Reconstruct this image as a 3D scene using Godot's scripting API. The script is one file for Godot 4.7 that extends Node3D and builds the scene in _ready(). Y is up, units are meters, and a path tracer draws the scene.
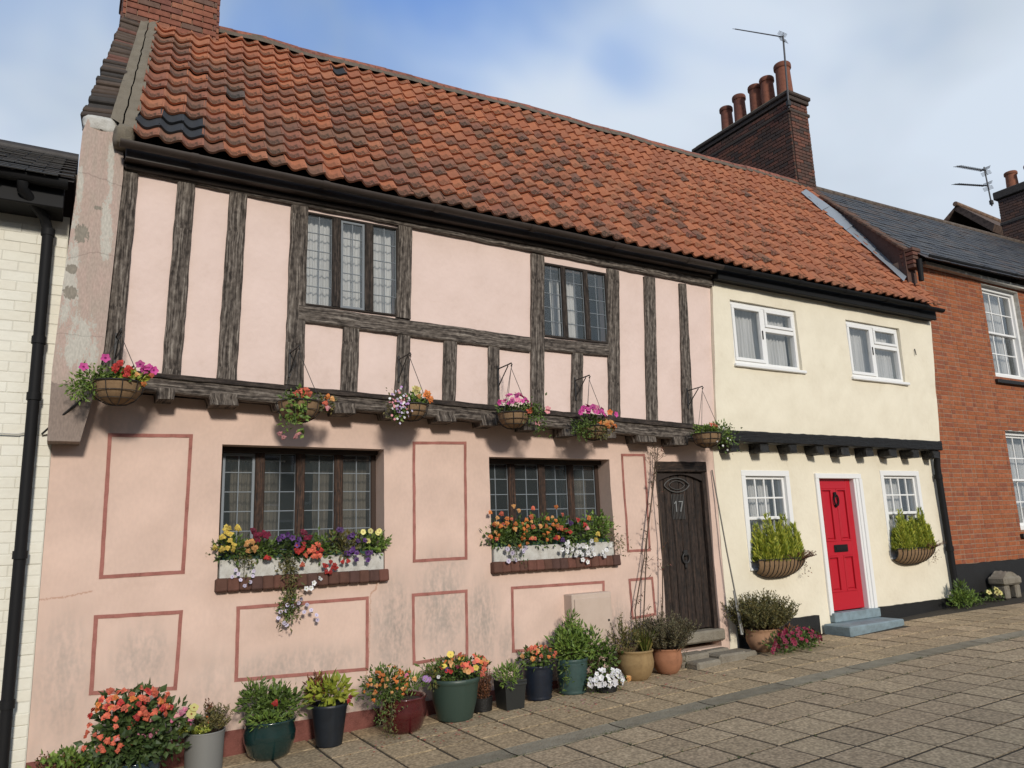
extends Node3D
# Timber-framed pink cottage, cream cottage and their neighbours along a paved street.
# x runs along the fronts (to the right), y up, z out of the fronts towards the viewer; metres.

const LENS := 760.0
const EYE := Vector3(0, 1.6, 6.95)
var view := Basis.from_euler(Vector3(deg_to_rad(11.155), deg_to_rad(-30.92), deg_to_rad(-2.11)))
var rng := RandomNumberGenerator.new()
var M := {}      # materials
var T := {}      # textures
var wob := FastNoiseLite.new()

# ---------- a picture point seen on a plane of the place
func ray(px: float, py: float) -> Vector3: return view * Vector3((px - 512.0) / LENS, -(py - 384.0) / LENS, -1)
func W(px: float, py: float, z := 0.0) -> Vector3:
	var d := ray(px, py); return EYE + d * ((z - EYE.z) / d.z)
func X(px: float, py: float, x: float) -> Vector3:
	var d := ray(px, py); return EYE + d * ((x - EYE.x) / d.x)
func gy(x: float) -> float: return -0.14 + 0.036 * x        # the street climbs gently to the right
func G(px: float, py: float) -> Vector3:
	var d := ray(px, py); return EYE + d * ((gy(0) - EYE.y) / (d.y - 0.036 * d.x))

# ---------- mesh builder
class Geo:
	var v := PackedVector3Array()
	var n := PackedVector3Array()
	var uv := PackedVector2Array()
	var c := PackedColorArray()
	var col := Color(1, 1, 1)
	func vert(p: Vector3, nn: Vector3, t := Vector2.ZERO):
		v.append(p); n.append(nn); uv.append(t); c.append(col)
	func tri(a: Vector3, b: Vector3, d: Vector3):      # counter-clockwise seen from outside
		var nn := (b - a).cross(d - a).normalized()
		vert(a, nn); vert(d, nn); vert(b, nn)
	func quad(a: Vector3, b: Vector3, d: Vector3, e: Vector3, t := []):
		var nn := (d - a).cross(e - b).normalized()
		if t.is_empty(): t = [Vector2.ZERO, Vector2.ZERO, Vector2.ZERO, Vector2.ZERO]
		vert(a, nn, t[0]); vert(d, nn, t[2]); vert(b, nn, t[1]); vert(a, nn, t[0]); vert(e, nn, t[3]); vert(d, nn, t[2])
	func quado(a: Vector3, b: Vector3, d: Vector3, e: Vector3, out: Vector3, t := []):
		if (d - a).cross(e - b).dot(out) < 0: quad(a, e, d, b, [t[0], t[3], t[2], t[1]] if t.size() == 4 else [])
		else: quad(a, b, d, e, t)
	func trio(a: Vector3, b: Vector3, d: Vector3, out: Vector3):
		if (b - a).cross(d - a).dot(out) < 0: tri(a, d, b)
		else: tri(a, b, d)
	func hexa(p: Array):     # p[0..3] one face round, p[4..7] the opposite face in the same order
		var m := Vector3.ZERO
		for q in p: m += q / 8.0
		for f in [[0, 1, 2, 3], [4, 5, 6, 7], [0, 1, 5, 4], [1, 2, 6, 5], [2, 3, 7, 6], [3, 0, 4, 7]]:
			var mid: Vector3 = (p[f[0]] + p[f[1]] + p[f[2]] + p[f[3]]) / 4.0
			quado(p[f[0]], p[f[1]], p[f[2]], p[f[3]], mid - m)
	func box(a: Vector3, b: Vector3):
		hexa([a, Vector3(b.x, a.y, a.z), Vector3(b.x, b.y, a.z), Vector3(a.x, b.y, a.z), Vector3(a.x, a.y, b.z), Vector3(b.x, a.y, b.z), b, Vector3(a.x, b.y, b.z)])
	func cbox(t: Transform3D, size: Vector3, ch: float):     # chamfered box
		var h := size / 2.0
		var P := func(s: Vector3, ax: int) -> Vector3:
			var q := Vector3(h.x - (0.0 if ax == 0 else ch), h.y - (0.0 if ax == 1 else ch), h.z - (0.0 if ax == 2 else ch))
			return t * (q * s)
		for ax in 3:
			var u := (ax + 1) % 3
			var w := (ax + 2) % 3
			for s in [-1.0, 1.0]:
				var q := []
				for k in [[-1.0, -1.0], [1.0, -1.0], [1.0, 1.0], [-1.0, 1.0]]:
					var sg := Vector3.ZERO
					sg[ax] = s; sg[u] = k[0]; sg[w] = k[1]
					q.append(P.call(sg, ax))
				var o := Vector3.ZERO
				o[ax] = s
				quado(q[0], q[1], q[2], q[3], t.basis * o)
			for su in [-1.0, 1.0]:
				for sw in [-1.0, 1.0]:
					var a := Vector3.ZERO; a[u] = su; a[w] = sw; a[ax] = -1
					var b := a; b[ax] = 1
					var o2 := a; o2[ax] = 0
					quado(P.call(a, u), P.call(b, u), P.call(b, w), P.call(a, w), t.basis * o2)
		for sx in [-1.0, 1.0]:
			for sy in [-1.0, 1.0]:
				for sz in [-1.0, 1.0]:
					var s3 := Vector3(sx, sy, sz)
					trio(P.call(s3, 0), P.call(s3, 1), P.call(s3, 2), t.basis * s3)
	func bbox(a: Vector3, b: Vector3, ch := 0.006): cbox(Transform3D(Basis(), (a + b) / 2.0), (b - a).abs(), ch)
	func grid(nu: int, nv: int, f: Callable, uvscale := Vector2.ONE, flip := false):      # smooth sheet
		var p := []
		for j in nv + 1:
			var row := []
			for i in nu + 1: row.append(f.call(float(i) / nu, float(j) / nv))
			p.append(row)
		var nn := []
		for j in nv + 1:
			var row := []
			for i in nu + 1:
				var du: Vector3 = p[j][mini(i + 1, nu)] - p[j][maxi(i - 1, 0)]
				var dv: Vector3 = p[mini(j + 1, nv)][i] - p[maxi(j - 1, 0)][i]
				row.append((du.cross(dv) * (-1.0 if flip else 1.0)).normalized())
			nn.append(row)
		for j in nv:
			for i in nu:
				var q := [[j, i], [j, i + 1], [j + 1, i + 1], [j + 1, i]]
				var order := [0, 1, 2, 0, 2, 3] if flip else [0, 2, 1, 0, 3, 2]
				for k in order: vert(p[q[k][0]][q[k][1]], nn[q[k][0]][q[k][1]], Vector2(float(q[k][1]) / nu, float(q[k][0]) / nv) * uvscale)
	func lathe(prof: Array, segs := 24, at := Vector3.ZERO):
		var f := func(u: float, w: float) -> Vector3:
			var k := w * (prof.size() - 1)
			var i := mini(int(k), prof.size() - 2)
			var q: Vector2 = prof[i].lerp(prof[i + 1], k - i)
			return at + Vector3(sin(u * TAU) * q.x, q.y, cos(u * TAU) * q.x)
		grid(segs, prof.size() - 1, f, Vector2.ONE, false)
	func tube(pts: Array, r0: float, r1 := -1.0, sides := 6):
		if r1 < 0: r1 = r0
		var rings := []
		var up := Vector3.UP
		for i in pts.size():
			var d: Vector3 = (pts[mini(i + 1, pts.size() - 1)] - pts[maxi(i - 1, 0)]).normalized()
			var a := d.cross(up)
			if a.length() < 0.05: a = d.cross(Vector3.RIGHT)
			a = a.normalized()
			up = a.cross(d).normalized()
			var r := lerpf(r0, r1, float(i) / maxi(1, pts.size() - 1))
			var ring := []
			for k in sides: ring.append([pts[i] + (a * cos(TAU * k / sides) + up * sin(TAU * k / sides)) * r, a * cos(TAU * k / sides) + up * sin(TAU * k / sides)])
			rings.append(ring)
		for i in pts.size() - 1:
			for k in sides:
				var k2 := (k + 1) % sides
				for q in [[i, k], [i, k2], [i + 1, k2], [i, k], [i + 1, k2], [i + 1, k]]: vert(rings[q[0]][q[1]][0], rings[q[0]][q[1]][1])
		for e in [0, pts.size() - 1]:
			for k in range(1, sides - 1): trio(rings[e][0][0], rings[e][k][0], rings[e][k + 1][0], pts[e] - pts[1 if e == 0 else e - 1])
	func leaf(p: Vector3, d: Vector3, side: Vector3, l: float, w: float, fold := 0.25):
		var nn := side.cross(d).normalized()
		var m := p + d * l * 0.45 - nn * w * fold
		var t := p + d * l - nn * l * 0.12
		var a := p + d * l * 0.42 + side * w * 0.5
		var b := p + d * l * 0.42 - side * w * 0.5
		tri(p, m, a); tri(a, m, t); tri(p, b, m); tri(m, b, t)
	func blade(p: Vector3, d: Vector3, side: Vector3, l: float, w: float, droop: float):
		var m := p + d * l * 0.55
		var t := p + d * l + Vector3(0, -droop * l, 0)
		quad(p - side * w * 0.5, p + side * w * 0.5, m + side * w * 0.4, m - side * w * 0.4); tri(m - side * w * 0.4, m + side * w * 0.4, t)
	func mesh() -> ArrayMesh:
		var a := []
		a.resize(Mesh.ARRAY_MAX)
		a[Mesh.ARRAY_VERTEX] = v; a[Mesh.ARRAY_NORMAL] = n; a[Mesh.ARRAY_TEX_UV] = uv; a[Mesh.ARRAY_COLOR] = c
		var m := ArrayMesh.new()
		m.add_surface_from_arrays(Mesh.PRIMITIVE_TRIANGLES, a)
		return m

# ---------- objects
func part(called: String, parent: Node, g, m: Material, xf := Transform3D()) -> MeshInstance3D:
	var o := MeshInstance3D.new()
	o.name = called
	o.mesh = g.mesh() if g is Geo else g
	o.material_override = m
	o.transform = xf
	parent.add_child(o, true)
	return o
func hub(called: String, parent: Node, at := Vector3.ZERO) -> Node3D:
	var o := Node3D.new()
	o.name = called; o.position = at
	parent.add_child(o, true)
	return o
var taken := {}
func thing(called: String, label: String, category: String, at := Vector3.ZERO, group := "") -> Node3D:
	var o := Node3D.new()
	taken[called] = taken.get(called, -1) + 1
	o.name = called if taken[called] == 0 else "%s_%03d" % [called, taken[called]]
	o.position = at
	add_child(o, true)
	o.set_meta("label", label); o.set_meta("category", category)
	if group: o.set_meta("group", group)
	return o
func structure(called: String, at := Vector3.ZERO) -> Node3D:
	var o := Node3D.new()
	o.name = called; o.position = at
	o.set_meta("kind", "structure")
	add_child(o, true)
	return o
func stuff(o: Node) -> Node: o.set_meta("kind", "stuff"); return o

# ---------- textures and materials
func noise_bytes(seed_: int, freq: float, size: int, oct := 4, type := FastNoiseLite.TYPE_SIMPLEX_SMOOTH) -> PackedByteArray:
	var f := FastNoiseLite.new()
	f.seed = seed_; f.frequency = freq; f.noise_type = type; f.fractal_octaves = oct
	var im := f.get_seamless_image(size, size)
	im.convert(Image.FORMAT_L8)
	return im.get_data()
func tex_from(size_x: int, size_y: int, data: PackedByteArray, format := Image.FORMAT_RGB8) -> ImageTexture:
	var im := Image.create_from_data(size_x, size_y, false, format, data)
	im.generate_mipmaps()
	return ImageTexture.create_from_image(im)
func normal_from(size: int, h: PackedByteArray, strength: float) -> ImageTexture:
	var im := Image.create_from_data(size, size, false, Image.FORMAT_L8, h)
	im.convert(Image.FORMAT_RGBA8)
	im.bump_map_to_normal_map(strength)
	return ImageTexture.create_from_image(im)
func ramp_tex(size: int, layers: Array, stops: Array) -> ImageTexture:     # layers: [bytes, weight]; stops: sRGB colours evenly spaced
	var lut := PackedByteArray()
	for i in 256:
		var k := i / 255.0 * (stops.size() - 1)
		var j := mini(int(k), stops.size() - 2)
		var cc: Color = stops[j].lerp(stops[j + 1], k - j)
		lut.append(cc.r8); lut.append(cc.g8); lut.append(cc.b8)
	var out := PackedByteArray()
	out.resize(size * size * 3)
	for i in size * size:
		var s := 0.0
		for l in layers: s += l[0][i] * l[1]
		var q := clampi(int(s), 0, 255) * 3
		out[i * 3] = lut[q]; out[i * 3 + 1] = lut[q + 1]; out[i * 3 + 2] = lut[q + 2]
	return tex_from(size, size, out)
func lin(r: float, g: float, b: float) -> Color: return Color(r, g, b).linear_to_srgb()      # real-world base colour
func paint(color: Color, rough := 0.85, tex: Texture2D = null, scale := 1.0, bump: Texture2D = null, bump_k := 0.5) -> StandardMaterial3D:
	var m := StandardMaterial3D.new()
	m.albedo_color = color; m.roughness = rough
	if tex: m.albedo_texture = tex
	if bump: m.normal_enabled = true; m.normal_texture = bump; m.normal_scale = bump_k
	if tex or bump:
		m.uv1_triplanar = true; m.uv1_world_triplanar = true; m.uv1_scale = Vector3.ONE * scale
	return m
func metal(color: Color, rough: float, metallic := 0.8) -> StandardMaterial3D:
	var m := paint(color, rough); m.metallic = metallic; return m

func make_materials():
	var fine := noise_bytes(3, 0.09, 256, 3)
	var broad := noise_bytes(5, 0.012, 256, 4)
	var cell := noise_bytes(7, 0.12, 256, 1, FastNoiseLite.TYPE_CELLULAR)
	var grit := noise_bytes(9, 0.35, 256, 2)
	var speck := noise_bytes(10, 0.30, 256, 1, FastNoiseLite.TYPE_VALUE)
	T.mottle = ramp_tex(256, [[broad, 0.55], [fine, 0.3], [grit, 0.15]], [Color(0.62, 0.6, 0.58), Color(0.86, 0.85, 0.84), Color(0.95, 0.95, 0.95), Color(1, 1, 1)])
	T.plaster = ramp_tex(256, [[broad, 0.6], [fine, 0.25], [grit, 0.15]], [Color(0.92, 0.91, 0.895), Color(0.97, 0.967, 0.963), Color(0.99, 0.99, 0.99), Color(1, 1, 1)])
	T.tile = ramp_tex(256, [[broad, 0.5], [fine, 0.4], [grit, 0.1]], [Color(0.30, 0.31, 0.27), Color(0.40, 0.385, 0.34), Color(0.60, 0.565, 0.53), Color(0.93, 0.92, 0.91), Color(1, 1, 1), Color(1, 1, 1), Color(1, 1, 1)])
	T.aggregate = ramp_tex(256, [[speck, 0.72], [cell, 0.22], [broad, 0.06]], [Color(0.60, 0.585, 0.56), Color(0.71, 0.70, 0.68), Color(0.83, 0.82, 0.80), Color(0.94, 0.93, 0.915), Color(1, 1, 1)])
	T.rough_n = normal_from(256, fine, 3.0)
	T.grit_n = normal_from(256, grit, 3.0)
	# timber: grain drawn out along v
	var wood := PackedByteArray(); var woodh := PackedByteArray(); var door := PackedByteArray()
	var g1 := noise_bytes(21, 0.05, 256, 4)
	var g2 := noise_bytes(22, 0.16, 256, 2)
	var dark := Color(0.16, 0.14, 0.125); var mid := Color(0.37, 0.345, 0.325); var pale := Color(0.585, 0.565, 0.54)
	for y in 512:
		for x in 256:
			var warp := int(g1[((y / 8) % 256) * 256 + 40] * 0.05)
			var a := g1[((y / 14) % 256) * 256 + (x + warp) % 256] / 255.0
			var b := g2[((y / 20) % 256) * 256 + (x * 2 + warp) % 256] / 255.0
			var k := g1[((y / 2 + 90) % 256) * 256 + (x / 2) % 256] / 255.0
			var s := clampf(a * 0.62 + b * 0.48 + k * 0.40 - 0.27, 0, 1)
			var cc := dark.lerp(mid, smoothstep(0.22, 0.5, s)).lerp(pale, smoothstep(0.5, 0.85, s))
			wood.append(cc.r8); wood.append(cc.g8); wood.append(cc.b8)
			woodh.append(clampi(int(s * 255), 0, 255))
	T.wood = tex_from(256, 512, wood)
	var wi := Image.create_from_data(256, 512, false, Image.FORMAT_L8, woodh)
	wi.convert(Image.FORMAT_RGBA8); wi.bump_map_to_normal_map(5.0)
	T.wood_n = ImageTexture.create_from_image(wi)
	var timber := func(tint: Color, rough: float) -> StandardMaterial3D:
		var m := paint(tint, rough); m.albedo_texture = T.wood; m.normal_enabled = true; m.normal_texture = T.wood_n; m.normal_scale = 0.9; return m
	M.timber = timber.call(Color(0.97, 0.945, 0.92), 0.92)
	M.timber_dark = timber.call(Color(0.58, 0.53, 0.50), 0.88)
	M.oak = timber.call(Color(0.62, 0.46, 0.36), 0.7)
	M.door_wood = timber.call(Color(0.50, 0.41, 0.36), 0.75)
	M.black_beam = timber.call(Color(0.22, 0.21, 0.21), 0.6)
	M.pink = paint(lin(0.745, 0.585, 0.525), 0.92, T.plaster, 0.6, T.rough_n, 0.12)
	M.gable_pink = paint(lin(0.50, 0.35, 0.31), 0.95, T.mottle, 1.1, T.rough_n, 0.9)
	M.cream = paint(lin(0.80, 0.735, 0.59), 0.9, T.plaster, 0.5, T.rough_n, 0.08)
	M.border = paint(lin(0.41, 0.165, 0.135), 0.9, T.mottle, 2.0)
	M.plinth_red = paint(lin(0.22, 0.075, 0.06), 0.85, T.mottle, 2.0, T.rough_n, 0.5)
	M.plinth_black = paint(lin(0.012, 0.0115, 0.0115), 0.6, T.mottle, 2.0, T.rough_n, 0.8)
	M.white_gloss = paint(lin(0.80, 0.80, 0.79), 0.35)
	M.old_white = paint(lin(0.62, 0.61, 0.57), 0.8, T.mottle, 3.0, T.rough_n, 0.5)
	M.red_door = paint(lin(0.47, 0.009, 0.022), 0.42)
	M.black_gloss = paint(lin(0.014, 0.014, 0.015), 0.6); M.black_gloss.metallic_specular = 0.25
	M.gutter_brown = paint(lin(0.045, 0.032, 0.026), 0.55, T.mottle, 3.0)
	M.iron = paint(lin(0.022, 0.020, 0.019), 0.55)
	M.grey_iron = metal(lin(0.11, 0.105, 0.10), 0.6, 0.4)
	M.lead = metal(lin(0.30, 0.33, 0.37), 0.55, 0.4)
	M.lead_came = paint(lin(0.17, 0.19, 0.21), 0.6)
	M.came_pale = paint(lin(0.20, 0.225, 0.25), 0.6)
	M.aluminium = paint(lin(0.07, 0.07, 0.075), 0.6)
	M.old_mortar = paint(lin(0.15, 0.12, 0.09), 0.95, T.mottle, 4.0, T.rough_n, 1.0)
	M.cement = paint(lin(0.21, 0.18, 0.135), 0.95, T.mottle, 2.5, T.rough_n, 1.0)
	M.mortar = paint(lin(0.34, 0.215, 0.145), 0.95, T.mottle, 2.0)
	M.cream_mortar = paint(lin(0.66, 0.64, 0.56), 0.95, T.plaster, 0.7)
	M.soot_mortar = paint(lin(0.10, 0.085, 0.07), 0.95, T.mottle, 2.0)
	M.stone = paint(lin(0.27, 0.24, 0.19), 0.95, T.mottle, 1.7, T.rough_n, 1.0)
	M.blue_step = paint(lin(0.24, 0.32, 0.36), 0.75, T.mottle, 2.0)
	M.interior = paint(lin(0.10, 0.085, 0.07), 0.95)
	M.net = paint(lin(0.52, 0.52, 0.51), 0.9); M.net.backlight_enabled = true; M.net.backlight = Color(0.5, 0.5, 0.5)
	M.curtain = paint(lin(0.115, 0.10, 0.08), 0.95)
	M.soil = paint(lin(0.035, 0.025, 0.018), 1.0, T.mottle, 6.0)
	M.coir = paint(lin(0.29, 0.185, 0.10), 1.0, T.mottle, 9.0, T.rough_n, 1.0)
	M.glass = paint(Color(0.75, 0.82, 0.84, 0.03), 0.02)
	M.glass.transparency = BaseMaterial3D.TRANSPARENCY_ALPHA
	M.glass.metallic_specular = 0.6
	M.leafy = paint(Color.WHITE, 0.55); M.leafy.vertex_color_use_as_albedo = true; M.leafy.backlight_enabled = true; M.leafy.backlight = Color(0.35, 0.4, 0.2)
	M.petal = paint(Color.WHITE, 0.6); M.petal.vertex_color_use_as_albedo = true; M.petal.backlight_enabled = true; M.petal.backlight = Color(0.35, 0.3, 0.3)
	M.vc_painted = paint(Color.WHITE, 0.8, T.plaster, 0.7, T.rough_n, 0.15); M.vc_painted.vertex_color_use_as_albedo = true
	M.vc_brick = paint(Color.WHITE, 0.92, T.mottle, 4.0, T.rough_n, 0.7); M.vc_brick.vertex_color_use_as_albedo = true
	M.vc_tile = paint(Color.WHITE, 0.85, T.tile, 2.9, T.rough_n, 0.5); M.vc_tile.vertex_color_use_as_albedo = true
	M.pantile = paint(Color.WHITE, 0.88); M.pantile.albedo_texture = lichen_atlas(); M.pantile.vertex_color_use_as_albedo = true
	M.vc_slate = paint(Color.WHITE, 0.6, T.mottle, 3.0, T.rough_n, 0.4); M.vc_slate.vertex_color_use_as_albedo = true
	M.vc_slab = paint(Color.WHITE, 0.93, T.aggregate, 0.95, T.grit_n, 0.3); M.vc_slab.vertex_color_use_as_albedo = true
func lichen_atlas() -> ImageTexture:       # four fired-clay faces side by side, from clean to crusted with lichen
	var a := noise_bytes(61, 0.02, 256, 4); var b := noise_bytes(62, 0.09, 256, 3)
	var w := 512; var h := 128
	var out := PackedByteArray(); out.resize(w * h * 3)
	for j in h:
		for i in w:
			var k := i / 128
			var u := (i % 128) / 127.0; var v := float(j) / h
			var n: float = a[((j * 2) % 256) * 256 + (i * 2) % 256] / 255.0; var f: float = b[((j * 2) % 256) * 256 + (i * 2) % 256] / 255.0
			var blot: float = 1.15 - pow((u - 0.5) / 0.42, 2.0) - pow((v - 0.80) / 0.30, 2.0) + (n - 0.5) * 2.6 + (f - 0.5) * 1.2
			var mask: float = smoothstep(0.25, 0.9, blot) * [0.12, 0.45, 0.8, 0.95][k]
			var c := Color(1, 1, 1).lerp(Color(0.50, 0.535, 0.47), mask) * (0.84 + 0.13 * n + 0.1 * (f - 0.5))
			var q := (j * w + i) * 3
			out[q] = clampi(int(c.r * 255), 0, 255); out[q + 1] = clampi(int(c.g * 255), 0, 255); out[q + 2] = clampi(int(c.b * 255), 0, 255)
	return tex_from(w, h, out)
var tinted := {}
func tint(base: StandardMaterial3D, c: Color) -> StandardMaterial3D:      # the same surface in another base colour (linear)
	var key := "%s %s" % [base.get_instance_id(), c]
	if not tinted.has(key):
		var m: StandardMaterial3D = base.duplicate()
		m.vertex_color_use_as_albedo = false
		m.albedo_color = c.linear_to_srgb()
		tinted[key] = m
	return tinted[key]

# plaster of the ground-floor wall: paint, trowelling and the grey damp streaks seen near its foot
const WX0 := -0.1
const WX1 := 7.15
const WY0 := -0.3
const WY1 := 3.0
func make_pink_wall_material():
	var broad := noise_bytes(31, 0.010, 512, 4)
	var fine := noise_bytes(32, 0.10, 512, 3)
	var streak := noise_bytes(33, 0.045, 512, 4)
	var dirt := [[0.12, 0.65, 0.2, 0.55, 0.5], [0.66, 0.72, 0.25, 0.3, 0.55], [0.66, 0.2, 0.3, 0.25, 0.3], [1.9, 0.55, 0.7, 0.16, 0.55], [2.78, 0.78, 0.22, 0.5, 0.85], [3.28, 0.95, 0.3, 0.5, 0.75], [3.72, 0.75, 0.2, 0.45, 0.75], [3.3, 1.33, 0.28, 0.16, 0.5],
		[4.0, 0.5, 0.15, 0.3, 0.5], [5.42, 0.55, 0.15, 0.3, 0.8], [5.6, 0.35, 0.4, 0.2, 0.7], [3.5, 0.12, 4.0, 0.18, 0.6], [0.3, 2.6, 0.5, 0.2, 0.35], [6.05, 0.5, 0.1, 0.4, 0.6], [1.2, 0.4, 0.25, 0.4, 0.35]]
	var w := 1024
	var h := 512
	var out := PackedByteArray()
	out.resize(w * h * 3)
	var base := lin(0.715, 0.525, 0.435)
	var grime := lin(0.33, 0.285, 0.25)
	for j in h:
		var y := lerpf(WY1, WY0, (j + 0.5) / h)
		for i in w:
			var x := lerpf(WX0, WX1, (i + 0.5) / w)
			var k := 0.0
			for d in dirt:
				var ax: float = absf(x - d[0]) / d[2]
				if ax < 1.6:
					var ay: float = absf(y - d[1]) / d[3]
					if ay < 1.6: k = maxf(k, d[4] * (1.0 - smoothstep(0.2, 1.5, sqrt(ax * ax + ay * ay))))
			var bq := broad[(j % 512) * 512 + (i % 512)] / 255.0
			var fq := fine[(j % 512) * 512 + ((i * 2) % 512)] / 255.0
			var sq := streak[((j * 2 / 5) % 512) * 512 + ((i * 2 + int(bq * 9.0)) % 512)] / 255.0
			k *= smoothstep(0.18, 0.82, sq * 0.38 + fq * 0.42 + bq * 0.2) * 1.1
			var c := base.lerp(grime, clampf(k, 0, 1)) * (0.925 + 0.075 * bq + 0.035 * (fq - 0.5))
			var q := (j * w + i) * 3
			out[q] = clampi(int(c.r * 255), 0, 255); out[q + 1] = clampi(int(c.g * 255), 0, 255); out[q + 2] = clampi(int(c.b * 255), 0, 255)
	var im := Image.create_from_data(w, h, false, Image.FORMAT_RGB8, out)
	# hairline cracks
	for path in [[Vector2(2.62, 1.22), Vector2(2.6, 1.14), Vector2(2.55, 1.1), Vector2(2.54, 0.6), Vector2(2.5, 0.3)], [Vector2(-0.08, 1.24), Vector2(0.1, 1.25), Vector2(0.28, 1.28)], [Vector2(6.02, 2.5), Vector2(6.04, 2.2), Vector2(6.0, 1.6)]]:
		for s in path.size() - 1:
			for t in 200:
				var p: Vector2 = path[s].lerp(path[s + 1], t / 200.0) + Vector2(wob.get_noise_2d(t * 1.3, s * 31.0), wob.get_noise_2d(t * 1.7, 90.0)) * 0.01
				im.set_pixel(clampi(int((p.x - WX0) / (WX1 - WX0) * w), 0, w - 1), clampi(int((WY1 - p.y) / (WY1 - WY0) * h), 0, h - 1), Color(0.74, 0.60, 0.53))
	im.generate_mipmaps()
	var m := StandardMaterial3D.new()
	m.albedo_texture = ImageTexture.create_from_image(im)
	m.roughness = 0.92
	M.pink_wall = m

func make_gable_material():
	var n1 := noise_bytes(51, 0.022, 256, 4)
	var n2 := noise_bytes(52, 0.07, 256, 3)
	var w := 128; var h := 768
	var out := PackedByteArray(); out.resize(w * h * 3)
	var base := lin(0.46, 0.375, 0.315); var lime := lin(0.58, 0.545, 0.48); var bare := lin(0.28, 0.25, 0.205); var rose := lin(0.54, 0.40, 0.345)
	var spots := [[0.02, 4.10, 0.06, 0.09], [-0.03, 3.80, 0.045, 0.04], [-0.03, 3.60, 0.05, 0.06], [0.12, 4.35, 0.03, 0.02]]
	var pale := [[-0.04, 3.75, 0.06, 0.5], [0.20, 4.25, 0.045, 0.3], [0.19, 4.75, 0.03, 0.2], [0.06, 3.2, 0.15, 0.2], [-0.02, 4.45, 0.03, 0.2]]
	for j in h:
		var y := lerpf(5.15, 2.4, (j + 0.5) / h)
		for i in w:
			var x := lerpf(-0.13, 0.31, (i + 0.5) / w)
			var a := n1[((j / 2) % 256) * 256 + (i * 2) % 256] / 255.0
			var b := n2[((j) % 256) * 256 + (i * 3) % 256] / 255.0
			var c := base.lerp(rose, a) * (0.86 + 0.14 * b)
			if y < 2.86 + 0.05 * a + 0.1 * x: c = lin(0.30, 0.235, 0.20) * (0.84 + 0.18 * b)
			for q in pale:
				var d: float = pow((x - q[0]) / q[2], 2.0) + pow((y - q[1]) / q[3], 2.0)
				if d + (a - 0.5) * 2.2 + (b - 0.5) * 1.4 < 0.75: c = lime * (0.85 + 0.15 * b)
			for q in spots:
				var d: float = pow((x - q[0]) / q[2], 2.0) + pow((y - q[1]) / q[3], 2.0)
				if d + (a - 0.5) * 1.2 + (b - 0.5) < 0.8: c = bare * (0.85 + 0.2 * b)
			if absf(y - (3.9 + 0.06 * sin(x * 9.0) + 0.02 * a)) < 0.004 or absf(y - (4.62 - 0.2 * x + 0.03 * a)) < 0.005 or absf(y - (3.25 + 0.02 * a)) < 0.003: c = c * 0.88
			var k := (j * w + i) * 3
			out[k] = clampi(int(c.r * 255), 0, 255); out[k + 1] = clampi(int(c.g * 255), 0, 255); out[k + 2] = clampi(int(c.b * 255), 0, 255)
	var m := StandardMaterial3D.new()
	m.albedo_texture = tex_from(w, h, out)
	m.roughness = 0.95
	M.gable_front = m

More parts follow.
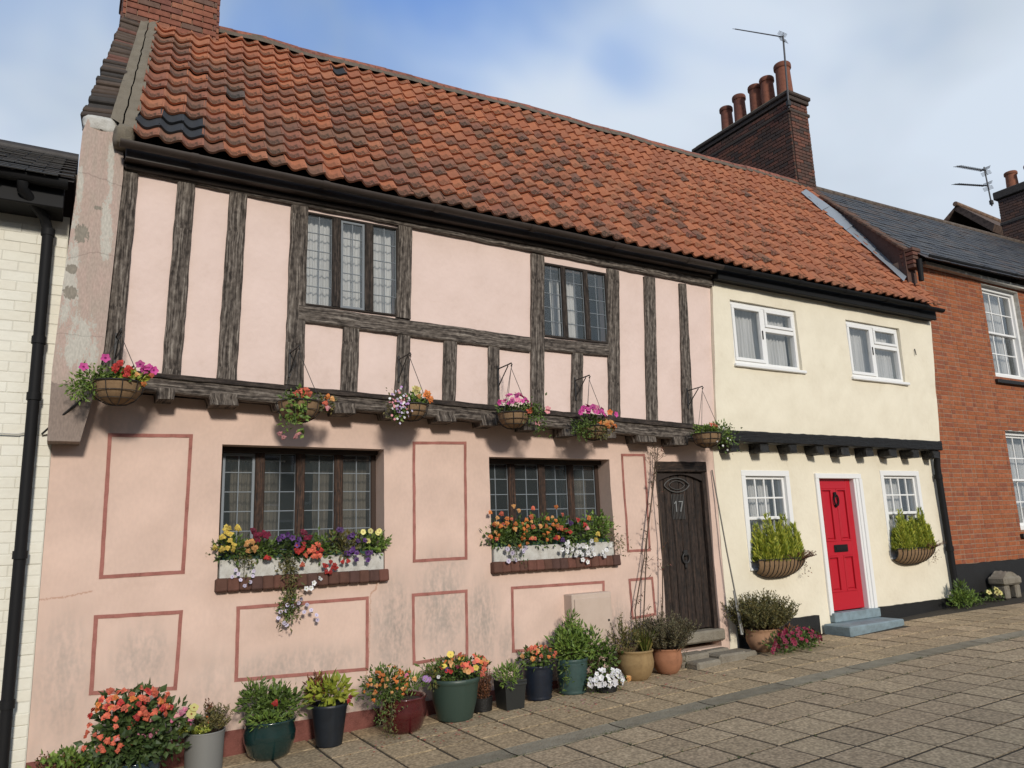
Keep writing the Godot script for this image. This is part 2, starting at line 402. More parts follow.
# ---------- walls
# a plastered wall with thickness and openings; shape(x, y) gives the front surface
func wall(called: String, parent: Node, xr: Vector2, yr: Vector2, depth: float, openings: Array, shape: Callable, m: Material, step := 0.12) -> MeshInstance3D:
	var xs := [xr.x, xr.y]; var ys := [yr.x, yr.y]
	for o in openings: xs.append_array([o.position.x, o.end.x]); ys.append_array([o.position.y, o.end.y])
	for i in int((xr.y - xr.x) / step): xs.append(xr.x + (i + 1) * step)
	for i in int((yr.y - yr.x) / step): ys.append(yr.x + (i + 1) * step)
	xs.sort(); ys.sort()
	var tidy := func(a: Array) -> Array:
		var r := [a[0]]
		for q in a:
			if q - r[-1] > 0.004: r.append(q)
		return r
	xs = tidy.call(xs); ys = tidy.call(ys)
	var g := Geo.new()
	var hole := func(x: float, y: float) -> bool:
		for o in openings:
			if o.has_point(Vector2(x, y)): return true
		return false
	var t := func(x: float, y: float) -> Vector2: return Vector2((x - WX0) / (WX1 - WX0), (WY1 - y) / (WY1 - WY0))
	var back := Vector3(0, 0, -depth)
	for j in ys.size() - 1:
		for i in xs.size() - 1:
			if hole.call((xs[i] + xs[i + 1]) / 2, (ys[j] + ys[j + 1]) / 2): continue
			var a: Vector3 = shape.call(xs[i], ys[j]); var b: Vector3 = shape.call(xs[i + 1], ys[j]); var c: Vector3 = shape.call(xs[i + 1], ys[j + 1]); var d: Vector3 = shape.call(xs[i], ys[j + 1])
			var e := 0.02
			var nrm := func(x: float, y: float) -> Vector3:
				return (shape.call(x + e, y) - shape.call(x - e, y)).cross(shape.call(x, y + e) - shape.call(x, y - e)).normalized()
			var na: Vector3 = nrm.call(xs[i], ys[j]); var nb: Vector3 = nrm.call(xs[i + 1], ys[j]); var nc: Vector3 = nrm.call(xs[i + 1], ys[j + 1]); var nd: Vector3 = nrm.call(xs[i], ys[j + 1])
			var ta: Vector2 = t.call(xs[i], ys[j]); var tb: Vector2 = t.call(xs[i + 1], ys[j]); var tc: Vector2 = t.call(xs[i + 1], ys[j + 1]); var td: Vector2 = t.call(xs[i], ys[j + 1])
			g.vert(a, na, ta); g.vert(c, nc, tc); g.vert(b, nb, tb); g.vert(a, na, ta); g.vert(d, nd, td); g.vert(c, nc, tc)
			g.quad(b + back, a + back, d + back, c + back, [tb, ta, td, tc])
	for o in openings + [Rect2(xr.x, yr.x, xr.y - xr.x, yr.y - yr.x)]:
		var outer: bool = o == openings.back() and false
		var mid: Vector2 = o.get_center()
		var sgn: float = 1.0
		if is_equal_approx(o.size.x, xr.y - xr.x) and is_equal_approx(o.size.y, yr.y - yr.x): sgn = -1.0
		for i in xs.size() - 1:
			if xs[i] < o.position.x - 0.003 or xs[i + 1] > o.end.x + 0.003: continue
			for y in [o.position.y, o.end.y]:
				var a: Vector3 = shape.call(xs[i], y); var b: Vector3 = shape.call(xs[i + 1], y)
				g.quado(a, b, b + back, a + back, Vector3(0, sgn * (mid.y - y), 0), [t.call(xs[i], y), t.call(xs[i + 1], y), t.call(xs[i + 1], y + 0.2), t.call(xs[i], y + 0.2)])
		for j in ys.size() - 1:
			if ys[j] < o.position.y - 0.003 or ys[j + 1] > o.end.y + 0.003: continue
			for x in [o.position.x, o.end.x]:
				var a: Vector3 = shape.call(x, ys[j]); var b: Vector3 = shape.call(x, ys[j + 1])
				g.quado(a, b, b + back, a + back, Vector3(sgn * (mid.x - x), 0, 0), [t.call(x, ys[j]), t.call(x, ys[j + 1]), t.call(x + 0.2, ys[j + 1]), t.call(x + 0.2, ys[j])])
	return part(called, parent, g, m)

# courses of bricks on a plane: o corner, ux along, uy up, out; the nearest are parts, the rest one mass
func brickwork(parent: Node, o: Vector3, ux: Vector3, uy: Vector3, w: float, h: float, cols: Array, opt := {}):
	var course: float = opt.get("course", 0.075)
	var bl: float = opt.get("length", 0.225)
	var joint: float = opt.get("joint", 0.010)
	var deep: float = opt.get("deep", 0.03)
	var limit: int = opt.get("limit", 300)
	var holes: Array = opt.get("holes", [])
	var mats: StandardMaterial3D = opt.get("material", M.vc_brick)
	var out := ux.cross(uy).normalized()
	var all := []
	var rows := int(h / course)
	for r in rows:
		var y0 := r * course
		var x := -bl * (0.5 if r % 2 else 0.0)
		while x < w:
			var l := bl if (opt.get("flemish", false) == false or (int(round(x / bl * 2)) % 3 != 0)) else bl * 0.5
			var a := maxf(x, 0.0); var b := minf(x + l, w)
			x += l
			var spans := [[a, b]]
			for q in holes:
				if y0 + course * 0.5 > q.position.y and y0 + course * 0.5 < q.end.y:
					var nx := []
					for s in spans:
						if q.position.x > s[0]: nx.append([s[0], minf(s[1], q.position.x)])
						if q.end.x < s[1]: nx.append([maxf(s[0], q.end.x), s[1]])
					spans = nx
			for s in spans:
				if s[1] - s[0] > 0.03: all.append([s[0], s[1], y0])
	var key := func(s) -> float: return (o + ux * s[0] + uy * s[2]).distance_squared_to(EYE)
	all.sort_custom(func(p, q): return key.call(p) < key.call(q))
	var mesh := []
	for k in 3:
		var g := Geo.new()
		g.cbox(Transform3D(), Vector3(bl - joint, course - joint, deep + 0.02), 0.004)
		mesh.append(g.mesh())
	var mass := Geo.new()
	for i in all.size():
		var s: Array = all[i]
		var c: Color = cols[rng.randi() % cols.size()]
		var mid: Vector3 = o + ux * ((s[0] + s[1]) / 2) + uy * (s[2] + course / 2) + out * (deep / 2 - 0.01 + rng.randf_range(-0.003, 0.003))
		var b := Basis(ux * ((s[1] - s[0] - joint) / (bl - joint)), uy, out).rotated(out, rng.randf_range(-0.006, 0.006))
		if i < limit: part("brick", parent, mesh[0], tint(mats, c), Transform3D(b, mid))
		else:
			mass.col = c
			mass.cbox(Transform3D(Basis(ux, uy, out), mid), Vector3(s[1] - s[0] - joint, course - joint, deep + 0.02), 0.003)
	if mass.v.size(): stuff(part("brick_courses", parent, mass, mats))

# a squared but wandering piece of timber between two edges on a plane; p = [left/top start, end, right/bottom start, end]
func timber(called: String, parent: Node, a0: Vector3, a1: Vector3, b0: Vector3, b1: Vector3, deep: float, m: Material, wander := 0.008) -> MeshInstance3D:
	var g := Geo.new()
	var l := a0.distance_to(a1)
	var n := maxi(3, int(l / 0.09))
	var sd := rng.randf() * 90.0
	var off := Vector2(rng.randf(), rng.randf())
	var wd := a0.distance_to(b0)
	var acr := (b0 - a0).normalized()
	var out := Vector3(0, 0, 1)
	var P := func(i: int, k: int) -> Vector3:     # k: 0 back left, 1 left, 2 front left, 3 front right, 4 right, 5 back right
		var t := float(i) / n
		var a := a0.lerp(a1, t) + acr * wander * wob.get_noise_2d(t * l * 90.0, sd)
		var b := b0.lerp(b1, t) + acr * wander * wob.get_noise_2d(t * l * 90.0, sd + 40.0)
		var zz := out * wander * 0.7 * wob.get_noise_2d(t * l * 70.0, sd + 77.0)
		var ch := minf(0.012, wd * 0.12)
		match k:
			0: return a - out * deep
			1: return a - out * ch + zz
			2: return a + acr * ch + zz
			3: return b - acr * ch + zz
			4: return b - out * ch + zz
		return b - out * deep
	var us := [0.0, 0.1, 0.13, 0.13 + wd, 0.16 + wd, 0.26 + wd]
	for i in n:
		for k in 5:
			var t0 := l * i / n; var t1 := l * (i + 1) / n
			var q := func(tt: float, kk: int) -> Vector2: return off + Vector2(us[kk] * 2.6, tt * 0.8)
			g.quado(P.call(i, k), P.call(i + 1, k), P.call(i + 1, k + 1), P.call(i, k + 1), [-acr, -acr + out, out, acr + out, acr][k], [q.call(t0, k), q.call(t1, k), q.call(t1, k + 1), q.call(t0, k + 1)])
	for e in [0, n]:
		g.quado(P.call(e, 0), P.call(e, 1), P.call(e, 4), P.call(e, 5), (a0 - a1) * (1 if e == 0 else -1), [off, off + Vector2(0, 0.1), off + Vector2(0.1, 0.1), off + Vector2(0.1, 0)])
	return part(called, parent, g, m)
func stud(parent: Node, called: String, p: Array, z: float, deep: float, m: Material, wander := 0.007):   # picture corners: top left, top right, bottom left, bottom right
	timber(called, parent, W(p[0], p[1], z), W(p[4], p[5], z), W(p[2], p[3], z), W(p[6], p[7], z), deep, m, wander)
func beam(parent: Node, called: String, p: Array, z: float, deep: float, m: Material, wander := 0.007):    # picture corners: top left, top right, bottom left, bottom right; grain runs along
	timber(called, parent, W(p[0], p[1], z), W(p[2], p[3], z), W(p[4], p[5], z), W(p[6], p[7], z), deep, m, wander)
# ---------- windows and doors
func window_leaded(parent: Node, r: Rect2, z: float, lights: int, cols: int, rows: int, frame_m: Material, came_m: Material, opt := {}) -> Node3D:
	var w := hub("window", parent)
	var fw: float = opt.get("frame", 0.05)
	var mw: float = opt.get("mullion", 0.075)
	var g := Geo.new()
	var a := Vector3(r.position.x, r.position.y, z); var b := Vector3(r.end.x, r.end.y, z)
	g.bbox(Vector3(a.x, a.y, z - 0.07), Vector3(b.x, a.y + fw, z)); g.bbox(Vector3(a.x, b.y - fw, z - 0.07), Vector3(b.x, b.y, z))
	g.bbox(Vector3(a.x, a.y + fw, z - 0.07), Vector3(a.x + fw, b.y - fw, z)); g.bbox(Vector3(b.x - fw, a.y + fw, z - 0.07), Vector3(b.x, b.y - fw, z))
	part("frame", w, g, frame_m)
	var lw := (r.size.x - 2 * fw - (lights - 1) * mw) / lights
	for i in lights:
		var x0 := a.x + fw + i * (lw + mw)
		if i > 0: timber("mullion", w, Vector3(x0 - mw, b.y - fw, z + 0.008), Vector3(x0 - mw, a.y + fw, z + 0.008), Vector3(x0, b.y - fw, z + 0.008), Vector3(x0, a.y + fw, z + 0.008), 0.075, frame_m, 0.003)
		var y0 := a.y + fw; var y1 := b.y - fw
		var cg := Geo.new()
		var zp := z - 0.03
		var cw := 0.009
		for c in cols + 1: cg.bbox(Vector3(x0 + lw * c / cols - cw / 2, y0, zp - 0.006), Vector3(x0 + lw * c / cols + cw / 2, y1, zp + 0.006), 0.002)
		for q in rows + 1: cg.bbox(Vector3(x0, lerpf(y0, y1, float(q) / rows) - cw / 2, zp - 0.005), Vector3(x0 + lw, lerpf(y0, y1, float(q) / rows) + cw / 2, zp + 0.005), 0.002)
		if opt.get("casement", -1) == i:
			for s in [[Vector3(x0, y0, zp - 0.012), Vector3(x0 + 0.025, y1, zp + 0.014)], [Vector3(x0 + lw - 0.025, y0, zp - 0.012), Vector3(x0 + lw, y1, zp + 0.014)], [Vector3(x0, y0, zp - 0.012), Vector3(x0 + lw, y0 + 0.025, zp + 0.0135)], [Vector3(x0, y1 - 0.025, zp - 0.012), Vector3(x0 + lw, y1, zp + 0.0135)]]: cg.bbox(s[0], s[1], 0.003)
		part("lead_came", w, cg, came_m)
		for c in cols:
			for q in rows:
				var pg := Geo.new()
				var px0 := x0 + lw * c / cols; var px1 := x0 + lw * (c + 1) / cols
				var py0 := lerpf(y0, y1, float(q) / rows); var py1 := lerpf(y0, y1, float(q + 1) / rows)
				var mid := Vector3((px0 + px1) / 2, (py0 + py1) / 2, zp)
				var bs := Basis.from_euler(Vector3(rng.randf_range(-1, 1), rng.randf_range(-1, 1), 0) * 0.018)
				pg.cbox(Transform3D(bs, Vector3.ZERO), Vector3(px1 - px0 - 0.004, py1 - py0 - 0.004, 0.003), 0.0005)
				part("pane", w, pg, M.glass, Transform3D(Basis(), mid))
	return w
func bars(g: Geo, x0: float, x1: float, y0: float, y1: float, z0: float, z1: float, t: float):      # a rectangular frame
	g.bbox(Vector3(x0, y0, z0), Vector3(x1, y0 + t, z1), 0.004); g.bbox(Vector3(x0, y1 - t, z0), Vector3(x1, y1, z1), 0.004)
	g.bbox(Vector3(x0, y0 + t, z0), Vector3(x0 + t, y1 - t, z1), 0.004); g.bbox(Vector3(x1 - t, y0 + t, z0), Vector3(x1, y1 - t, z1), 0.004)
func panes(w: Node, x0: float, x1: float, y0: float, y1: float, z: float, cols: int, rows: int, bar: float, m: Material, skew := 0.006):
	var g := Geo.new()
	for c in range(1, cols): g.bbox(Vector3(lerpf(x0, x1, float(c) / cols) - bar / 2, y0, z - 0.012), Vector3(lerpf(x0, x1, float(c) / cols) + bar / 2, y1, z + 0.012), 0.003)
	for q in range(1, rows): g.bbox(Vector3(x0, lerpf(y0, y1, float(q) / rows) - bar / 2, z - 0.011), Vector3(x1, lerpf(y0, y1, float(q) / rows) + bar / 2, z + 0.011), 0.003)
	if g.v.size(): part("glazing_bar", w, g, m)
	for c in cols:
		for q in rows:
			var pg := Geo.new()
			var sz := Vector3((x1 - x0) / cols - bar * 0.6, (y1 - y0) / rows - bar * 0.6, 0.003)
			pg.cbox(Transform3D(Basis.from_euler(Vector3(rng.randf_range(-1, 1), rng.randf_range(-1, 1), 0) * skew), Vector3.ZERO), sz, 0.0005)
			part("pane", w, pg, M.glass, Transform3D(Basis(), Vector3(lerpf(x0, x1, (c + 0.5) / cols), lerpf(y0, y1, (q + 0.5) / rows), z)))
func window_sash(parent: Node, r: Rect2, z: float, cols: int, rows: int, recess := 0.03) -> Node3D:
	var w := hub("window", parent)
	var a := r.position; var b := r.end
	var g := Geo.new()
	bars(g, a.x, b.x, a.y, b.y, z - 0.14, z + 0.012, 0.075)
	part("frame", w, g, M.white_gloss)
	var my := lerpf(a.y, b.y, 0.5)
	var up := Geo.new(); bars(up, a.x + 0.075, b.x - 0.075, my - 0.02, b.y - 0.075, z - recess - 0.03, z - recess, 0.04); part("upper_sash", w, up, M.white_gloss)
	var lo := Geo.new(); bars(lo, a.x + 0.075, b.x - 0.075, a.y + 0.075, my + 0.022, z - recess - 0.07, z - recess - 0.034, 0.045); part("lower_sash", w, lo, M.white_gloss)
	panes(w, a.x + 0.115, b.x - 0.115, my + 0.02, b.y - 0.115, z - recess - 0.015, cols, rows, 0.022, M.white_gloss)
	panes(w, a.x + 0.12, b.x - 0.12, a.y + 0.12, my - 0.022, z - recess - 0.052, cols, rows, 0.022, M.white_gloss)
	var s := Geo.new(); s.bbox(Vector3(a.x + 0.002, a.y - 0.035, z - 0.1), Vector3(b.x - 0.002, a.y - 0.002, z + 0.03), 0.008); part("sill", w, s, M.white_gloss)
	return w
func window_casement(parent: Node, r: Rect2, z: float) -> Node3D:
	var w := hub("window", parent)
	var a := r.position; var b := r.end
	var g := Geo.new()
	bars(g, a.x, b.x, a.y, b.y, z - 0.07, z + 0.004, 0.05)
	var mx := lerpf(a.x, b.x, 0.5)
	g.bbox(Vector3(mx - 0.03, a.y + 0.05, z - 0.07), Vector3(mx + 0.03, b.y - 0.05, z + 0.002), 0.004)
	var ty := b.y - 0.33
	g.bbox(Vector3(mx + 0.03, ty - 0.03, z - 0.07), Vector3(b.x - 0.05, ty + 0.03, z), 0.004)
	part("frame", w, g, M.white_gloss)
	var o := Geo.new(); bars(o, a.x + 0.052, mx - 0.032, a.y + 0.052, b.y - 0.052, z - 0.04, z + 0.016, 0.045); part("opening_light", w, o, M.white_gloss)
	var q := Geo.new(); bars(q, mx + 0.032, b.x - 0.052, ty + 0.032, b.y - 0.052, z - 0.04, z + 0.016, 0.04); part("top_light", w, q, M.white_gloss)
	panes(w, a.x + 0.09, mx - 0.07, a.y + 0.09, b.y - 0.09, z - 0.015, 1, 1, 0.0, M.white_gloss)
	panes(w, mx + 0.066, b.x - 0.085, ty + 0.066, b.y - 0.085, z - 0.015, 1, 1, 0.0, M.white_gloss)
	panes(w, mx + 0.025, b.x - 0.045, a.y + 0.045, ty - 0.025, z - 0.03, 1, 1, 0.0, M.white_gloss)
	var hd := Geo.new(); hd.bbox(Vector3(mx - 0.062, a.y + 0.38, z + 0.0165), Vector3(mx - 0.046, a.y + 0.5, z + 0.03), 0.003); part("handle", w, hd, M.iron)
	var s := Geo.new(); s.bbox(Vector3(a.x - 0.03, a.y - 0.045, z - 0.07), Vector3(b.x + 0.05, a.y - 0.002, z + 0.08), 0.008); part("sill", w, s, M.white_gloss)
	return w
func drape(called: String, label: String, x0: float, x1: float, y0: float, y1: float, z: float, m: Material, folds: float, deep := 0.025, gather := 0.0, group := ""):
	var t := thing(called, label, "curtain", Vector3((x0 + x1) / 2, y0, z), group)
	var g := Geo.new()
	var ph := rng.randf() * 6.0
	var f := func(u: float, v: float) -> Vector3:
		var w := (x1 - x0) * (1.0 - gather * (1.0 - v) * 0.5)
		return Vector3((u - 0.5) * w + (wob.get_noise_2d(v * 60.0, u * 40.0 + ph * 10.0)) * 0.01, v * (y1 - y0) + 0.012 * sin(u * folds * 5.0) * (1.0 - v), deep * (sin(u * folds * TAU + ph + v * 0.8) + 0.4 * sin(u * folds * TAU * 2.3 + ph * 2.0)) * (1.1 - 0.4 * v))
	g.grid(int(folds * 10), 6, f)
	part("cloth", t, g, m)
	var rd := Geo.new(); rd.tube([Vector3(-(x1 - x0) / 2 - 0.03, y1 - y0 + 0.005, 0), Vector3((x1 - x0) / 2 + 0.03, y1 - y0 + 0.005, 0)], 0.008); part("rail", t, rd, M.old_white)

# ---------- the long pantiled roof over both cottages
const RIDGE := [[-1.0, 7.45, -1.6], [1.28, 7.64, -1.77], [4.66, 7.93, -2.0], [7.12, 8.09, -2.13], [10.17, 8.2, -2.22], [12.64, 8.34, -2.33], [14.0, 8.4, -2.4]]
func ridge(x: float) -> Vector3:
	for i in RIDGE.size() - 1:
		if x <= RIDGE[i + 1][0]:
			var t: float = (x - RIDGE[i][0]) / (RIDGE[i + 1][0] - RIDGE[i][0])
			return Vector3(x, lerpf(RIDGE[i][1], RIDGE[i + 1][1], t), lerpf(RIDGE[i][2], RIDGE[i + 1][2], t))
	return Vector3(x, 8.4, -2.4)
func roof_at(u: float, v: float) -> Vector3:       # u along (0 left verge, 1 right verge), v from the eaves up to the ridge
	var e := Vector3(lerpf(0.34, 12.0, u), lerpf(4.97, 4.93, u) - 0.03 * sin(u * PI), 0.34)
	var r := ridge(lerpf(0.62, 12.62, u))
	var p := e.lerp(r, v)
	var n := Vector3(0, 0.62, 0.78)
	return p + n * (-0.05 * sin(v * PI) * sin(u * PI) + 0.03 * wob.get_noise_2d(u * 130.0, v * 30.0))
func pantile(seed_: int) -> ArrayMesh:
	var g := Geo.new()
	var w := 0.205; var l := 0.30; var th := 0.022
	var r := RandomNumberGenerator.new(); r.seed = seed_
	var tw := r.randf_range(-0.006, 0.006)
	var H := func(t: float) -> float: return 0.025 * (1.0 + cos(TAU * pow(t, 0.82)))
	var f := func(u: float, v: float) -> Vector3: return Vector3((u - 0.5) * w, H.call(u) + 0.036 * v + tw * u * v, v * l - l * 0.6)      # v = 1 is the tail, down the slope
	g.grid(12, 1, f, Vector2.ONE, true)
	for i in g.uv.size(): g.uv[i] = Vector2((clampf(g.uv[i].x, 0.02, 0.98) + seed_ - 1) / 4.0, g.uv[i].y * 0.98)
	for i in 12:
		var a: Vector3 = f.call(i / 12.0, 1.0); var b: Vector3 = f.call((i + 1) / 12.0, 1.0)
		g.quado(a, b, b - Vector3(0, th, 0.004), a - Vector3(0, th, 0.004), Vector3(0, 0, 1))
	for e in [0.0, 1.0]:
		var a: Vector3 = f.call(e, 0.0); var b: Vector3 = f.call(e, 1.0)
		g.quado(a, b, b - Vector3(0, th, 0), a - Vector3(0, th, 0), Vector3(e - 0.5, 0, 0))
	return g.mesh()
const ROWS := 15
const COLS := 65
func lay_tiles(parent: Node3D, c0: int, c1: int):
	var warm := [Color(0.47, 0.165, 0.078), Color(0.44, 0.155, 0.075), Color(0.41, 0.15, 0.078), Color(0.50, 0.18, 0.085), Color(0.39, 0.14, 0.072), Color(0.45, 0.175, 0.09)]
	var aged := [Color(0.33, 0.125, 0.075), Color(0.30, 0.125, 0.075), Color(0.27, 0.13, 0.08), Color(0.35, 0.14, 0.08), Color(0.24, 0.115, 0.075)]
	var grey := [Color(0.16, 0.115, 0.09), Color(0.20, 0.13, 0.095), Color(0.13, 0.095, 0.08)]
	var slate := [Color(0.035, 0.038, 0.045)]
	var meshes := []
	for k in 4: meshes.append(pantile(k + 1))
	var all := []
	for c in range(c0, c1):
		for r in ROWS:
			var u := (c + 0.5) / COLS
			var v := (r + 0.5) / (ROWS + 0.1)
			var p := roof_at(u, v)
			var dx := (roof_at(minf(u + 0.01, 1.0), v) - roof_at(u - 0.01, v)).normalized()
			var dz := (roof_at(u, v - 0.02) - roof_at(u, v + 0.02)).normalized()
			var dy := dz.cross(dx).normalized()
			dx = dy.cross(dz).normalized()
			var len_k := roof_at(u, 0).distance_to(roof_at(u, 1)) / (ROWS + 0.35) * 1.28 / 0.30
			var wid_k := roof_at(u - 0.5 / COLS, v).distance_to(roof_at(minf(u + 0.5 / COLS, 1.0), v)) * 1.09 / 0.205
			var b := Basis(dx * wid_k, dy, dz * len_k)
			b = b.rotated(dy, rng.randf_range(-0.03, 0.03)).rotated(dx, rng.randf_range(-0.02, 0.02))
			if rng.randf() < 0.045:
				b = b.rotated(dy, rng.randf_range(-0.09, 0.09))
				p += dz * rng.randf_range(0.0, 0.04)
			p += dy * rng.randf_range(0.0, 0.008) + dz * rng.randf_range(-0.012, 0.012)
			var age := 0.42 - u * 0.62 + 0.45 * wob.get_noise_2d(c * 9.0, r * 9.0) + rng.randf_range(-0.25, 0.25)
			if r >= ROWS - 3: age -= 0.45
			var pick := warm
			if age > 0.28: pick = aged
			if age > 0.78: pick = grey
			if [c, r] in [[1, 2], [1, 1], [2, 2], [2, 1], [0, 1], [11, 13]]: pick = slate
			var crust := clampi(int((age + 0.45 + rng.randf_range(-0.3, 0.3)) * 3.2), 0, 3)
			if pick == slate: crust = 0
			all.append([p, Transform3D(b, p), pick[rng.randi() % pick.size()], crust])
	all.sort_custom(func(a, b): return a[0].distance_squared_to(EYE) < b[0].distance_squared_to(EYE))
	var groups := {}
	for i in all.size():
		if i < 300: part("tile", parent, meshes[all[i][3]], tint(M.pantile, all[i][2]), all[i][1])
		else:
			if not groups.has(0): groups[0] = Geo.new()
			var g: Geo = groups[0]
			var arr: Array = meshes[all[i][3]].surface_get_arrays(0)
			var xf: Transform3D = all[i][1]
			for k in arr[Mesh.ARRAY_VERTEX].size():
				g.col = all[i][2]
				g.vert(xf * arr[Mesh.ARRAY_VERTEX][k], (xf.basis * arr[Mesh.ARRAY_NORMAL][k]).normalized(), arr[Mesh.ARRAY_TEX_UV][k])
	if groups.has(0): stuff(part("tile_courses", parent, groups[0], M.pantile))
	# boarding below the tiles, front and rear slopes
	var u0 := float(c0) / COLS; var u1 := float(c1) / COLS
	var deck := Geo.new()
	deck.grid(12, 6, func(a, b): return roof_at(lerpf(u0, u1, a), b) + Vector3(0, -0.035, -0.03))
	deck.grid(12, 1, func(a, b):
		var t: Vector3 = roof_at(lerpf(u0, u1, a), 1.0) + Vector3(0, -0.035, -0.03)
		return t.lerp(Vector3(t.x, 4.9, t.z * 2.0 - 0.4), b))
	part("boarding", parent, deck, M.timber_dark)
	# ridge tiles
	var steps := int((u1 - u0) * 30)
	for i in steps:
		var ua := lerpf(u0, u1, float(i) / steps); var ub := lerpf(u0, u1, (i + 1.03) / steps)
		if ub < 0.055: continue
		var a := roof_at(maxf(ua, 0.05), 1.0) + Vector3(0, -0.03, 0); var b := roof_at(minf(ub, 1.0), 1.0) + Vector3(0, -0.03 + 0.006, 0)
		var g := Geo.new()
		var rr := 0.105
		g.grid(10, 1, func(s, t):
			var q: Vector3 = a.lerp(b, t)
			return q + Vector3(0, sin(s * PI) * rr, cos(s * PI) * rr * 1.1), Vector2.ONE, true)
		g.grid(10, 1, func(s, t):
			var q: Vector3 = b
			return q + Vector3(0, sin(s * PI) * (rr - 0.02 * t), cos(s * PI) * (rr - 0.02 * t) * 1.1))
		part("ridge_tile", parent, g, tint(M.vc_tile, [Color(0.30, 0.11, 0.075), Color(0.26, 0.10, 0.07), Color(0.34, 0.12, 0.075)][i % 3]))
	var bed := Geo.new()
	bed.grid(24, 1, func(a, b):
		var q: Vector3 = roof_at(lerpf(maxf(u0, 0.05), u1, a), 1.0)
		return q + Vector3(0, 0.02 - 0.11 * b + 0.012 * wob.get_noise_1d(a * 3000.0), 0.095 + 0.06 * b + 0.01 * wob.get_noise_2d(a * 900.0, b * 50.0)))
	part("ridge_mortar", parent, bed, M.old_mortar)

func gutter_run(parent: Node, a: Vector3, b: Vector3, r: float, m: Material, clips := 6):
	var g := Geo.new()
	g.grid(10, 14, func(s, t): return a.lerp(b, t) + Vector3(0, -sin(s * PI) * r, -cos(s * PI) * r) + Vector3(0, 0.01 * wob.get_noise_1d(t * 300.0), 0), Vector2.ONE, true)
	g.grid(10, 14, func(s, t): return a.lerp(b, t) + Vector3(0, -sin(s * PI) * (r - 0.008), -cos(s * PI) * (r - 0.008)))
	part("gutter", parent, g, m)
	for i in clips:
		var t := (i + 0.5) / clips
		var c := a.lerp(b, t)
		var d := (b - a).normalized() * 0.03
		var q := Geo.new()
		q.grid(10, 1, func(s, w): return c + d * (w - 0.5) * 2.0 + Vector3(0, -sin(s * PI) * (r + 0.008), -cos(s * PI) * (r + 0.008)), Vector2.ONE, true)
		part("gutter_bracket", parent, q, m)

func chimney_pot(parent: Node, at: Vector3, h: float, r: float, c: Color):
	var p := hub("chimney_pot", parent, at)
	var g := Geo.new()
	g.lathe([Vector2(r * 1.12, 0), Vector2(r * 1.1, h * 0.05), Vector2(r, h * 0.12), Vector2(r * 0.9, h * 0.8), Vector2(r * 0.92, h * 0.86)], 18)
	part("shaft", p, g, tint(M.vc_brick, c))
	var q := Geo.new()
	q.lathe([Vector2(r * 0.93, h * 0.85), Vector2(r * 1.08, h * 0.87), Vector2(r * 1.08, h * 0.97), Vector2(r, h), Vector2(r * 0.8, h), Vector2(r * 0.78, h * 0.5)], 18)
	part("rim", p, q, tint(M.vc_brick, c * 0.85))

func chimney(parent: Node, a: Vector3, b: Vector3, cols: Array, mort: Material, limit: int) -> Node3D:
	var c := hub("chimney", parent)
	var core := Geo.new(); core.box(a, b); part("core", c, core, mort)
	var w := b.x - a.x; var d := b.z - a.z; var h := b.y - a.y
	brickwork(c, Vector3(a.x, a.y, b.z), Vector3.RIGHT, Vector3.UP, w, h, cols, {"limit": int(limit * 0.3)})
	brickwork(c, Vector3(a.x, a.y, a.z), Vector3.BACK, Vector3.UP, d, h, cols, {"limit": int(limit * 0.7)})
	brickwork(c, Vector3(b.x, a.y, b.z), Vector3.FORWARD, Vector3.UP, d, h, cols, {"limit": 0})
	brickwork(c, Vector3(b.x, a.y, a.z), Vector3.LEFT, Vector3.UP, w, h, cols, {"limit": 0})
	return c

func blob(g: Geo, c: Vector3, r: Vector3):        # a hand-laid lump of mortar
	g.grid(14, 9, func(u, v):
		var d := Vector3(sin(u * TAU) * sin(v * PI), cos(v * PI), cos(u * TAU) * sin(v * PI))
		var e := Vector3(signf(d.x) * pow(absf(d.x), 0.6), signf(d.y) * pow(absf(d.y), 0.6), signf(d.z) * pow(absf(d.z), 0.6))
		return c + e * r * (1.0 + 0.22 * wob.get_noise_3d(d.x * 30.0 + c.x * 90.0, d.y * 30.0, d.z * 30.0)), Vector2.ONE, true)
func wz(x: float, y: float) -> float: return 0.014 * wob.get_noise_2d(x * 22.0, y * 22.0) + 0.004 * wob.get_noise_2d(x * 110.0, y * 110.0)

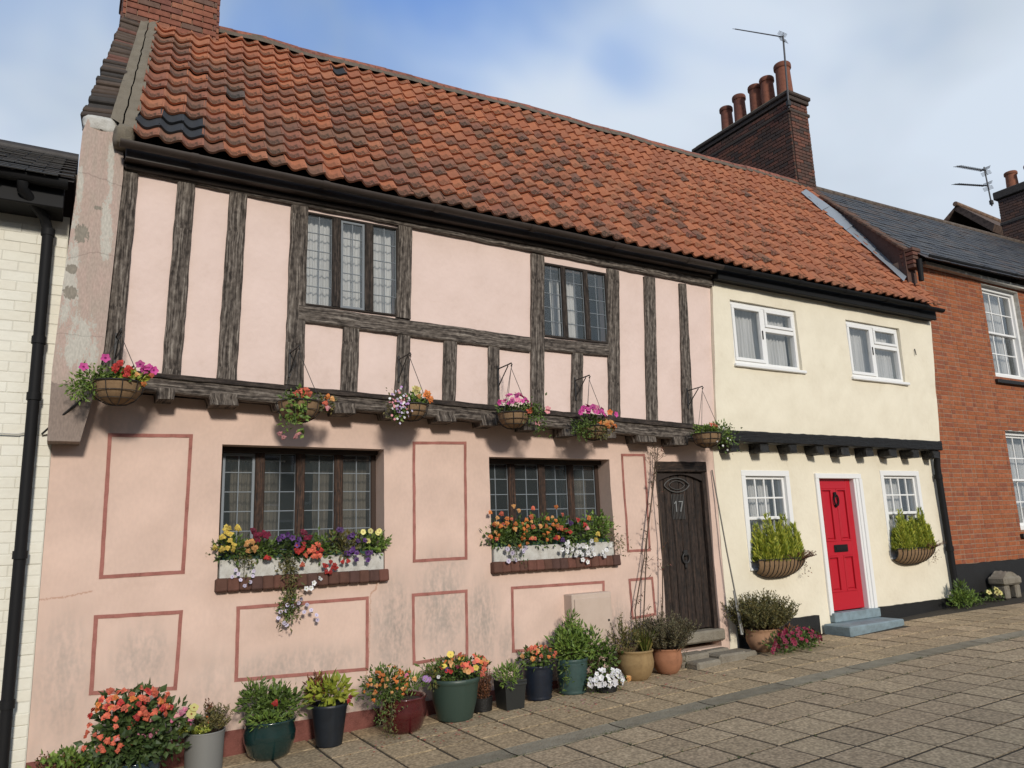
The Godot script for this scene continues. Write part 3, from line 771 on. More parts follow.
func build_pink_house():
	var h := thing("pink_house", "long pink timber-framed cottage with jettied upper floor and pantiled roof", "house")
	# ground-floor wall
	var w1 := Rect2(1.2, 1.31, 1.49, 1.15); var w2 := Rect2(3.85, 1.315, 1.58, 1.085); var dr := Rect2(6.11, 0.2, 0.84, 2.19)
	wall("lower_wall", h, Vector2(-0.07, 7.08), Vector2(-0.3, 2.86), 0.3, [w1, w2, dr], func(x, y):
		var k := clampf((y - 2.4) / 0.46, 0.0, 1.0)
		return Vector3(x, y - k * maxf(0.0, x - 0.5) * 0.035, wz(x, y)), M.pink_wall)
	var pl := Geo.new()
	pl.grid(40, 2, func(u, v): return Vector3(lerpf(-0.07, 6.08, u), lerpf(-0.3, 0.10 + 0.012 * wob.get_noise_1d(u * 300.0), v), 0.017 + wz(lerpf(-0.07, 6.08, u), lerpf(-0.3, 0.1, v)) ))
	part("plinth", h, pl, M.plinth_red)
	# painted borders
	for q in [[110, 435, 191, 436, 101, 577, 183, 572], [96, 617, 181, 612, 91, 693, 175, 688], [414, 443, 465, 443, 414, 561, 466, 558], [622, 455, 644, 455, 628, 551, 650, 550], [238, 608, 367, 598, 236, 680, 367, 669], [413, 595, 466, 591, 414, 663, 467, 655], [512, 588, 603, 582, 513, 651, 604, 645], [629, 580, 652, 578, 632, 618, 655, 614]]:
		var c := []
		for k in 4: c.append(W(q[k * 2], q[k * 2 + 1]))
		c = [c[0], c[1], c[3], c[2]]
		var g := Geo.new()
		var t := 0.0145
		var mid: Vector3 = (c[0] + c[1] + c[2] + c[3]) / 4.0
		for k in 4:
			var p0: Vector3 = c[k]; var p1: Vector3 = c[(k + 1) % 4]
			var inw := Vector3(0, 0, 1).cross((p1 - p0).normalized())
			if inw.dot(mid - p0) < 0: inw = -inw
			var al := (p1 - p0).normalized()
			var n := int(p0.distance_to(p1) / 0.06) + 2
			var zo := 0.0045 + 0.0008 * (k % 2)
			g.grid(n, 1, func(u, v):
				var p: Vector3 = (p0 - al * t).lerp(p1 + al * t, u) + inw * ((v - 0.5) * 2.0 * t + 0.003 * wob.get_noise_2d(u * 200.0, v * 70.0 + k * 20.0))
				return Vector3(p.x, p.y, wz(p.x, p.y) + zo), Vector2.ONE, inw.cross(al).z > 0 and true)
		part("painted_border", h, g, M.border)
	# upper wall and its frame
	var uw1 := Rect2(1.84, 3.75, 0.94, 0.93); var uw2 := Rect2(4.48, 3.72, 0.93, 0.87)
	wall("upper_wall", h, Vector2(0.25, 7.1), Vector2(2.95, 4.85), 0.16, [uw1, uw2], func(x, y):
		var k := clampf((3.4 - y) / 0.45, 0.0, 1.0)
		var lean: float = clampf((x - 6.0) / 1.1, 0.0, 1.0) * (-0.11 + (y - 2.99) * 0.077)
		return Vector3(x + lean, y - k * maxf(0.0, x - 0.5) * 0.038, 0.165 + 0.7 * wz(x + 20.0, y)), M.pink)
	for s in [[123, 165, 139, 169, 101, 374, 121, 376], [178, 178, 196, 182, 162, 374, 181, 377], [230, 190, 248, 193, 217, 378, 237, 380], [292, 203, 309, 207, 285, 384, 304, 386], [399, 225, 413, 228, 397, 317, 411, 319],
		[344, 323, 360, 325, 341, 390, 358, 392], [399, 330, 411, 332, 395, 396, 409, 398], [445, 338, 458, 340, 443, 400, 456, 402], [489, 344, 500, 345, 489, 405, 500, 407], [532, 253, 545, 256, 532, 410, 545, 412],
		[573, 351, 584, 353, 572, 414, 583, 416], [608, 268, 620, 271, 610, 418, 621, 420], [645, 276, 656, 278, 648, 422, 659, 424], [680, 283, 687, 284, 684, 425, 695, 427]]:
		stud(h, "stud", s, 0.202 if s[1] < 300 else 0.198, 0.06, M.timber)
	beam(h, "rail", [299, 304, 531, 337, 299, 321, 531, 352], 0.205, 0.06, M.timber)
	beam(h, "rail", [545, 338, 609, 344, 545, 350, 609, 356], 0.206, 0.06, M.timber)
	beam(h, "wall_plate", [128, 156, 714, 273, 128, 171, 714, 287], 0.210, 0.08, M.timber)
	beam(h, "bressummer", [104, 371, 716, 430, 103, 387, 716, 442], 0.225, 0.12, M.timber)
	beam(h, "ledge", [110, 368, 716, 426, 110, 373, 716, 431], 0.245, 0.09, M.timber_dark, 0.008)
	for q in [[157, 175, 388, 401], [210, 238, 393, 407], [277, 295, 399, 411], [334, 355, 403, 415], [385, 401, 408, 419], [436, 456, 411, 423], [481, 497, 414, 427], [524, 539, 420, 431], [563, 577, 425, 437], [601, 617, 427, 439], [637, 657, 432, 443], [673, 689, 437, 446]]:
		var a := W(q[0], q[2], 0.215); var b := W(q[1], q[3], 0.215)
		var z0 := 0.225 + rng.randf_range(-0.02, 0.02)
		timber("joist", h, Vector3(a.x, a.y, z0), Vector3(a.x + 0.005, minf(a.y - 0.08, b.y) + 0.008, z0), Vector3(b.x, a.y, z0), Vector3(b.x - 0.005, minf(a.y - 0.08, b.y) + 0.012, z0), 0.3, M.timber, 0.02)
	var fl := Geo.new(); fl.hexa([Vector3(-0.05, 2.89, -4.0), Vector3(7.08, 2.68, -4.0), Vector3(7.08, 2.68, 0.14), Vector3(-0.05, 2.89, 0.14), Vector3(-0.05, 2.97, -4.0), Vector3(7.08, 2.76, -4.0), Vector3(7.08, 2.76, 0.14), Vector3(-0.05, 2.97, 0.14)]); part("upper_floor", h, fl, M.timber_dark)
	# the shell behind the front
	var sh := Geo.new()
	sh.box(Vector3(-0.07, -0.3, -4.4), Vector3(7.08, 4.9, -4.15)); sh.box(Vector3(6.98, -0.3, -4.15), Vector3(7.075, 4.85, -0.31)); sh.box(Vector3(-0.06, -0.3, -4.15), Vector3(0.15, 4.85, -0.31)); sh.box(Vector3(0.15, 0.1, -4.15), Vector3(6.98, 0.2, -0.31))
	sh.box(Vector3(6.98, 2.9, -0.31), Vector3(7.075, 4.85, 0.0)); sh.box(Vector3(0.15, 2.98, -0.31), Vector3(0.24, 4.85, 0.0))
	part("inner_wall", h, sh, M.interior)
	# windows
	window_leaded(h, w1.grow(0.0), -0.22, 4, 2, 6, M.oak, M.came_pale, {"frame": 0.05, "mullion": 0.085, "casement": 0})
	window_leaded(h, w2.grow(0.0), -0.22, 4, 2, 6, M.oak, M.came_pale, {"frame": 0.05, "mullion": 0.085})
	window_leaded(h, uw1, 0.185, 3, 2, 5, M.timber_dark, M.lead_came, {"frame": 0.02, "mullion": 0.085, "casement": 1})
	window_leaded(h, uw2, 0.185, 3, 2, 5, M.timber_dark, M.lead_came, {"frame": 0.025, "mullion": 0.06})
	for q in [[w1, 19, 0.0], [w2, 20, 0.0]]:
		var r: Rect2 = q[0]
		var sill := hub("window_sill", h)
		var n := 16
		for i in n:
			var g := Geo.new()
			g.cbox(Transform3D(Basis.from_euler(Vector3(-0.12, 0, rng.randf_range(-0.03, 0.03))), Vector3.ZERO), Vector3((r.size.x + 0.04) / n - 0.001, 0.11 + rng.randf_range(-0.006, 0.006), 0.30 + rng.randf_range(-0.01, 0.01)), 0.010)
			part("brick", sill, g, tint(M.vc_brick, [Color(0.12, 0.055, 0.038), Color(0.15, 0.065, 0.045), Color(0.10, 0.05, 0.04), Color(0.17, 0.07, 0.05)][rng.randi() % 4]), Transform3D(Basis(), Vector3(r.position.x - 0.02 + (r.size.x + 0.04) * (i + 0.5) / n, r.position.y - 0.058, -0.075)))
		var lt := Geo.new(); lt.bbox(Vector3(r.position.x + 0.01, r.end.y - 0.05, -0.2), Vector3(r.end.x - 0.01, r.end.y - 0.002, -0.14)); part("lintel", h, lt, M.timber_dark)
	# door 17
	var d := hub("door", h)
	var xs := [6.17, 6.29, 6.40, 6.53, 6.65, 6.78, 6.89]
	for i in 6: timber("plank", d, Vector3(xs[i] + 0.003, 2.27, -0.07), Vector3(xs[i] + 0.003, 0.42, -0.07), Vector3(xs[i + 1] - 0.003, 2.27, -0.07), Vector3(xs[i + 1] - 0.003, 0.42, -0.07), 0.04, M.door_wood, 0.006)
	var bd := Geo.new(); bd.box(Vector3(6.17, 0.42, -0.13), Vector3(6.89, 2.27, -0.10)); part("ledge_board", d, bd, M.door_wood)
	var fr := hub("door_frame", h)
	timber("jamb", fr, Vector3(6.11, 2.28, -0.02), Vector3(6.11, 0.4, -0.02), Vector3(6.175, 2.28, -0.02), Vector3(6.175, 0.4, -0.02), 0.1, M.door_wood, 0.006)
	timber("jamb", fr, Vector3(6.885, 2.28, -0.02), Vector3(6.885, 0.4, -0.02), Vector3(6.95, 2.28, -0.02), Vector3(6.95, 0.4, -0.02), 0.1, M.door_wood, 0.006)
	timber("lintel", fr, Vector3(6.12, 2.392, 0.006), Vector3(6.94, 2.402, 0.006), Vector3(6.12, 2.26, 0.006), Vector3(6.94, 2.27, 0.006), 0.12, M.door_wood, 0.008)
	var arch := Geo.new()        # the arched underside of the head
	for i in 12:
		var a0 := i / 12.0; var a1 := (i + 1) / 12.0
		var ya := 2.16 + 0.08 * sin(a0 * PI); var yb := 2.16 + 0.08 * sin(a1 * PI)
		var xa := lerpf(6.176, 6.884, a0); var xb := lerpf(6.176, 6.884, a1)
		arch.hexa([Vector3(xa, ya, -0.03), Vector3(xb, yb, -0.03), Vector3(xb, 2.25, -0.03), Vector3(xa, 2.25, -0.03), Vector3(xa, ya, -0.068), Vector3(xb, yb, -0.068), Vector3(xb, 2.25, -0.068), Vector3(xa, 2.25, -0.068)])
	part("arch", fr, arch, M.door_wood)
	var ov := Geo.new()
	for k in [1.0, 0.62]:
		var pts := []
		for i in 33:
			var an := TAU * i / 32
			pts.append(Vector3(6.48 + 0.20 * k * cos(an), 2.11 + 0.085 * k * pow(absf(sin(an)), 1.5) * signf(sin(an)), -0.055))
		ov.tube(pts, 0.008 if k == 1.0 else 0.005, -1, 6)
	part("oval_plaque", d, ov, M.grey_iron)
	var gr_ := Geo.new()
	for i in 9: gr_.bbox(Vector3(6.385 + i * 0.0235, 1.70, -0.066), Vector3(6.393 + i * 0.0235, 2.0, -0.056), 0.002)
	part("number_grille", d, gr_, M.grey_iron)
	var tm := TextMesh.new()
	tm.text = "17"; tm.font_size = 20; tm.pixel_size = 0.0085; tm.depth = 0.01
	var sf := SystemFont.new(); sf.font_names = ["Droid Sans"]; tm.font = sf
	part("number", d, tm, paint(lin(0.21, 0.215, 0.215), 0.65), Transform3D(Basis().scaled(Vector3(0.85, 1, 1)), Vector3(6.482, 1.85, -0.05)))
	var kn := Geo.new()
	var ring := []
	for i in 17: ring.append(Vector3(6.53 + 0.052 * sin(TAU * i / 16), 1.24 + 0.06 * cos(TAU * i / 16), -0.045))
	kn.tube(ring, 0.011); kn.cbox(Transform3D(Basis(), Vector3(6.53, 1.30, -0.05)), Vector3(0.06, 0.07, 0.035), 0.012); kn.cbox(Transform3D(Basis(), Vector3(6.53, 1.17, -0.05)), Vector3(0.035, 0.09, 0.02), 0.006)
	part("knocker", d, kn, M.iron)
	var th := Geo.new(); th.bbox(Vector3(6.08, 0.27, -0.3), Vector3(6.99, 0.40, 0.05), 0.02); part("threshold", h, th, M.stone)
	# meter cabinet
	var cb := hub("meter_cabinet", h)
	var cg := Geo.new(); cg.bbox(Vector3(4.71, 0.36, -0.02), Vector3(5.23, 0.95, 0.145), 0.008); part("case", cb, cg, paint(lin(0.55, 0.44, 0.365), 0.7, T.plaster, 1.3))
	var cd := Geo.new(); cd.bbox(Vector3(4.735, 0.385, 0.1452), Vector3(5.205, 0.905, 0.162), 0.006); part("door", cb, cd, paint(lin(0.54, 0.425, 0.35), 0.7, T.plaster, 1.3))
	var ck := Geo.new(); ck.cbox(Transform3D(Basis(), Vector3(5.165, 0.66, 0.165)), Vector3(0.022, 0.022, 0.012), 0.004); part("lock", cb, ck, M.iron)
	# gable end: rendered pier, kneeler, sloping brick coping
	var ge := Geo.new()
	var poly := [Vector2(-0.101, 2.42), Vector2(0.117, 2.42), Vector2(0.19, 2.8), Vector2(0.236, 3.16), Vector2(0.288, 4.68), Vector2(0.27, 5.05), Vector2(0.20, 5.12), Vector2(0.0, 5.12), Vector2(-0.03, 5.0), Vector2(-0.045, 4.385), Vector2(-0.084, 3.617), Vector2(-0.107, 2.968)]
	var zf := 0.235; var zb := -0.3
	var cen := Vector2(0.08, 3.7)
	var ctr := Vector3(cen.x, cen.y, zf)
	for i in poly.size():
		var p: Vector2 = poly[i]; var q: Vector2 = poly[(i + 1) % poly.size()]
		ge.trio(ctr, Vector3(p.x, p.y, zf), Vector3(q.x, q.y, zf), Vector3(0, 0, 1)); ge.trio(ctr - Vector3(0, 0, zf - zb), Vector3(p.x, p.y, zb), Vector3(q.x, q.y, zb), Vector3(0, 0, -1))
		var m2 := (p + q) / 2.0 - cen
		ge.quado(Vector3(p.x, p.y, zf), Vector3(q.x, q.y, zf), Vector3(q.x, q.y, zb), Vector3(p.x, p.y, zb), Vector3(m2.x, m2.y, 0))
	for i in ge.v.size(): ge.uv[i] = Vector2((ge.v[i].x + 0.13) / 0.44, (5.15 - ge.v[i].y) / 2.75)
	part("gable_pier", h, ge, M.gable_front)
	var A0 := Vector3(-0.03, 5.15, 0.14); var A1 := Vector3(0.29, 7.41, -1.58); var B0 := Vector3(0.21, 5.22, 0.14); var B1 := Vector3(0.49, 7.47, -1.64)
	var party := Geo.new()
	party.hexa([A0 - Vector3(0, 0.08, 0), B0 - Vector3(0, 0.08, 0), B1 - Vector3(0, 0.08, 0), A1 - Vector3(0, 0.08, 0), Vector3(-0.06, 4.0, 0.14), Vector3(0.22, 4.0, 0.14), Vector3(0.45, 4.0, -1.64), Vector3(0.1, 4.0, -1.58)])
	party.hexa([A1 - Vector3(0, 0.08, 0), B1 - Vector3(0, 0.08, 0), Vector3(0.6, 5.0, -4.2), Vector3(0.4, 5.0, -4.2), Vector3(0.1, 4.0, -1.58), Vector3(0.45, 4.0, -1.64), Vector3(0.6, 4.0, -4.2), Vector3(0.4, 4.0, -4.2)])
	part("gable_wall", h, party, M.gable_pink)
	var cop := hub("gable_coping", h)
	var kb := Geo.new(); blob(kb, Vector3(0.10, 5.10, 0.15), Vector3(0.14, 0.075, 0.10)); part("kneeler", cop, kb, M.old_white)
	var nb := 36
	for i in nb:
		var t := (i + 0.5) / nb
		var a := A0.lerp(A1, t); var b := B0.lerp(B1, t)
		var al := (A1 - A0).normalized(); var ac := (b - a).normalized(); var up := ac.cross(al).normalized()
		if up.y < 0: up = -up
		ac = al.cross(up).normalized()
		if ac.x < 0: ac = -ac
		var bs := Basis(ac, up, ac.cross(up)).rotated(ac, rng.randf_range(-0.06, 0.06)).rotated(up, rng.randf_range(-0.05, 0.05))
		var g := Geo.new()
		g.cbox(Transform3D(), Vector3(a.distance_to(b) + rng.randf_range(0.0, 0.05), 0.15 + rng.randf_range(-0.03, 0.03), A0.distance_to(A1) / nb - 0.010), 0.010)
		part("brick", cop, g, tint(M.vc_brick, [Color(0.060, 0.045, 0.036), Color(0.08, 0.055, 0.04), Color(0.045, 0.038, 0.033), Color(0.10, 0.07, 0.052), Color(0.16, 0.07, 0.05)][rng.randi() % (5 if t > 0.3 else 4)]), Transform3D(bs, a.lerp(b, 0.5) - up * 0.05 + up * rng.randf_range(-0.01, 0.01)))
	var bedc := Geo.new(); bedc.hexa([A0 - Vector3(0, 0.1, 0), B0 - Vector3(0, 0.1, 0), B1 - Vector3(0, 0.1, 0), A1 - Vector3(0, 0.1, 0), A0 - Vector3(0, 0.02, 0), B0 - Vector3(0, 0.02, 0), B1 - Vector3(0, 0.02, 0), A1 - Vector3(0, 0.02, 0)]); part("mortar_bed", cop, bedc, M.soot_mortar)
	var fls := Geo.new()
	for half in 2: fls.grid(3, 30, func(u0, v):
		var u: float = (u0 * (0.46 + 0.05 * wob.get_noise_1d(v * 500.0)) if half == 0 else lerpf(0.52 + 0.05 * wob.get_noise_1d(v * 500.0), 1.0, u0))
		var a := B0.lerp(B1, lerpf(-0.02, 1.0, v)) + Vector3(-0.04, 0.0, 0.05)
		var b := roof_at(0.0, lerpf(0.0, 0.97, v)) + Vector3(0.012 + 0.03 * wob.get_noise_1d(v * 400.0), 0.055, 0.05)
		return a.lerp(b, u) + Vector3(0, 0.018 * wob.get_noise_2d(u * 60.0, v * 200.0), 0.018 * wob.get_noise_2d(u * 90.0 + 50.0, v * 260.0)))
	blob(fls, Vector3(0.275, 4.985, 0.24), Vector3(0.085, 0.10, 0.15))
	part("cement_fillet", h, fls, M.cement)
	# roof, chimney, gutter
	var rf := hub("roof", h)
	lay_tiles(rf, 0, 37)
	var ch := chimney(h, Vector3(0.28, 7.0, -2.35), Vector3(1.22, 7.93, -1.5), [Color(0.30, 0.11, 0.07), Color(0.26, 0.095, 0.06), Color(0.34, 0.14, 0.085), Color(0.22, 0.09, 0.065), Color(0.17, 0.10, 0.075)], M.mortar, 130)
	var cap := Geo.new(); cap.bbox(Vector3(0.235, 7.94, -2.395), Vector3(1.265, 8.03, -1.455), 0.01); cap.bbox(Vector3(0.255, 8.032, -2.37), Vector3(1.245, 8.6, -1.48), 0.01); part("cap_courses", ch, cap, tint(M.vc_brick, Color(0.14, 0.07, 0.05)))
	gutter_run(h, Vector3(0.24, 4.892, 0.415), Vector3(7.1, 4.86, 0.415), 0.05, M.gutter_brown, 6)
	var fa := Geo.new(); fa.bbox(Vector3(0.29, 4.79, 0.31), Vector3(7.09, 4.89, 0.335), 0.006); fa.bbox(Vector3(0.29, 4.795, 0.17), Vector3(7.09, 4.81, 0.308), 0.004); part("fascia", h, fa, M.gutter_brown)
	var cbm := Geo.new(); cbm.bbox(Vector3(0.29, 4.745, 0.205), Vector3(7.09, 4.785, 0.245), 0.012); part("cornice", h, cbm, M.timber_dark)
	# iron brackets of the hanging baskets
	for b in BASKETS:
		var tip := basket_hook(b)
		var br := Geo.new()
		br.tube([Vector3(tip.x - 0.02, tip.y + 0.005, 0.2), Vector3(tip.x - 0.005, tip.y + 0.015, tip.z - 0.03), tip + Vector3(0, 0.02, 0.005), tip + Vector3(0, 0.0, 0.02), tip + Vector3(0, -0.012, 0.0)], 0.007)
		br.tube([Vector3(tip.x - 0.02, tip.y - 0.19, 0.2), Vector3(tip.x - 0.01, tip.y - 0.08, 0.3), Vector3(tip.x, tip.y + 0.005, tip.z - 0.06)], 0.006)
		br.bbox(Vector3(tip.x - 0.03, tip.y - 0.22, 0.2), Vector3(tip.x - 0.01, tip.y + 0.04, 0.212), 0.003)
		part("basket_bracket", h, br, M.iron)
const BASKETS := [[121, 331, 118, 388, 0.185], [299, 348, 301, 407, 0.185], [410, 355, 413, 409, 0.155], [511, 365, 514, 417, 0.165], [589, 377, 596, 430, 0.15], [702, 388, 708, 437, 0.17]]
func basket_hook(b: Array) -> Vector3: return W(b[0], b[1], 0.44)



func build_cream_house():
	var h := thing("cream_house", "cream rendered cottage with red front door and white windows", "house")
	var wl := Rect2(7.54, 1.07, 0.91, 1.23); var wr := Rect2(10.445, 1.075, 0.965, 1.25); var dr := Rect2(8.98, 0.40, 0.96, 1.86)
	wall("lower_wall", h, Vector2(7.085, 11.88), Vector2(-0.1, 2.74), 0.25, [wl, wr, dr], func(x, y): return Vector3(x, y, wz(x, y) * 0.7), M.cream)
	var up1 := Rect2(7.42, 3.66, 1.29, 0.86); var up2 := Rect2(9.80, 3.66, 1.29, 0.86)
	wall("upper_wall", h, Vector2(7.105, 11.86), Vector2(2.72, 4.86), 0.2, [up1, up2], func(x, y):
		var lean: float = clampf((7.4 - x) / 0.29, 0.0, 1.0) * (-0.11 + (y - 2.99) * 0.077)
		return Vector3(x + lean + (0.24 * clampf((y - 2.72) / 2.1, 0, 1) - 0.09 if x > 11.0 else 0.0) * clampf((x - 11.0) / 0.86, 0, 1), y, 0.2 + wz(x, y)), M.cream)
	window_sash(h, wl, 0.0, 4, 2); window_sash(h, wr, 0.0, 4, 2)
	window_casement(h, up1, 0.16); window_casement(h, up2, 0.16)
	# black plinth
	for s in [[7.2, 8.72], [9.96, 11.92]]:
		var p := Geo.new()
		p.grid(20, 2, func(u, v): return Vector3(lerpf(s[0], s[1], u), lerpf(-0.05, 0.41 + 0.01 * wob.get_noise_1d(u * 200.0), v), 0.03 + 0.5 * wz(lerpf(s[0], s[1], u), v)))
		p.grid(20, 1, func(u, v): return Vector3(lerpf(s[0], s[1], u), 0.41 + 0.01 * wob.get_noise_1d(u * 200.0), 0.03 - 0.03 * v))
		part("plinth", h, p, M.plinth_black)
	# beam and joist ends, painted black
	timber("bressummer", h, Vector3(7.0, 2.775, 0.235), Vector3(11.76, 2.775, 0.235), Vector3(7.0, 2.63, 0.235), Vector3(11.76, 2.63, 0.235), 0.13, M.black_beam, 0.01)
	for i in 9:
		var x := 7.27 + i * 0.545
		timber("joist", h, Vector3(x - 0.085, 2.63, 0.205), Vector3(x - 0.075 + rng.randf_range(-0.015, 0.015), 2.515 + rng.randf_range(-0.012, 0.012), 0.205), Vector3(x + 0.085, 2.63, 0.205), Vector3(x + 0.075, 2.51 + rng.randf_range(-0.012, 0.012), 0.205), 0.26, M.black_beam, 0.025)
	var fl := Geo.new(); fl.box(Vector3(7.09, 2.66, -4.2), Vector3(11.85, 2.74, 0.1)); part("upper_floor", h, fl, M.timber_dark)
	var sh := Geo.new()
	sh.box(Vector3(7.09, -0.1, -4.5), Vector3(12.6, 4.9, -4.25)); sh.box(Vector3(11.75, -0.1, -4.25), Vector3(11.89, 2.65, -0.26)); sh.box(Vector3(7.09, 0.1, -4.25), Vector3(11.75, 0.25, -0.26)); sh.box(Vector3(11.72, 2.75, -4.25), Vector3(11.84, 4.85, -0.02)); sh.box(Vector3(7.09, 0.25, -4.2), Vector3(7.15, 4.85, -0.3))
	part("inner_wall", h, sh, M.interior)
	# red door with its white architrave
	var fr := hub("door_frame", h)
	var f := Geo.new()
	f.bbox(Vector3(8.96, 0.38, -0.1), Vector3(9.03, 2.20, 0.03)); f.bbox(Vector3(9.79, 0.38, -0.1), Vector3(9.83, 2.20, 0.02)); f.bbox(Vector3(8.96, 2.20, -0.1), Vector3(9.955, 2.27, 0.033)); f.bbox(Vector3(9.83, 0.38, -0.1), Vector3(9.885, 2.198, 0.032)); f.bbox(Vector3(9.887, 0.38, -0.1), Vector3(9.955, 2.198, 0.045))
	part("architrave", fr, f, M.white_gloss)
	var d := hub("door", h)
	d.transform = Transform3D(Basis().scaled(Vector3(1.086, 1, 1)), Vector3(9.032 * (1.0 - 1.086), 0, 0))
	var z := -0.06
	var dg := Geo.new(); dg.box(Vector3(9.032, 0.42, z - 0.04), Vector3(9.728, 2.198, z - 0.012)); part("panel_field", d, dg, M.red_door)
	var st := Geo.new()
	st.bbox(Vector3(9.032, 0.42, z - 0.012), Vector3(9.13, 2.197, z + 0.012), 0.005); st.bbox(Vector3(9.63, 0.42, z - 0.012), Vector3(9.728, 2.197, z + 0.012), 0.005); st.bbox(Vector3(9.335, 0.66, z - 0.012), Vector3(9.425, 2.06, z + 0.011), 0.005)
	for y in [[0.42, 0.66], [1.14, 1.34], [2.06, 2.197]]: st.bbox(Vector3(9.13, y[0], z - 0.012), Vector3(9.63, y[1], z + 0.0105), 0.005)
	part("rails_and_stiles", d, st, M.red_door)
	for q in [[9.13, 9.335, 0.66, 1.14], [9.425, 9.63, 0.66, 1.14], [9.13, 9.335, 1.34, 2.06], [9.425, 9.63, 1.34, 2.06]]:
		var g := Geo.new(); bars(g, q[0], q[1], q[2], q[3], z - 0.012, z + 0.016, 0.022); g.cbox(Transform3D(Basis(), Vector3((q[0] + q[1]) / 2, (q[2] + q[3]) / 2, z - 0.008)), Vector3(q[1] - q[0] - 0.075, q[3] - q[2] - 0.075, 0.02), 0.009); part("panel", d, g, M.red_door)
	var lb := Geo.new(); lb.bbox(Vector3(9.255, 1.19, z + 0.0105), Vector3(9.525, 1.29, z + 0.024), 0.008); lb.bbox(Vector3(9.28, 1.215, z + 0.0242), Vector3(9.50, 1.265, z + 0.032), 0.004); part("letter_plate", d, lb, M.black_gloss)
	var kn := Geo.new()
	kn.cbox(Transform3D(Basis(), Vector3(9.38, 1.98, z + 0.025)), Vector3(0.05, 0.07, 0.03), 0.01)
	var ring := []
	for i in 15: ring.append(Vector3(9.38 + 0.042 * sin(TAU * i / 14), 1.90 + 0.075 * cos(TAU * i / 14), z + 0.04))
	kn.tube(ring, 0.012); kn.cbox(Transform3D(Basis(), Vector3(9.38, 1.82, z + 0.02)), Vector3(0.04, 0.04, 0.02), 0.008)
	part("knocker", d, kn, M.black_gloss)
	# hook irons and the black downpipe at the corner
	for p in [[932, 352]]:
		var e := W(p[0] - 17, p[1], 0.21)
		var g := Geo.new(); g.tube([e + Vector3(0, 0.05, 0.0), e + Vector3(0.0, -0.05, 0.012)], 0.007); part("wall_tie", h, g, M.iron)
	var dp := Geo.new()
	dp.tube([Vector3(11.80, 2.63, 0.11), Vector3(11.815, 2.4, 0.075), Vector3(11.84, 1.2, 0.07), Vector3(11.86, 0.29, 0.07)], 0.048, 0.048, 12)
	part("downpipe", h, dp, M.black_gloss)
	for y in [2.2, 1.1]:
		var g := Geo.new(); g.tube([Vector3(11.86 - 0.022 * y, y, 0.072), Vector3(11.86 - 0.022 * y, y + 0.07, 0.072)], 0.058, 0.058, 12); part("pipe_collar", h, g, M.black_gloss)
	var rf := hub("roof", h)
	lay_tiles(rf, 37, COLS)
	gutter_run(h, Vector3(7.1, 4.86, 0.415), Vector3(12.0, 4.875, 0.415), 0.05, M.black_gloss, 5)
	var fa := Geo.new(); fa.bbox(Vector3(7.11, 4.72, 0.29), Vector3(11.95, 4.88, 0.335), 0.006); fa.bbox(Vector3(7.11, 4.73, 0.18), Vector3(11.95, 4.75, 0.288), 0.004); part("fascia", h, fa, M.black_gloss)
	# big stack on the party wall
	var cols := [Color(0.13, 0.062, 0.045), Color(0.16, 0.07, 0.05), Color(0.10, 0.055, 0.042), Color(0.19, 0.075, 0.05), Color(0.075, 0.05, 0.042)]
	var ch := chimney(h, Vector3(12.34, 7.4, -4.85), Vector3(12.88, 10.13, -2.22), cols, M.soot_mortar, 300)
	for q in [[9.86, 9.93, 0.045, 0.01], [10.13, 10.22, 0.05, 0.012], [10.222, 10.31, 0.085, 0.02]]:
		var g := Geo.new(); g.bbox(Vector3(12.34 - q[2], q[0], -4.85 - q[2]), Vector3(12.88 + q[2], q[1], -2.22 + q[2]), q[3]); part("cap_course", ch, g, tint(M.vc_brick, Color(0.075, 0.055, 0.045)))
	var fl2 := Geo.new(); fl2.cbox(Transform3D(Basis(), Vector3(12.61, 10.33, -3.535)), Vector3(0.6, 0.07, 2.65), 0.03); part("flaunching", ch, fl2, tint(M.vc_brick, Color(0.17, 0.155, 0.09)))
	for p in [[785, 92, 64, 0.135], [769, 103, 78, 0.12], [757, 111, 86, 0.115], [741, 120, 96, 0.115], [728, 130, 108, 0.115]]:
		var a := X(p[0], p[1], 12.6); var b := X(p[0] - 1.5, p[2], 12.6)
		chimney_pot(ch, Vector3(12.6, 10.34, a.z), b.y - 10.34, p[3] * 1.22, [Color(0.30, 0.11, 0.065), Color(0.24, 0.09, 0.06), Color(0.27, 0.10, 0.06)][rng.randi() % 3])
	# lead over the tiles along the brick parapet, in lapped sheets
	var la := [[801, 192, 806, 189], [822, 210, 830, 206], [846, 230, 855, 224], [872, 252, 881, 244], [904, 281, 909, 272]]
	for i in 4:
		var lf := Geo.new()
		var Q := func(px: float, py: float, lift: float) -> Vector3:
			var n := Vector3(0, 2.67, 3.39).normalized()
			var o := roof_at(0.97, 0.0) + n * lift
			var rd := ray(px, py)
			return EYE + rd * ((o - EYE).dot(n) / rd.dot(n))
		lf.grid(4, 4, func(u, v):
			var a: Vector3 = Q.call(lerpf(la[i][0], la[i + 1][0], v), lerpf(la[i][1], la[i + 1][1], v), 0.085 + 0.012 * v)
			var b: Vector3 = Q.call(lerpf(la[i][2], la[i + 1][2], v), lerpf(la[i][3], la[i + 1][3], v), 0.11 + 0.012 * v)
			return a.lerp(b, u) + Vector3(0, 0.012 * wob.get_noise_2d(u * 60.0 + i * 30.0, v * 90.0), 0))
		part("lead_flashing", h, lf, M.lead)

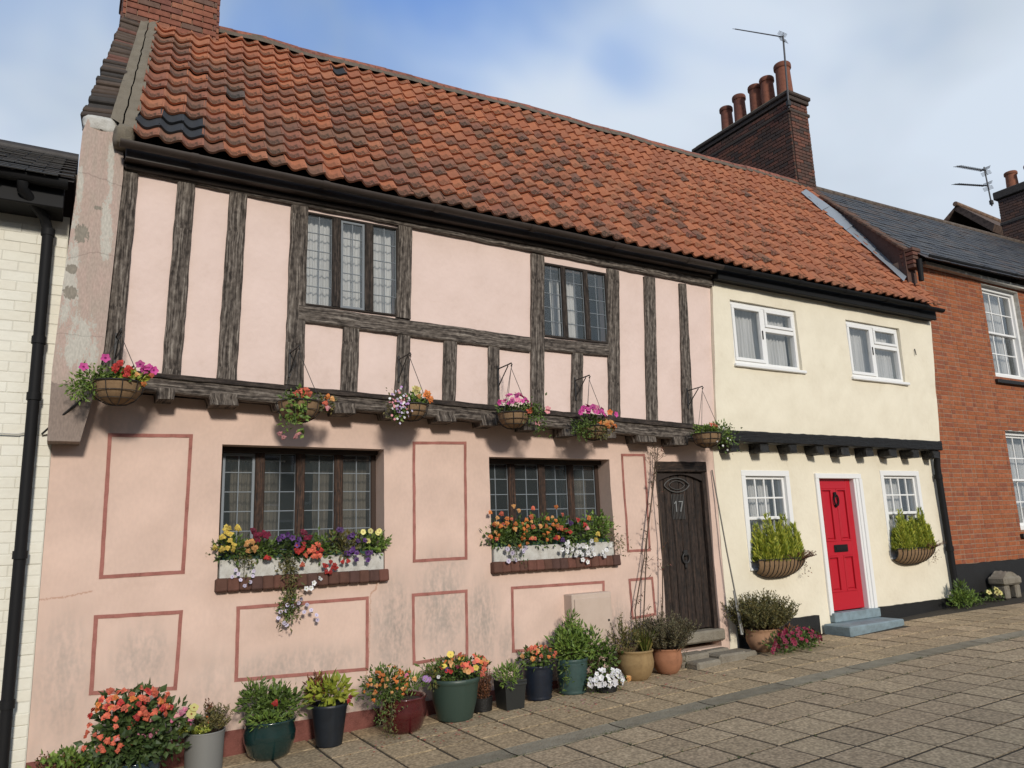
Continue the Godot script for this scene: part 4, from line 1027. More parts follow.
func slates(parent: Node, a: Vector3, b: Vector3, up: Vector3, nx: int, ny: int, cols: Array):
	var g := Geo.new()
	var ux := (b - a) / nx; var uy := up / ny
	var out := ux.cross(uy).normalized()
	if out.y < 0: out = -out
	var dx := ux.normalized(); var dv := uy.normalized()
	for r in ny:
		for i in nx + 1:
			if i + 0.5 * (r % 2) > nx - 0.3: continue
			var mid := a + ux * (i + 0.5 * (r % 2)) + uy * (r + 0.25) + out * (0.012 + rng.randf_range(-0.003, 0.004))
			g.col = cols[rng.randi() % cols.size()]
			var bs := Basis(dx, out, dx.cross(out)).rotated(dx, -0.055 * signf(dx.cross(out).dot(dv)) * -1.0).rotated(out, rng.randf_range(-0.02, 0.02))
			g.cbox(Transform3D(bs, mid), Vector3(ux.length() * 0.97, 0.012, uy.length() * 1.5), 0.003)
	stuff(part("slate_courses", parent, g, M.vc_slate))

func build_brick_house():
	var h := thing("brick_house", "red brick house with slate roof and black painted plinth", "house")
	var cols := [Color(0.37, 0.11, 0.042), Color(0.40, 0.122, 0.046), Color(0.34, 0.10, 0.042), Color(0.42, 0.135, 0.055), Color(0.30, 0.092, 0.045), Color(0.38, 0.122, 0.05)]
	var wu := Rect2(14.15, 4.03, 1.25, 1.72); var wd := Rect2(14.15, 1.35, 1.25, 1.72)
	var back := Geo.new()
	var x0 := 11.91; var x1 := 21.0
	for q in [[x0, 14.15, 0.2, 5.85], [15.4, x1, 0.2, 5.85], [14.15, 15.4, 0.2, 1.35], [14.15, 15.4, 3.07, 4.03], [14.15, 15.4, 5.75, 5.85]]: back.box(Vector3(q[0], q[2], -0.25), Vector3(q[1], q[3], -0.004))
	part("mortar_wall", h, back, M.mortar)
	var wl := hub("brick_front", h)
	brickwork(wl, Vector3(x0, 0.88, -0.004), Vector3.RIGHT, Vector3.UP, 4.6, 4.95, cols, {"holes": [Rect2(14.15 - x0, 4.03 - 0.88, 1.25, 1.72), Rect2(14.15 - x0, 1.35 - 0.88, 1.25, 1.72)], "limit": 300, "deep": 0.004, "joint": 0.012, "flemish": true})
	var pl := Geo.new(); pl.grid(30, 4, func(u, v): return Vector3(lerpf(12.0, 17.0, u), lerpf(0.1, 0.885 + 0.02 * wob.get_noise_1d(u * 300.0), v), 0.03 + 0.012 * wob.get_noise_2d(u * 400.0, v * 60.0)))
	pl.grid(30, 1, func(u, v): return Vector3(lerpf(12.0, 17.0, u), 0.885 + 0.02 * wob.get_noise_1d(u * 300.0), 0.03 - 0.034 * v))
	part("plinth", h, pl, M.plinth_black)
	window_sash(h, wu, -0.09, 3, 2); window_sash(h, wd, -0.09, 3, 2)
	for r in [wu, wd]:
		var rv := Geo.new(); rv.box(Vector3(r.end.x - 0.012, r.position.y, -0.2), Vector3(r.end.x, r.end.y, 0.0)); rv.box(Vector3(r.position.x, r.end.y - 0.012, -0.2), Vector3(r.end.x - 0.013, r.end.y, 0.0)); part("reveal", h, rv, M.old_white)
		var sl := Geo.new(); sl.bbox(Vector3(r.position.x - 0.06, r.position.y - 0.13, -0.1), Vector3(r.end.x + 0.06, r.position.y - 0.058, 0.06), 0.01); part("stone_sill", h, sl, M.plinth_black)
	var sh := Geo.new(); sh.box(Vector3(x0, 0.2, -4.6), Vector3(x1, 5.85, -4.4)); sh.box(Vector3(x1 - 0.2, 0.2, -4.4), Vector3(x1, 5.8, -0.26)); sh.box(Vector3(12.0, 0.2, -4.4), Vector3(12.15, 5.8, -0.26)); sh.box(Vector3(12.15, 3.3, -4.4), Vector3(x1 - 0.2, 3.45, -0.26)); sh.box(Vector3(12.15, 0.2, -4.4), Vector3(x1 - 0.2, 0.3, -0.26))
	part("inner_wall", h, sh, M.interior)
	# slate roof
	var rf := hub("roof", h)
	var e0 := Vector3(12.1, 5.86, 0.2); var e1 := Vector3(25.0, 6.2, 0.2)
	var r0 := Vector3(12.95, 8.34, -2.33)
	slates(rf, e0, e1, r0 - e0, 52, 20, [Color(0.045, 0.05, 0.06), Color(0.055, 0.06, 0.07), Color(0.038, 0.042, 0.052), Color(0.065, 0.066, 0.07), Color(0.075, 0.06, 0.055)])
	var dk := Geo.new()
	var dn := Vector3(0, -0.02, -0.02)
	dk.quado(e0 + dn, e1 + dn, e1 + (r0 - e0) + dn, r0 + dn, Vector3(0, 1, 1)); dk.quado(r0 + dn, e1 + (r0 - e0) + dn, Vector3(25.8, 6.0, -4.8), Vector3(12.4, 5.8, -4.8), Vector3(0, 1, -1))
	part("boarding", rf, dk, M.timber_dark)
	var rt := Geo.new(); rt.tube([r0 + Vector3(0, 0.0, 0), e1 + (r0 - e0) + Vector3(0, 0.0, 0)], 0.07, 0.07, 8); part("ridge_cap", rf, rt, tint(M.vc_tile, Color(0.13, 0.10, 0.08)))
	var wb := Geo.new(); wb.bbox(Vector3(12.3, 5.79, 0.0), Vector3(21.0, 5.86, 0.1), 0.006); part("eaves_board", h, wb, M.old_white)
	gutter_run(h, Vector3(12.15, 5.9, 0.2), Vector3(21.0, 6.12, 0.2), 0.06, M.black_gloss, 8)
	# parapet on the party wall, brick with tile coping
	var pp := hub("party_parapet", h)
	var p0 := W(904, 251, 0.02); var p1 := W(807, 189, -2.3)
	var pg := Geo.new()
	var wd2 := Vector3(0.26, 0, 0)
	pg.hexa([p0, p0 + wd2, p1 + wd2, p1, p0 - Vector3(0, 0.9, 0), p0 + wd2 - Vector3(0, 0.9, 0), p1 + wd2 - Vector3(0, 0.9, 0), p1 - Vector3(0, 0.9, 0)])
	part("wall", pp, pg, tint(M.vc_brick, Color(0.12, 0.065, 0.05)))
	var nn := 22
	for i in nn:
		var t := (i + 0.5) / nn
		var c := p0.lerp(p1, t) + wd2 / 2 + Vector3(0, 0.03, 0)
		var al := (p1 - p0).normalized()
		var up := Vector3.RIGHT.cross(al).normalized()
		if up.y < 0: up = -up
		var g := Geo.new(); g.cbox(Transform3D(), Vector3(0.34, 0.045, p0.distance_to(p1) / nn * 1.04), 0.008)
		part("coping_tile", pp, g, tint(M.vc_brick, [Color(0.14, 0.08, 0.055), Color(0.11, 0.07, 0.052), Color(0.17, 0.09, 0.06)][i % 3]), Transform3D(Basis(Vector3.RIGHT, up, Vector3.RIGHT.cross(up)).rotated(Vector3.RIGHT, -0.07), c))
	for i in 5:
		var g := Geo.new(); g.cbox(Transform3D(), Vector3(0.19 + 0.008 * i, 0.058, 0.2 + 0.012 * i), 0.006); part("kneeler_brick", pp, g, tint(M.vc_brick, [Color(0.14, 0.075, 0.055), Color(0.19, 0.08, 0.055)][i % 2]), Transform3D(Basis(), p0 + Vector3(0.12, -0.28 + 0.07 * i, 0.02)))
	var bp := Geo.new(); bp.tube([p0 + Vector3(0.12, -0.55, 0.15), p0 + Vector3(0.12, -0.18, 0.16)], 0.04, 0.045, 10); part("rainwater_head", pp, bp, M.black_gloss)
	# far stack with pots, and the tiled rear wing behind the ridge
	var cc := chimney(h, Vector3(21.28, 7.6, -2.72), Vector3(22.1, 9.95, -0.9), [Color(0.13, 0.075, 0.06), Color(0.10, 0.065, 0.055), Color(0.16, 0.085, 0.06)], M.soot_mortar, 60)
	for q in [[9.2, 9.3, 0.05], [9.95, 10.17, 0.09]]:
		var g := Geo.new(); g.bbox(Vector3(21.28 - q[2], q[0], -2.72 - q[2]), Vector3(22.1 + q[2], q[1], -0.9 + q[2]), 0.02); part("cap_course", cc, g, tint(M.vc_brick, Color(0.07, 0.06, 0.055)))
	for zz in [-2.5, -2.0, -1.4]: chimney_pot(cc, Vector3(21.68, 10.16, zz), 0.58, 0.15, Color(0.33, 0.13, 0.075))
	var rw := hub("rear_wing", h)
	var q0 := W(957, 205, -5.0); var q1 := W(1003, 224, -5.0)
	var rg := Geo.new()
	q1 = Vector3(q1.x, q0.y - 0.15, q0.z)
	rg.hexa([q0 + Vector3(-0.25, -1.1, 1.1), q1 + Vector3(0.5, -1.1, 1.1), q1 + Vector3(0.5, 0, 0), q0, q0 + Vector3(-0.25, -1.3, 1.0), q1 + Vector3(0.5, -1.3, 1.0), q1 + Vector3(0.5, -0.15, -0.1), q0 + Vector3(0, -0.15, -0.1)])
	rg.hexa([q0 + Vector3(-0.25, -1.1, -1.3), q1 + Vector3(0.5, -1.1, -1.3), q1 + Vector3(0.5, 0.01, -0.02), q0 + Vector3(0, 0.01, -0.02), q0 + Vector3(-0.25, -1.3, -1.2), q1 + Vector3(0.5, -1.3, -1.2), q1 + Vector3(0.5, -0.15, -0.12), q0 + Vector3(0, -0.15, -0.12)])
	part("tiled_slope", rw, rg, tint(M.vc_tile, Color(0.12, 0.075, 0.055)))
	var rr := Geo.new(); rr.tube([q0 + Vector3(-0.1, 0.02, 0), q1 + Vector3(0.5, 0.02, 0)], 0.08, 0.08, 8); part("ridge_cap", rw, rr, tint(M.vc_tile, Color(0.24, 0.15, 0.10)))
	var rwl := Geo.new(); rwl.box(q0 + Vector3(0.0, -4.0, -1.0), q1 + Vector3(0.4, -1.15, 0.9)); part("wall", rw, rwl, tint(M.vc_brick, Color(0.12, 0.06, 0.045)))

func build_white_brick_house():
	var h := thing("white_brick_house", "cream painted brick house with low slate roof and black downpipe", "house")
	var cols := [Color(0.78, 0.755, 0.66), Color(0.79, 0.765, 0.67), Color(0.775, 0.745, 0.645), Color(0.80, 0.78, 0.69)]
	var g := Geo.new(); g.box(Vector3(-4.0, -0.5, -4.4), Vector3(-0.072, 4.32, 0.0)); part("wall_core", h, g, M.cream_mortar)
	var br := hub("brick_front", h)
	brickwork(br, Vector3(-1.3, -0.3, 0.0), Vector3.RIGHT, Vector3.UP, 1.225, 4.56, cols, {"limit": 300, "deep": 0.003, "joint": 0.004, "course": 0.082, "material": M.vc_painted})
	brickwork(br, Vector3(-4.0, -0.3, 0.0), Vector3.RIGHT, Vector3.UP, 2.7, 4.56, cols, {"limit": 0, "deep": 0.003, "joint": 0.004, "course": 0.082, "material": M.vc_painted})
	var rf := hub("roof", h)
	var e0 := Vector3(-4.0, 4.50, 0.36); var e1 := Vector3(-0.06, 4.50, 0.36)
	var up := Vector3(0, 1.5, -2.85)
	slates(rf, e0, e1, up, 18, 15, [Color(0.035, 0.033, 0.032), Color(0.045, 0.042, 0.04), Color(0.05, 0.045, 0.04), Color(0.03, 0.029, 0.03)])
	var dk := Geo.new(); dk.quado(e0 - Vector3(0, 0.02, 0), e1 - Vector3(0, 0.02, 0), e1 + up - Vector3(0, 0.02, 0), e0 + up - Vector3(0, 0.02, 0), Vector3(0, 1, 1)); dk.quado(e0 + up - Vector3(0, 0.02, 0), e1 + up - Vector3(0, 0.02, 0), Vector3(-0.06, 4.3, -5.0), Vector3(-4, 4.3, -5.0), Vector3(0, 1, -1)); part("boarding", rf, dk, M.timber_dark)
	var rd := Geo.new(); rd.tube([e0 + up, e1 + up], 0.08, 0.08, 8); part("ridge_cap", rf, rd, tint(M.vc_slate, Color(0.04, 0.035, 0.035)))
	var fa := Geo.new(); fa.bbox(Vector3(-4.0, 4.27, 0.0), Vector3(-0.12, 4.46, 0.30), 0.006); part("fascia", h, fa, M.black_gloss)
	gutter_run(h, Vector3(-4.0, 4.47, 0.365), Vector3(-0.1, 4.47, 0.365), 0.06, M.black_gloss, 4)
	var dp := Geo.new()
	dp.tube([Vector3(-0.40, 4.42, 0.36), Vector3(-0.40, 4.36, 0.34), Vector3(-0.25, 4.24, 0.14), Vector3(-0.215, 4.14, 0.09), Vector3(-0.215, 2.0, 0.085), Vector3(-0.215, -0.14, 0.085)], 0.042, 0.042, 12)
	part("downpipe", h, dp, M.black_gloss)
	for y in [4.1, 3.2, 2.75, 1.55, 0.5]:
		var q := Geo.new(); q.tube([Vector3(-0.215, y, 0.087), Vector3(-0.215, y + 0.06, 0.087)], 0.05, 0.05, 12); part("pipe_collar", h, q, M.black_gloss)
	var stay := Geo.new(); stay.tube([W(42, 434, 0.03), W(64, 414, 0.24), W(86, 396, 0.26)], 0.008); part("stay_rod", h, stay, M.iron)
	var wire := Geo.new(); wire.tube([Vector3(-0.9, 2.5, 0.03), Vector3(-0.3, 2.49, 0.03), Vector3(-0.17, 2.52, 0.05)], 0.006); part("cable", h, wire, M.old_white)

# the terrace across the street, mirrored in the ground-floor panes
func build_terrace():
	for k in 5:
		var x0 := -17.0 + k * 8.5
		var t := thing("terraced_house", ["grey rendered", "red brick", "buff brick", "brown brick", "white rendered"][k] + " terraced house across the street, facing the cottages", "house", Vector3(x0, gy(x0), 18.0), "terrace across the street")
		var g := Geo.new()
		var hh: float = [5.6, 6.0, 5.5, 5.9, 5.7][k]
		g.box(Vector3(0, -0.4, 0), Vector3(8.49, hh, 6.0)); part("wall", t, g, tint(M.vc_brick, [Color(0.30, 0.29, 0.27), Color(0.25, 0.10, 0.07), Color(0.33, 0.27, 0.19), Color(0.18, 0.11, 0.08), Color(0.55, 0.53, 0.48)][k]))
		var r := Geo.new()
		r.hexa([Vector3(0, hh - 0.05, -0.3), Vector3(8.49, hh - 0.05, -0.3), Vector3(8.49, hh + 2.2, 3.0), Vector3(0, hh + 2.2, 3.0), Vector3(0, hh - 0.15, -0.2), Vector3(8.49, hh - 0.15, -0.2), Vector3(8.49, hh + 2.0, 3.0), Vector3(0, hh + 2.0, 3.0)])
		r.hexa([Vector3(0, hh - 0.05, 6.3), Vector3(8.49, hh - 0.05, 6.3), Vector3(8.49, hh + 2.21, 3.01), Vector3(0, hh + 2.21, 3.01), Vector3(0, hh - 0.15, 6.2), Vector3(8.49, hh - 0.15, 6.2), Vector3(8.49, hh + 2.0, 3.01), Vector3(0, hh + 2.0, 3.01)])
		part("roof", t, r, tint(M.vc_slate, Color(0.07, 0.06, 0.06)))
		for wx in [1.4, 6.0]:
			for wy in [0.9, 3.5]:
				var w := hub("window", t)
				var f := Geo.new(); bars(f, wx, wx + 1.1, wy, wy + 1.5, -0.03, 0.02, 0.07); f.bbox(Vector3(wx + 0.07, wy + 0.72, -0.025), Vector3(wx + 1.03, wy + 0.77, 0.015)); part("frame", w, f, M.white_gloss)
				var p := Geo.new(); p.box(Vector3(wx + 0.05, wy + 0.05, -0.012), Vector3(wx + 1.05, wy + 1.45, -0.006)); part("pane", w, p, paint(lin(0.02, 0.022, 0.025), 0.05))
		var d := Geo.new(); d.bbox(Vector3(3.7, 0.0, -0.03), Vector3(4.6, 2.1, -0.005)); part("door", t, d, paint([lin(0.02, 0.06, 0.04), lin(0.02, 0.03, 0.08), lin(0.15, 0.02, 0.02), lin(0.03, 0.03, 0.03), lin(0.1, 0.15, 0.2)][k], 0.4))
# ---------- street
func bend(x: float) -> float: return 0.012 * pow(maxf(0.0, x - 5.0), 2.0)
func slab_field(parent: Node3D, x0: float, x1: float, z0: float, rows: int, size: float, cols: Array, lift: float, skip: Callable, stagger := 0.0):
	var all := []
	for r in rows:
		var n := int((x1 - x0) / size)
		for i in n:
			var x := x0 + (i + 0.5 + stagger * (r % 2)) * size
			var z := z0 + (r + 0.5) * size
			if skip.call(x, z): continue
			var zz := z + bend(x)
			all.append([Vector3(x, gy(x) + lift, zz), rng.randi() % cols.size()])
	all.sort_custom(func(a, b): return a[0].distance_squared_to(EYE) < b[0].distance_squared_to(EYE))
	var mesh := []
	for k in 3:
		var g := Geo.new(); g.cbox(Transform3D(), Vector3(size - 0.024, 0.05, size - 0.024), 0.0015); mesh.append(g.mesh())
	var mass := Geo.new()
	for i in all.size():
		var p: Vector3 = all[i][0]
		var b := Basis.from_euler(Vector3(rng.randf_range(-1, 1) * 0.006, -0.024 * maxf(0.0, p.x - 5.0), atan(0.036) + rng.randf_range(-1, 1) * 0.006))
		p.y += rng.randf_range(-0.003, 0.003) - 0.025
		if i < 290: part("paving_slab", parent, mesh[i % 3], tint(M.vc_slab, cols[all[i][1]]), Transform3D(b, p))
		else:
			mass.col = cols[all[i][1]]
			mass.cbox(Transform3D(b, p), Vector3(size - 0.024, 0.05, size - 0.024), 0.0015)
	if mass.v.size(): stuff(part("paving_mass", parent, mass, M.vc_slab))
func build_street():
	var gnd := MeshInstance3D.new()
	gnd.name = "ground"; gnd.set_meta("kind", "structure")
	var g := Geo.new()
	for q in [[-260.0, -40.0], [-40.0, 60.0], [60.0, 260.0]]:
		var P := func(x: float, z: float) -> Vector3: return Vector3(x, gy(clampf(x, -40.0, 60.0)) - 0.009, z)
		g.quad(P.call(q[0], 260.0), P.call(q[1], 260.0), P.call(q[1], -260.0), P.call(q[0], -260.0))
	gnd.mesh = g.mesh(); gnd.material_override = paint(lin(0.075, 0.062, 0.045), 1.0, T.aggregate, 3.0, T.grit_n, 0.8)
	add_child(gnd)
	var S := 0.375
	var pav := structure("pavement")
	var warm := [Color(0.605, 0.473, 0.305), Color(0.551, 0.432, 0.281), Color(0.648, 0.509, 0.338), Color(0.508, 0.397, 0.258), Color(0.583, 0.458, 0.305)]
	slab_field(pav, 0.1 - S * 6, 15.0, 1.44 - 4 * S, 4, S, warm, 0.0, func(x, z): return (z < 0.05) or (x > 6.2 and x < 7.35 and z < 0.3) or (x > 8.7 and x < 9.95 and z < 0.5))
	var edge := structure("channel")
	for i in 16:
		var x0 := -2.0 + i * 1.02; var x1 := x0 + 1.005
		var q := Geo.new()
		q.grid(6, 4, func(u, v):
			var x := lerpf(x0, x1, u)
			return Vector3(x, gy(x) + 0.001 - 0.005 * sin(v * PI), 1.665 - v * 0.22 + bend(x)))
		q.grid(6, 1, func(u, v):
			var x := lerpf(x0, x1, u)
			return Vector3(x, gy(x) - 0.04 * (1.0 - v), 1.665 + bend(x)))
		part("channel_stone", edge, q, tint(M.stone, [Color(0.29, 0.265, 0.20), Color(0.26, 0.235, 0.175), Color(0.32, 0.29, 0.22)][i % 3]))
	var road := structure("road")
	var cool := [Color(0.575, 0.456, 0.314), Color(0.536, 0.426, 0.293), Color(0.614, 0.491, 0.339), Color(0.556, 0.438, 0.304), Color(0.517, 0.408, 0.283)]
	slab_field(road, 0.13 - S * 6, 16.0, 1.675, 15, S, cool, -0.004, func(x, z): return z > 3.2 + (16.0 - x) * 0.9)
	# moss and grass in the joints
	var moss := Geo.new()
	for i in 900:
		var x := 2.2 + rng.randf() * 11.0
		var j := rng.randf()
		var z := (1.67 if j < 0.5 else (1.435 if j < 0.6 else 1.675 + S * (1 + rng.randi() % 3))) + bend(x) + rng.randfn(0, 0.02)
		if wob.get_noise_2d(x * 25.0, z * 60.0) < 0.02: continue
		moss.col = Color(0.05, 0.075, 0.02).lerp(Color(0.10, 0.12, 0.03), rng.randf())
		for k in 3:
			var d := Vector3(rng.randf_range(-1, 1), rng.randf_range(0.4, 1.4), rng.randf_range(-1, 1)).normalized()
			moss.leaf(Vector3(x, gy(x) - 0.012, z) + Vector3(rng.randfn(0, 0.015), 0, rng.randfn(0, 0.012)), d, d.cross(Vector3(0.3, 0.2, 1)).normalized(), 0.022, 0.01)
	var ms := part("moss", self, moss, M.leafy)
	ms.set_meta("kind", "stuff"); ms.set_meta("label", "moss and small weeds in the paving joints"); ms.set_meta("category", "moss")
	# fallen petals
	var pet := Geo.new()
	for i in 230:
		var p := G(rng.randf_range(300, 720), 0.0 + 700)
		var cx: float = [2.6, 3.0, 3.7, 4.4, 4.9, 5.6][rng.randi() % 6] + rng.randfn(0, 0.3)
		p = Vector3(cx, gy(cx) + 0.004, clampf(0.72 + rng.randfn(0, 0.17), 0.45, 1.3))
		pet.col = [Color(0.45, 0.10, 0.08), Color(0.5, 0.16, 0.13), Color(0.22, 0.12, 0.05), Color(0.13, 0.09, 0.05), Color(0.40, 0.2, 0.2)][rng.randi() % 5]
		var d := Vector3(rng.randf_range(-1, 1), 0.15, rng.randf_range(-1, 1)).normalized()
		pet.leaf(p, d, d.cross(Vector3.UP).normalized(), rng.randf_range(0.015, 0.035), rng.randf_range(0.012, 0.022))
	var pp := part("fallen_petals", self, pet, M.petal)
	pp.set_meta("kind", "stuff"); pp.set_meta("label", "dropped pink petals and dead leaves on the paving by the pots"); pp.set_meta("category", "petals")
	# steps
	var st := thing("stone_doorstep", "worn flagstone step in front of the dark plank door", "step", Vector3(6.7, gy(6.7), 0.2))
	for q in [[Vector3(-0.62, -0.1, -0.15), Vector3(-0.2, 0.10, 0.06), 0.0], [Vector3(-0.60, -0.1, 0.07), Vector3(-0.22, 0.05, 0.26), 0.05], [Vector3(-0.19, -0.1, 0.0), Vector3(0.22, 0.085, 0.22), -0.06], [Vector3(-0.18, -0.1, -0.15), Vector3(0.2, 0.10, -0.01), 0.03], [Vector3(0.23, -0.1, -0.15), Vector3(0.46, 0.06, 0.16), 0.08]]:
		var gq := Geo.new(); gq.cbox(Transform3D(Basis.from_euler(Vector3(0, q[2], 0.012)), (q[0] + q[1]) / 2), q[1] - q[0], 0.022); part("flagstone", st, gq, M.stone)
	var bs := thing("blue_doorstep", "blue grey painted concrete step below the red door", "step", Vector3(9.33, gy(9.3), 0.2))
	var b1 := Geo.new(); b1.bbox(Vector3(-0.56, -0.1, -0.17), Vector3(0.58, 0.095, 0.24), 0.015); part("tread", bs, b1, M.blue_step)
	var b2 := Geo.new(); b2.bbox(Vector3(-0.36, 0.0952, -0.26), Vector3(0.62, 0.215, -0.12), 0.01); part("riser", bs, b2, M.blue_step)

# ---------- plants
var flower_meshes := {}
func flower_mesh(kind: String, c: Color, eye: Color) -> ArrayMesh:
	var key := kind + str(c) + str(eye)
	if flower_meshes.has(key): return flower_meshes[key]
	var g := Geo.new()
	if kind == "trumpet":        # five-lobed open trumpet
		var n := 20
		for i in n:
			var a0 := TAU * i / n; var a1 := TAU * (i + 1) / n
			var r0 := 0.86 + 0.14 * cos(a0 * 5.0); var r1 := 0.86 + 0.14 * cos(a1 * 5.0)
			var p := func(a: float, r: float, y: float) -> Vector3: return Vector3(cos(a) * r, y, sin(a) * r)
			g.col = eye
			g.tri(Vector3(0, -0.2, 0), p.call(a1, 0.25, 0.0), p.call(a0, 0.25, 0.0))
			g.col = c
			g.quad(p.call(a0, 0.25, 0.0), p.call(a1, 0.25, 0.0), p.call(a1, r1, 0.18 + 0.07 * sin(a1 * 10.0)), p.call(a0, r0, 0.18 + 0.07 * sin(a0 * 10.0)))
	elif kind == "rosette":      # full double bloom
		for ring in 4:
			var n: int = [7, 6, 5, 3][ring]
			for i in n:
				var a := TAU * i / n + ring * 0.5 + 0.3 * sin(i * 2.7 + ring)
				var d := Vector3(cos(a), 0.05 + ring * 0.55 + 0.12 * sin(i * 3.1), sin(a)).normalized()
				g.col = c.lerp(eye, ring * 0.2) * (0.9 + 0.16 * sin(i * 1.9 + ring * 2.0))
				g.leaf(Vector3(0, ring * 0.08, 0), d, d.cross(Vector3.UP).normalized(), (1.0 - ring * 0.17) * (0.9 + 0.15 * sin(i * 2.3)), 0.9 - ring * 0.14, -0.28)
	else:                        # pansy or small open face: five round petals
		for i in 5:
			var a := TAU * i / 5
			var d := Vector3(cos(a), 0.12, sin(a)).normalized()
			var s := d.cross(Vector3.UP).normalized()
			g.col = c
			var pts := []
			for k in 7:
				var t := PI * (k / 6.0) - PI / 2
				pts.append(d * (0.5 + 0.5 * cos(t)) + s * 0.55 * sin(t) + Vector3(0, 0.05 * i / 5.0, 0))
			for k in 6: g.trio(Vector3(0, 0.02, 0), pts[k], pts[k + 1], Vector3.UP)
		g.col = eye
		for i in 6: g.trio(Vector3(0, 0.1, 0), Vector3(cos(TAU * i / 6) * 0.22, 0.08, sin(TAU * i / 6) * 0.22), Vector3(cos(TAU * (i + 1) / 6) * 0.22, 0.08, sin(TAU * (i + 1) / 6) * 0.22), Vector3.UP)
	flower_meshes[key] = g.mesh()
	return flower_meshes[key]
const HUES := {"orange": [Color(0.679, 0.185, 0.043), Color(0.473, 0.230, 0.044)], "coral": [Color(0.677, 0.134, 0.077), Color(0.639, 0.193, 0.096)], "scarlet": [Color(0.520, 0.038, 0.030), Color(0.336, 0.028, 0.028)], "crimson": [Color(0.19, 0.006, 0.035), Color(0.084, 0.012, 0.020)], "magenta": [Color(0.525, 0.055, 0.266), Color(0.254, 0.019, 0.132)],
	"pink": [Color(0.615, 0.170, 0.291), Color(0.695, 0.371, 0.412)], "rose": [Color(0.645, 0.256, 0.281), Color(0.697, 0.414, 0.373)], "yellow": [Color(0.700, 0.538, 0.101), Color(0.520, 0.317, 0.058)], "lemon": [Color(0.726, 0.661, 0.240), Color(0.299, 0.113, 0.032)], "purple": [Color(0.078, 0.022, 0.135), Color(0.026, 0.010, 0.042)], "white": [Color(0.720, 0.711, 0.720), Color(0.405, 0.445, 0.243)], "lilac": [Color(0.556, 0.499, 0.637), Color(0.044, 0.020, 0.085)], "apricot": [Color(0.708, 0.368, 0.141), Color(0.601, 0.277, 0.058)], "mauve": [Color(0.422, 0.227, 0.519), Color(0.440, 0.359, 0.116)]}
func bloom(parent: Node, p: Vector3, d: Vector3, r: float, hue: String, kind := "trumpet"):
	var up := d.normalized()
	var s := up.cross(Vector3(0.31, 0.2, 0.93)).normalized()
	up = (up + Vector3(rng.randfn(), rng.randfn(), rng.randfn()) * 0.22).normalized()
	s = up.cross(Vector3(0.31, 0.2, 0.93)).normalized()
	var b := Basis(s, up, s.cross(up)).rotated(up, rng.randf() * TAU).scaled_local(Vector3.ONE * r)
	var tone: float = [0.72, 0.95, 1.12][rng.randi() % 3]
	part("flower", parent, flower_mesh(kind, HUES[hue][0] * tone, HUES[hue][1] * tone), M.petal, Transform3D(b, p))
const GREENS := {"mid": [Color(0.074, 0.121, 0.022), Color(0.107, 0.164, 0.031), Color(0.058, 0.093, 0.020)], "dark": [Color(0.037, 0.064, 0.018), Color(0.053, 0.086, 0.022), Color(0.066, 0.100, 0.028)], "lime": [Color(0.264, 0.300, 0.034), Color(0.198, 0.243, 0.034), Color(0.330, 0.343, 0.056)], "fresh": [Color(0.124, 0.200, 0.034), Color(0.165, 0.236, 0.045), Color(0.091, 0.150, 0.028)], "olive": [Color(0.116, 0.107, 0.034), Color(0.149, 0.121, 0.039), Color(0.083, 0.086, 0.031)], "grey": [Color(0.091, 0.086, 0.045), Color(0.124, 0.107, 0.056), Color(0.083, 0.064, 0.036)], "rust": [Color(0.149, 0.050, 0.025), Color(0.215, 0.086, 0.034), Color(0.099, 0.043, 0.025)]}
func bush(g: Geo, c: Vector3, r: Vector3, n: int, l: float, w: float, green: String, up := 0.5, lump := 0.35):
	var cols: Array = GREENS[green]
	var so := rng.randf() * 100.0
	for i in n:
		var d := Vector3(rng.randfn(), rng.randfn(), rng.randfn()).normalized()
		var k := pow(rng.randf(), 0.42) * (1.0 + lump * wob.get_noise_3d(d.x * 90.0 + so, d.y * 90.0, d.z * 90.0) * 2.0)
		var p := c + d * r * k
		var o := (d + Vector3(0, up, 0) + Vector3(rng.randfn(), rng.randfn(), rng.randfn()) * 0.45).normalized()
		var s := o.cross(Vector3(rng.randfn(), rng.randfn(), rng.randfn())).normalized()
		var q: Color = cols[rng.randi() % cols.size()]
		g.col = q * rng.randf_range(0.75, 1.3)
		var m := rng.randf_range(0.65, 1.2)
		g.leaf(p, o, s, l * m, w * m)
func sprigs(g: Geo, c: Vector3, spread: float, h: float, n: int, green: String, leaf_l := 0.022, leaf_w := 0.008, per := 18, lean := 0.5):      # upright twigs set with narrow leaves
	var cols: Array = GREENS[green]
	for i in n:
		var a := rng.randf() * TAU
		var rr := sqrt(rng.randf()) * spread
		var p0 := c + Vector3(cos(a) * rr * 0.45, 0, sin(a) * rr * 0.45)
		var hh := h * rng.randf_range(0.55, 1.0) * (1.0 - 0.35 * rr / spread)
		var p1 := p0 + Vector3(cos(a) * rr * lean * 1.3, hh, sin(a) * rr * lean * 1.3) + Vector3(rng.randfn(), 0, rng.randfn()) * 0.02
		g.col = Color(0.05, 0.035, 0.022)
		g.tube([p0, p0.lerp(p1, 0.5) + Vector3(0, h * 0.04, 0), p1], 0.0028, 0.0012, 3)
		for k in per:
			var t := lerpf(0.25, 1.0, float(k) / per)
			var d := Vector3(rng.randfn(), 0.9, rng.randfn()).normalized()
			g.col = cols[rng.randi() % cols.size()] * rng.randf_range(0.8, 1.3)
			g.leaf(p0.lerp(p1, t), d, d.cross(Vector3(rng.randfn(), 0, rng.randfn())).normalized(), leaf_l * rng.randf_range(0.7, 1.3), leaf_w)
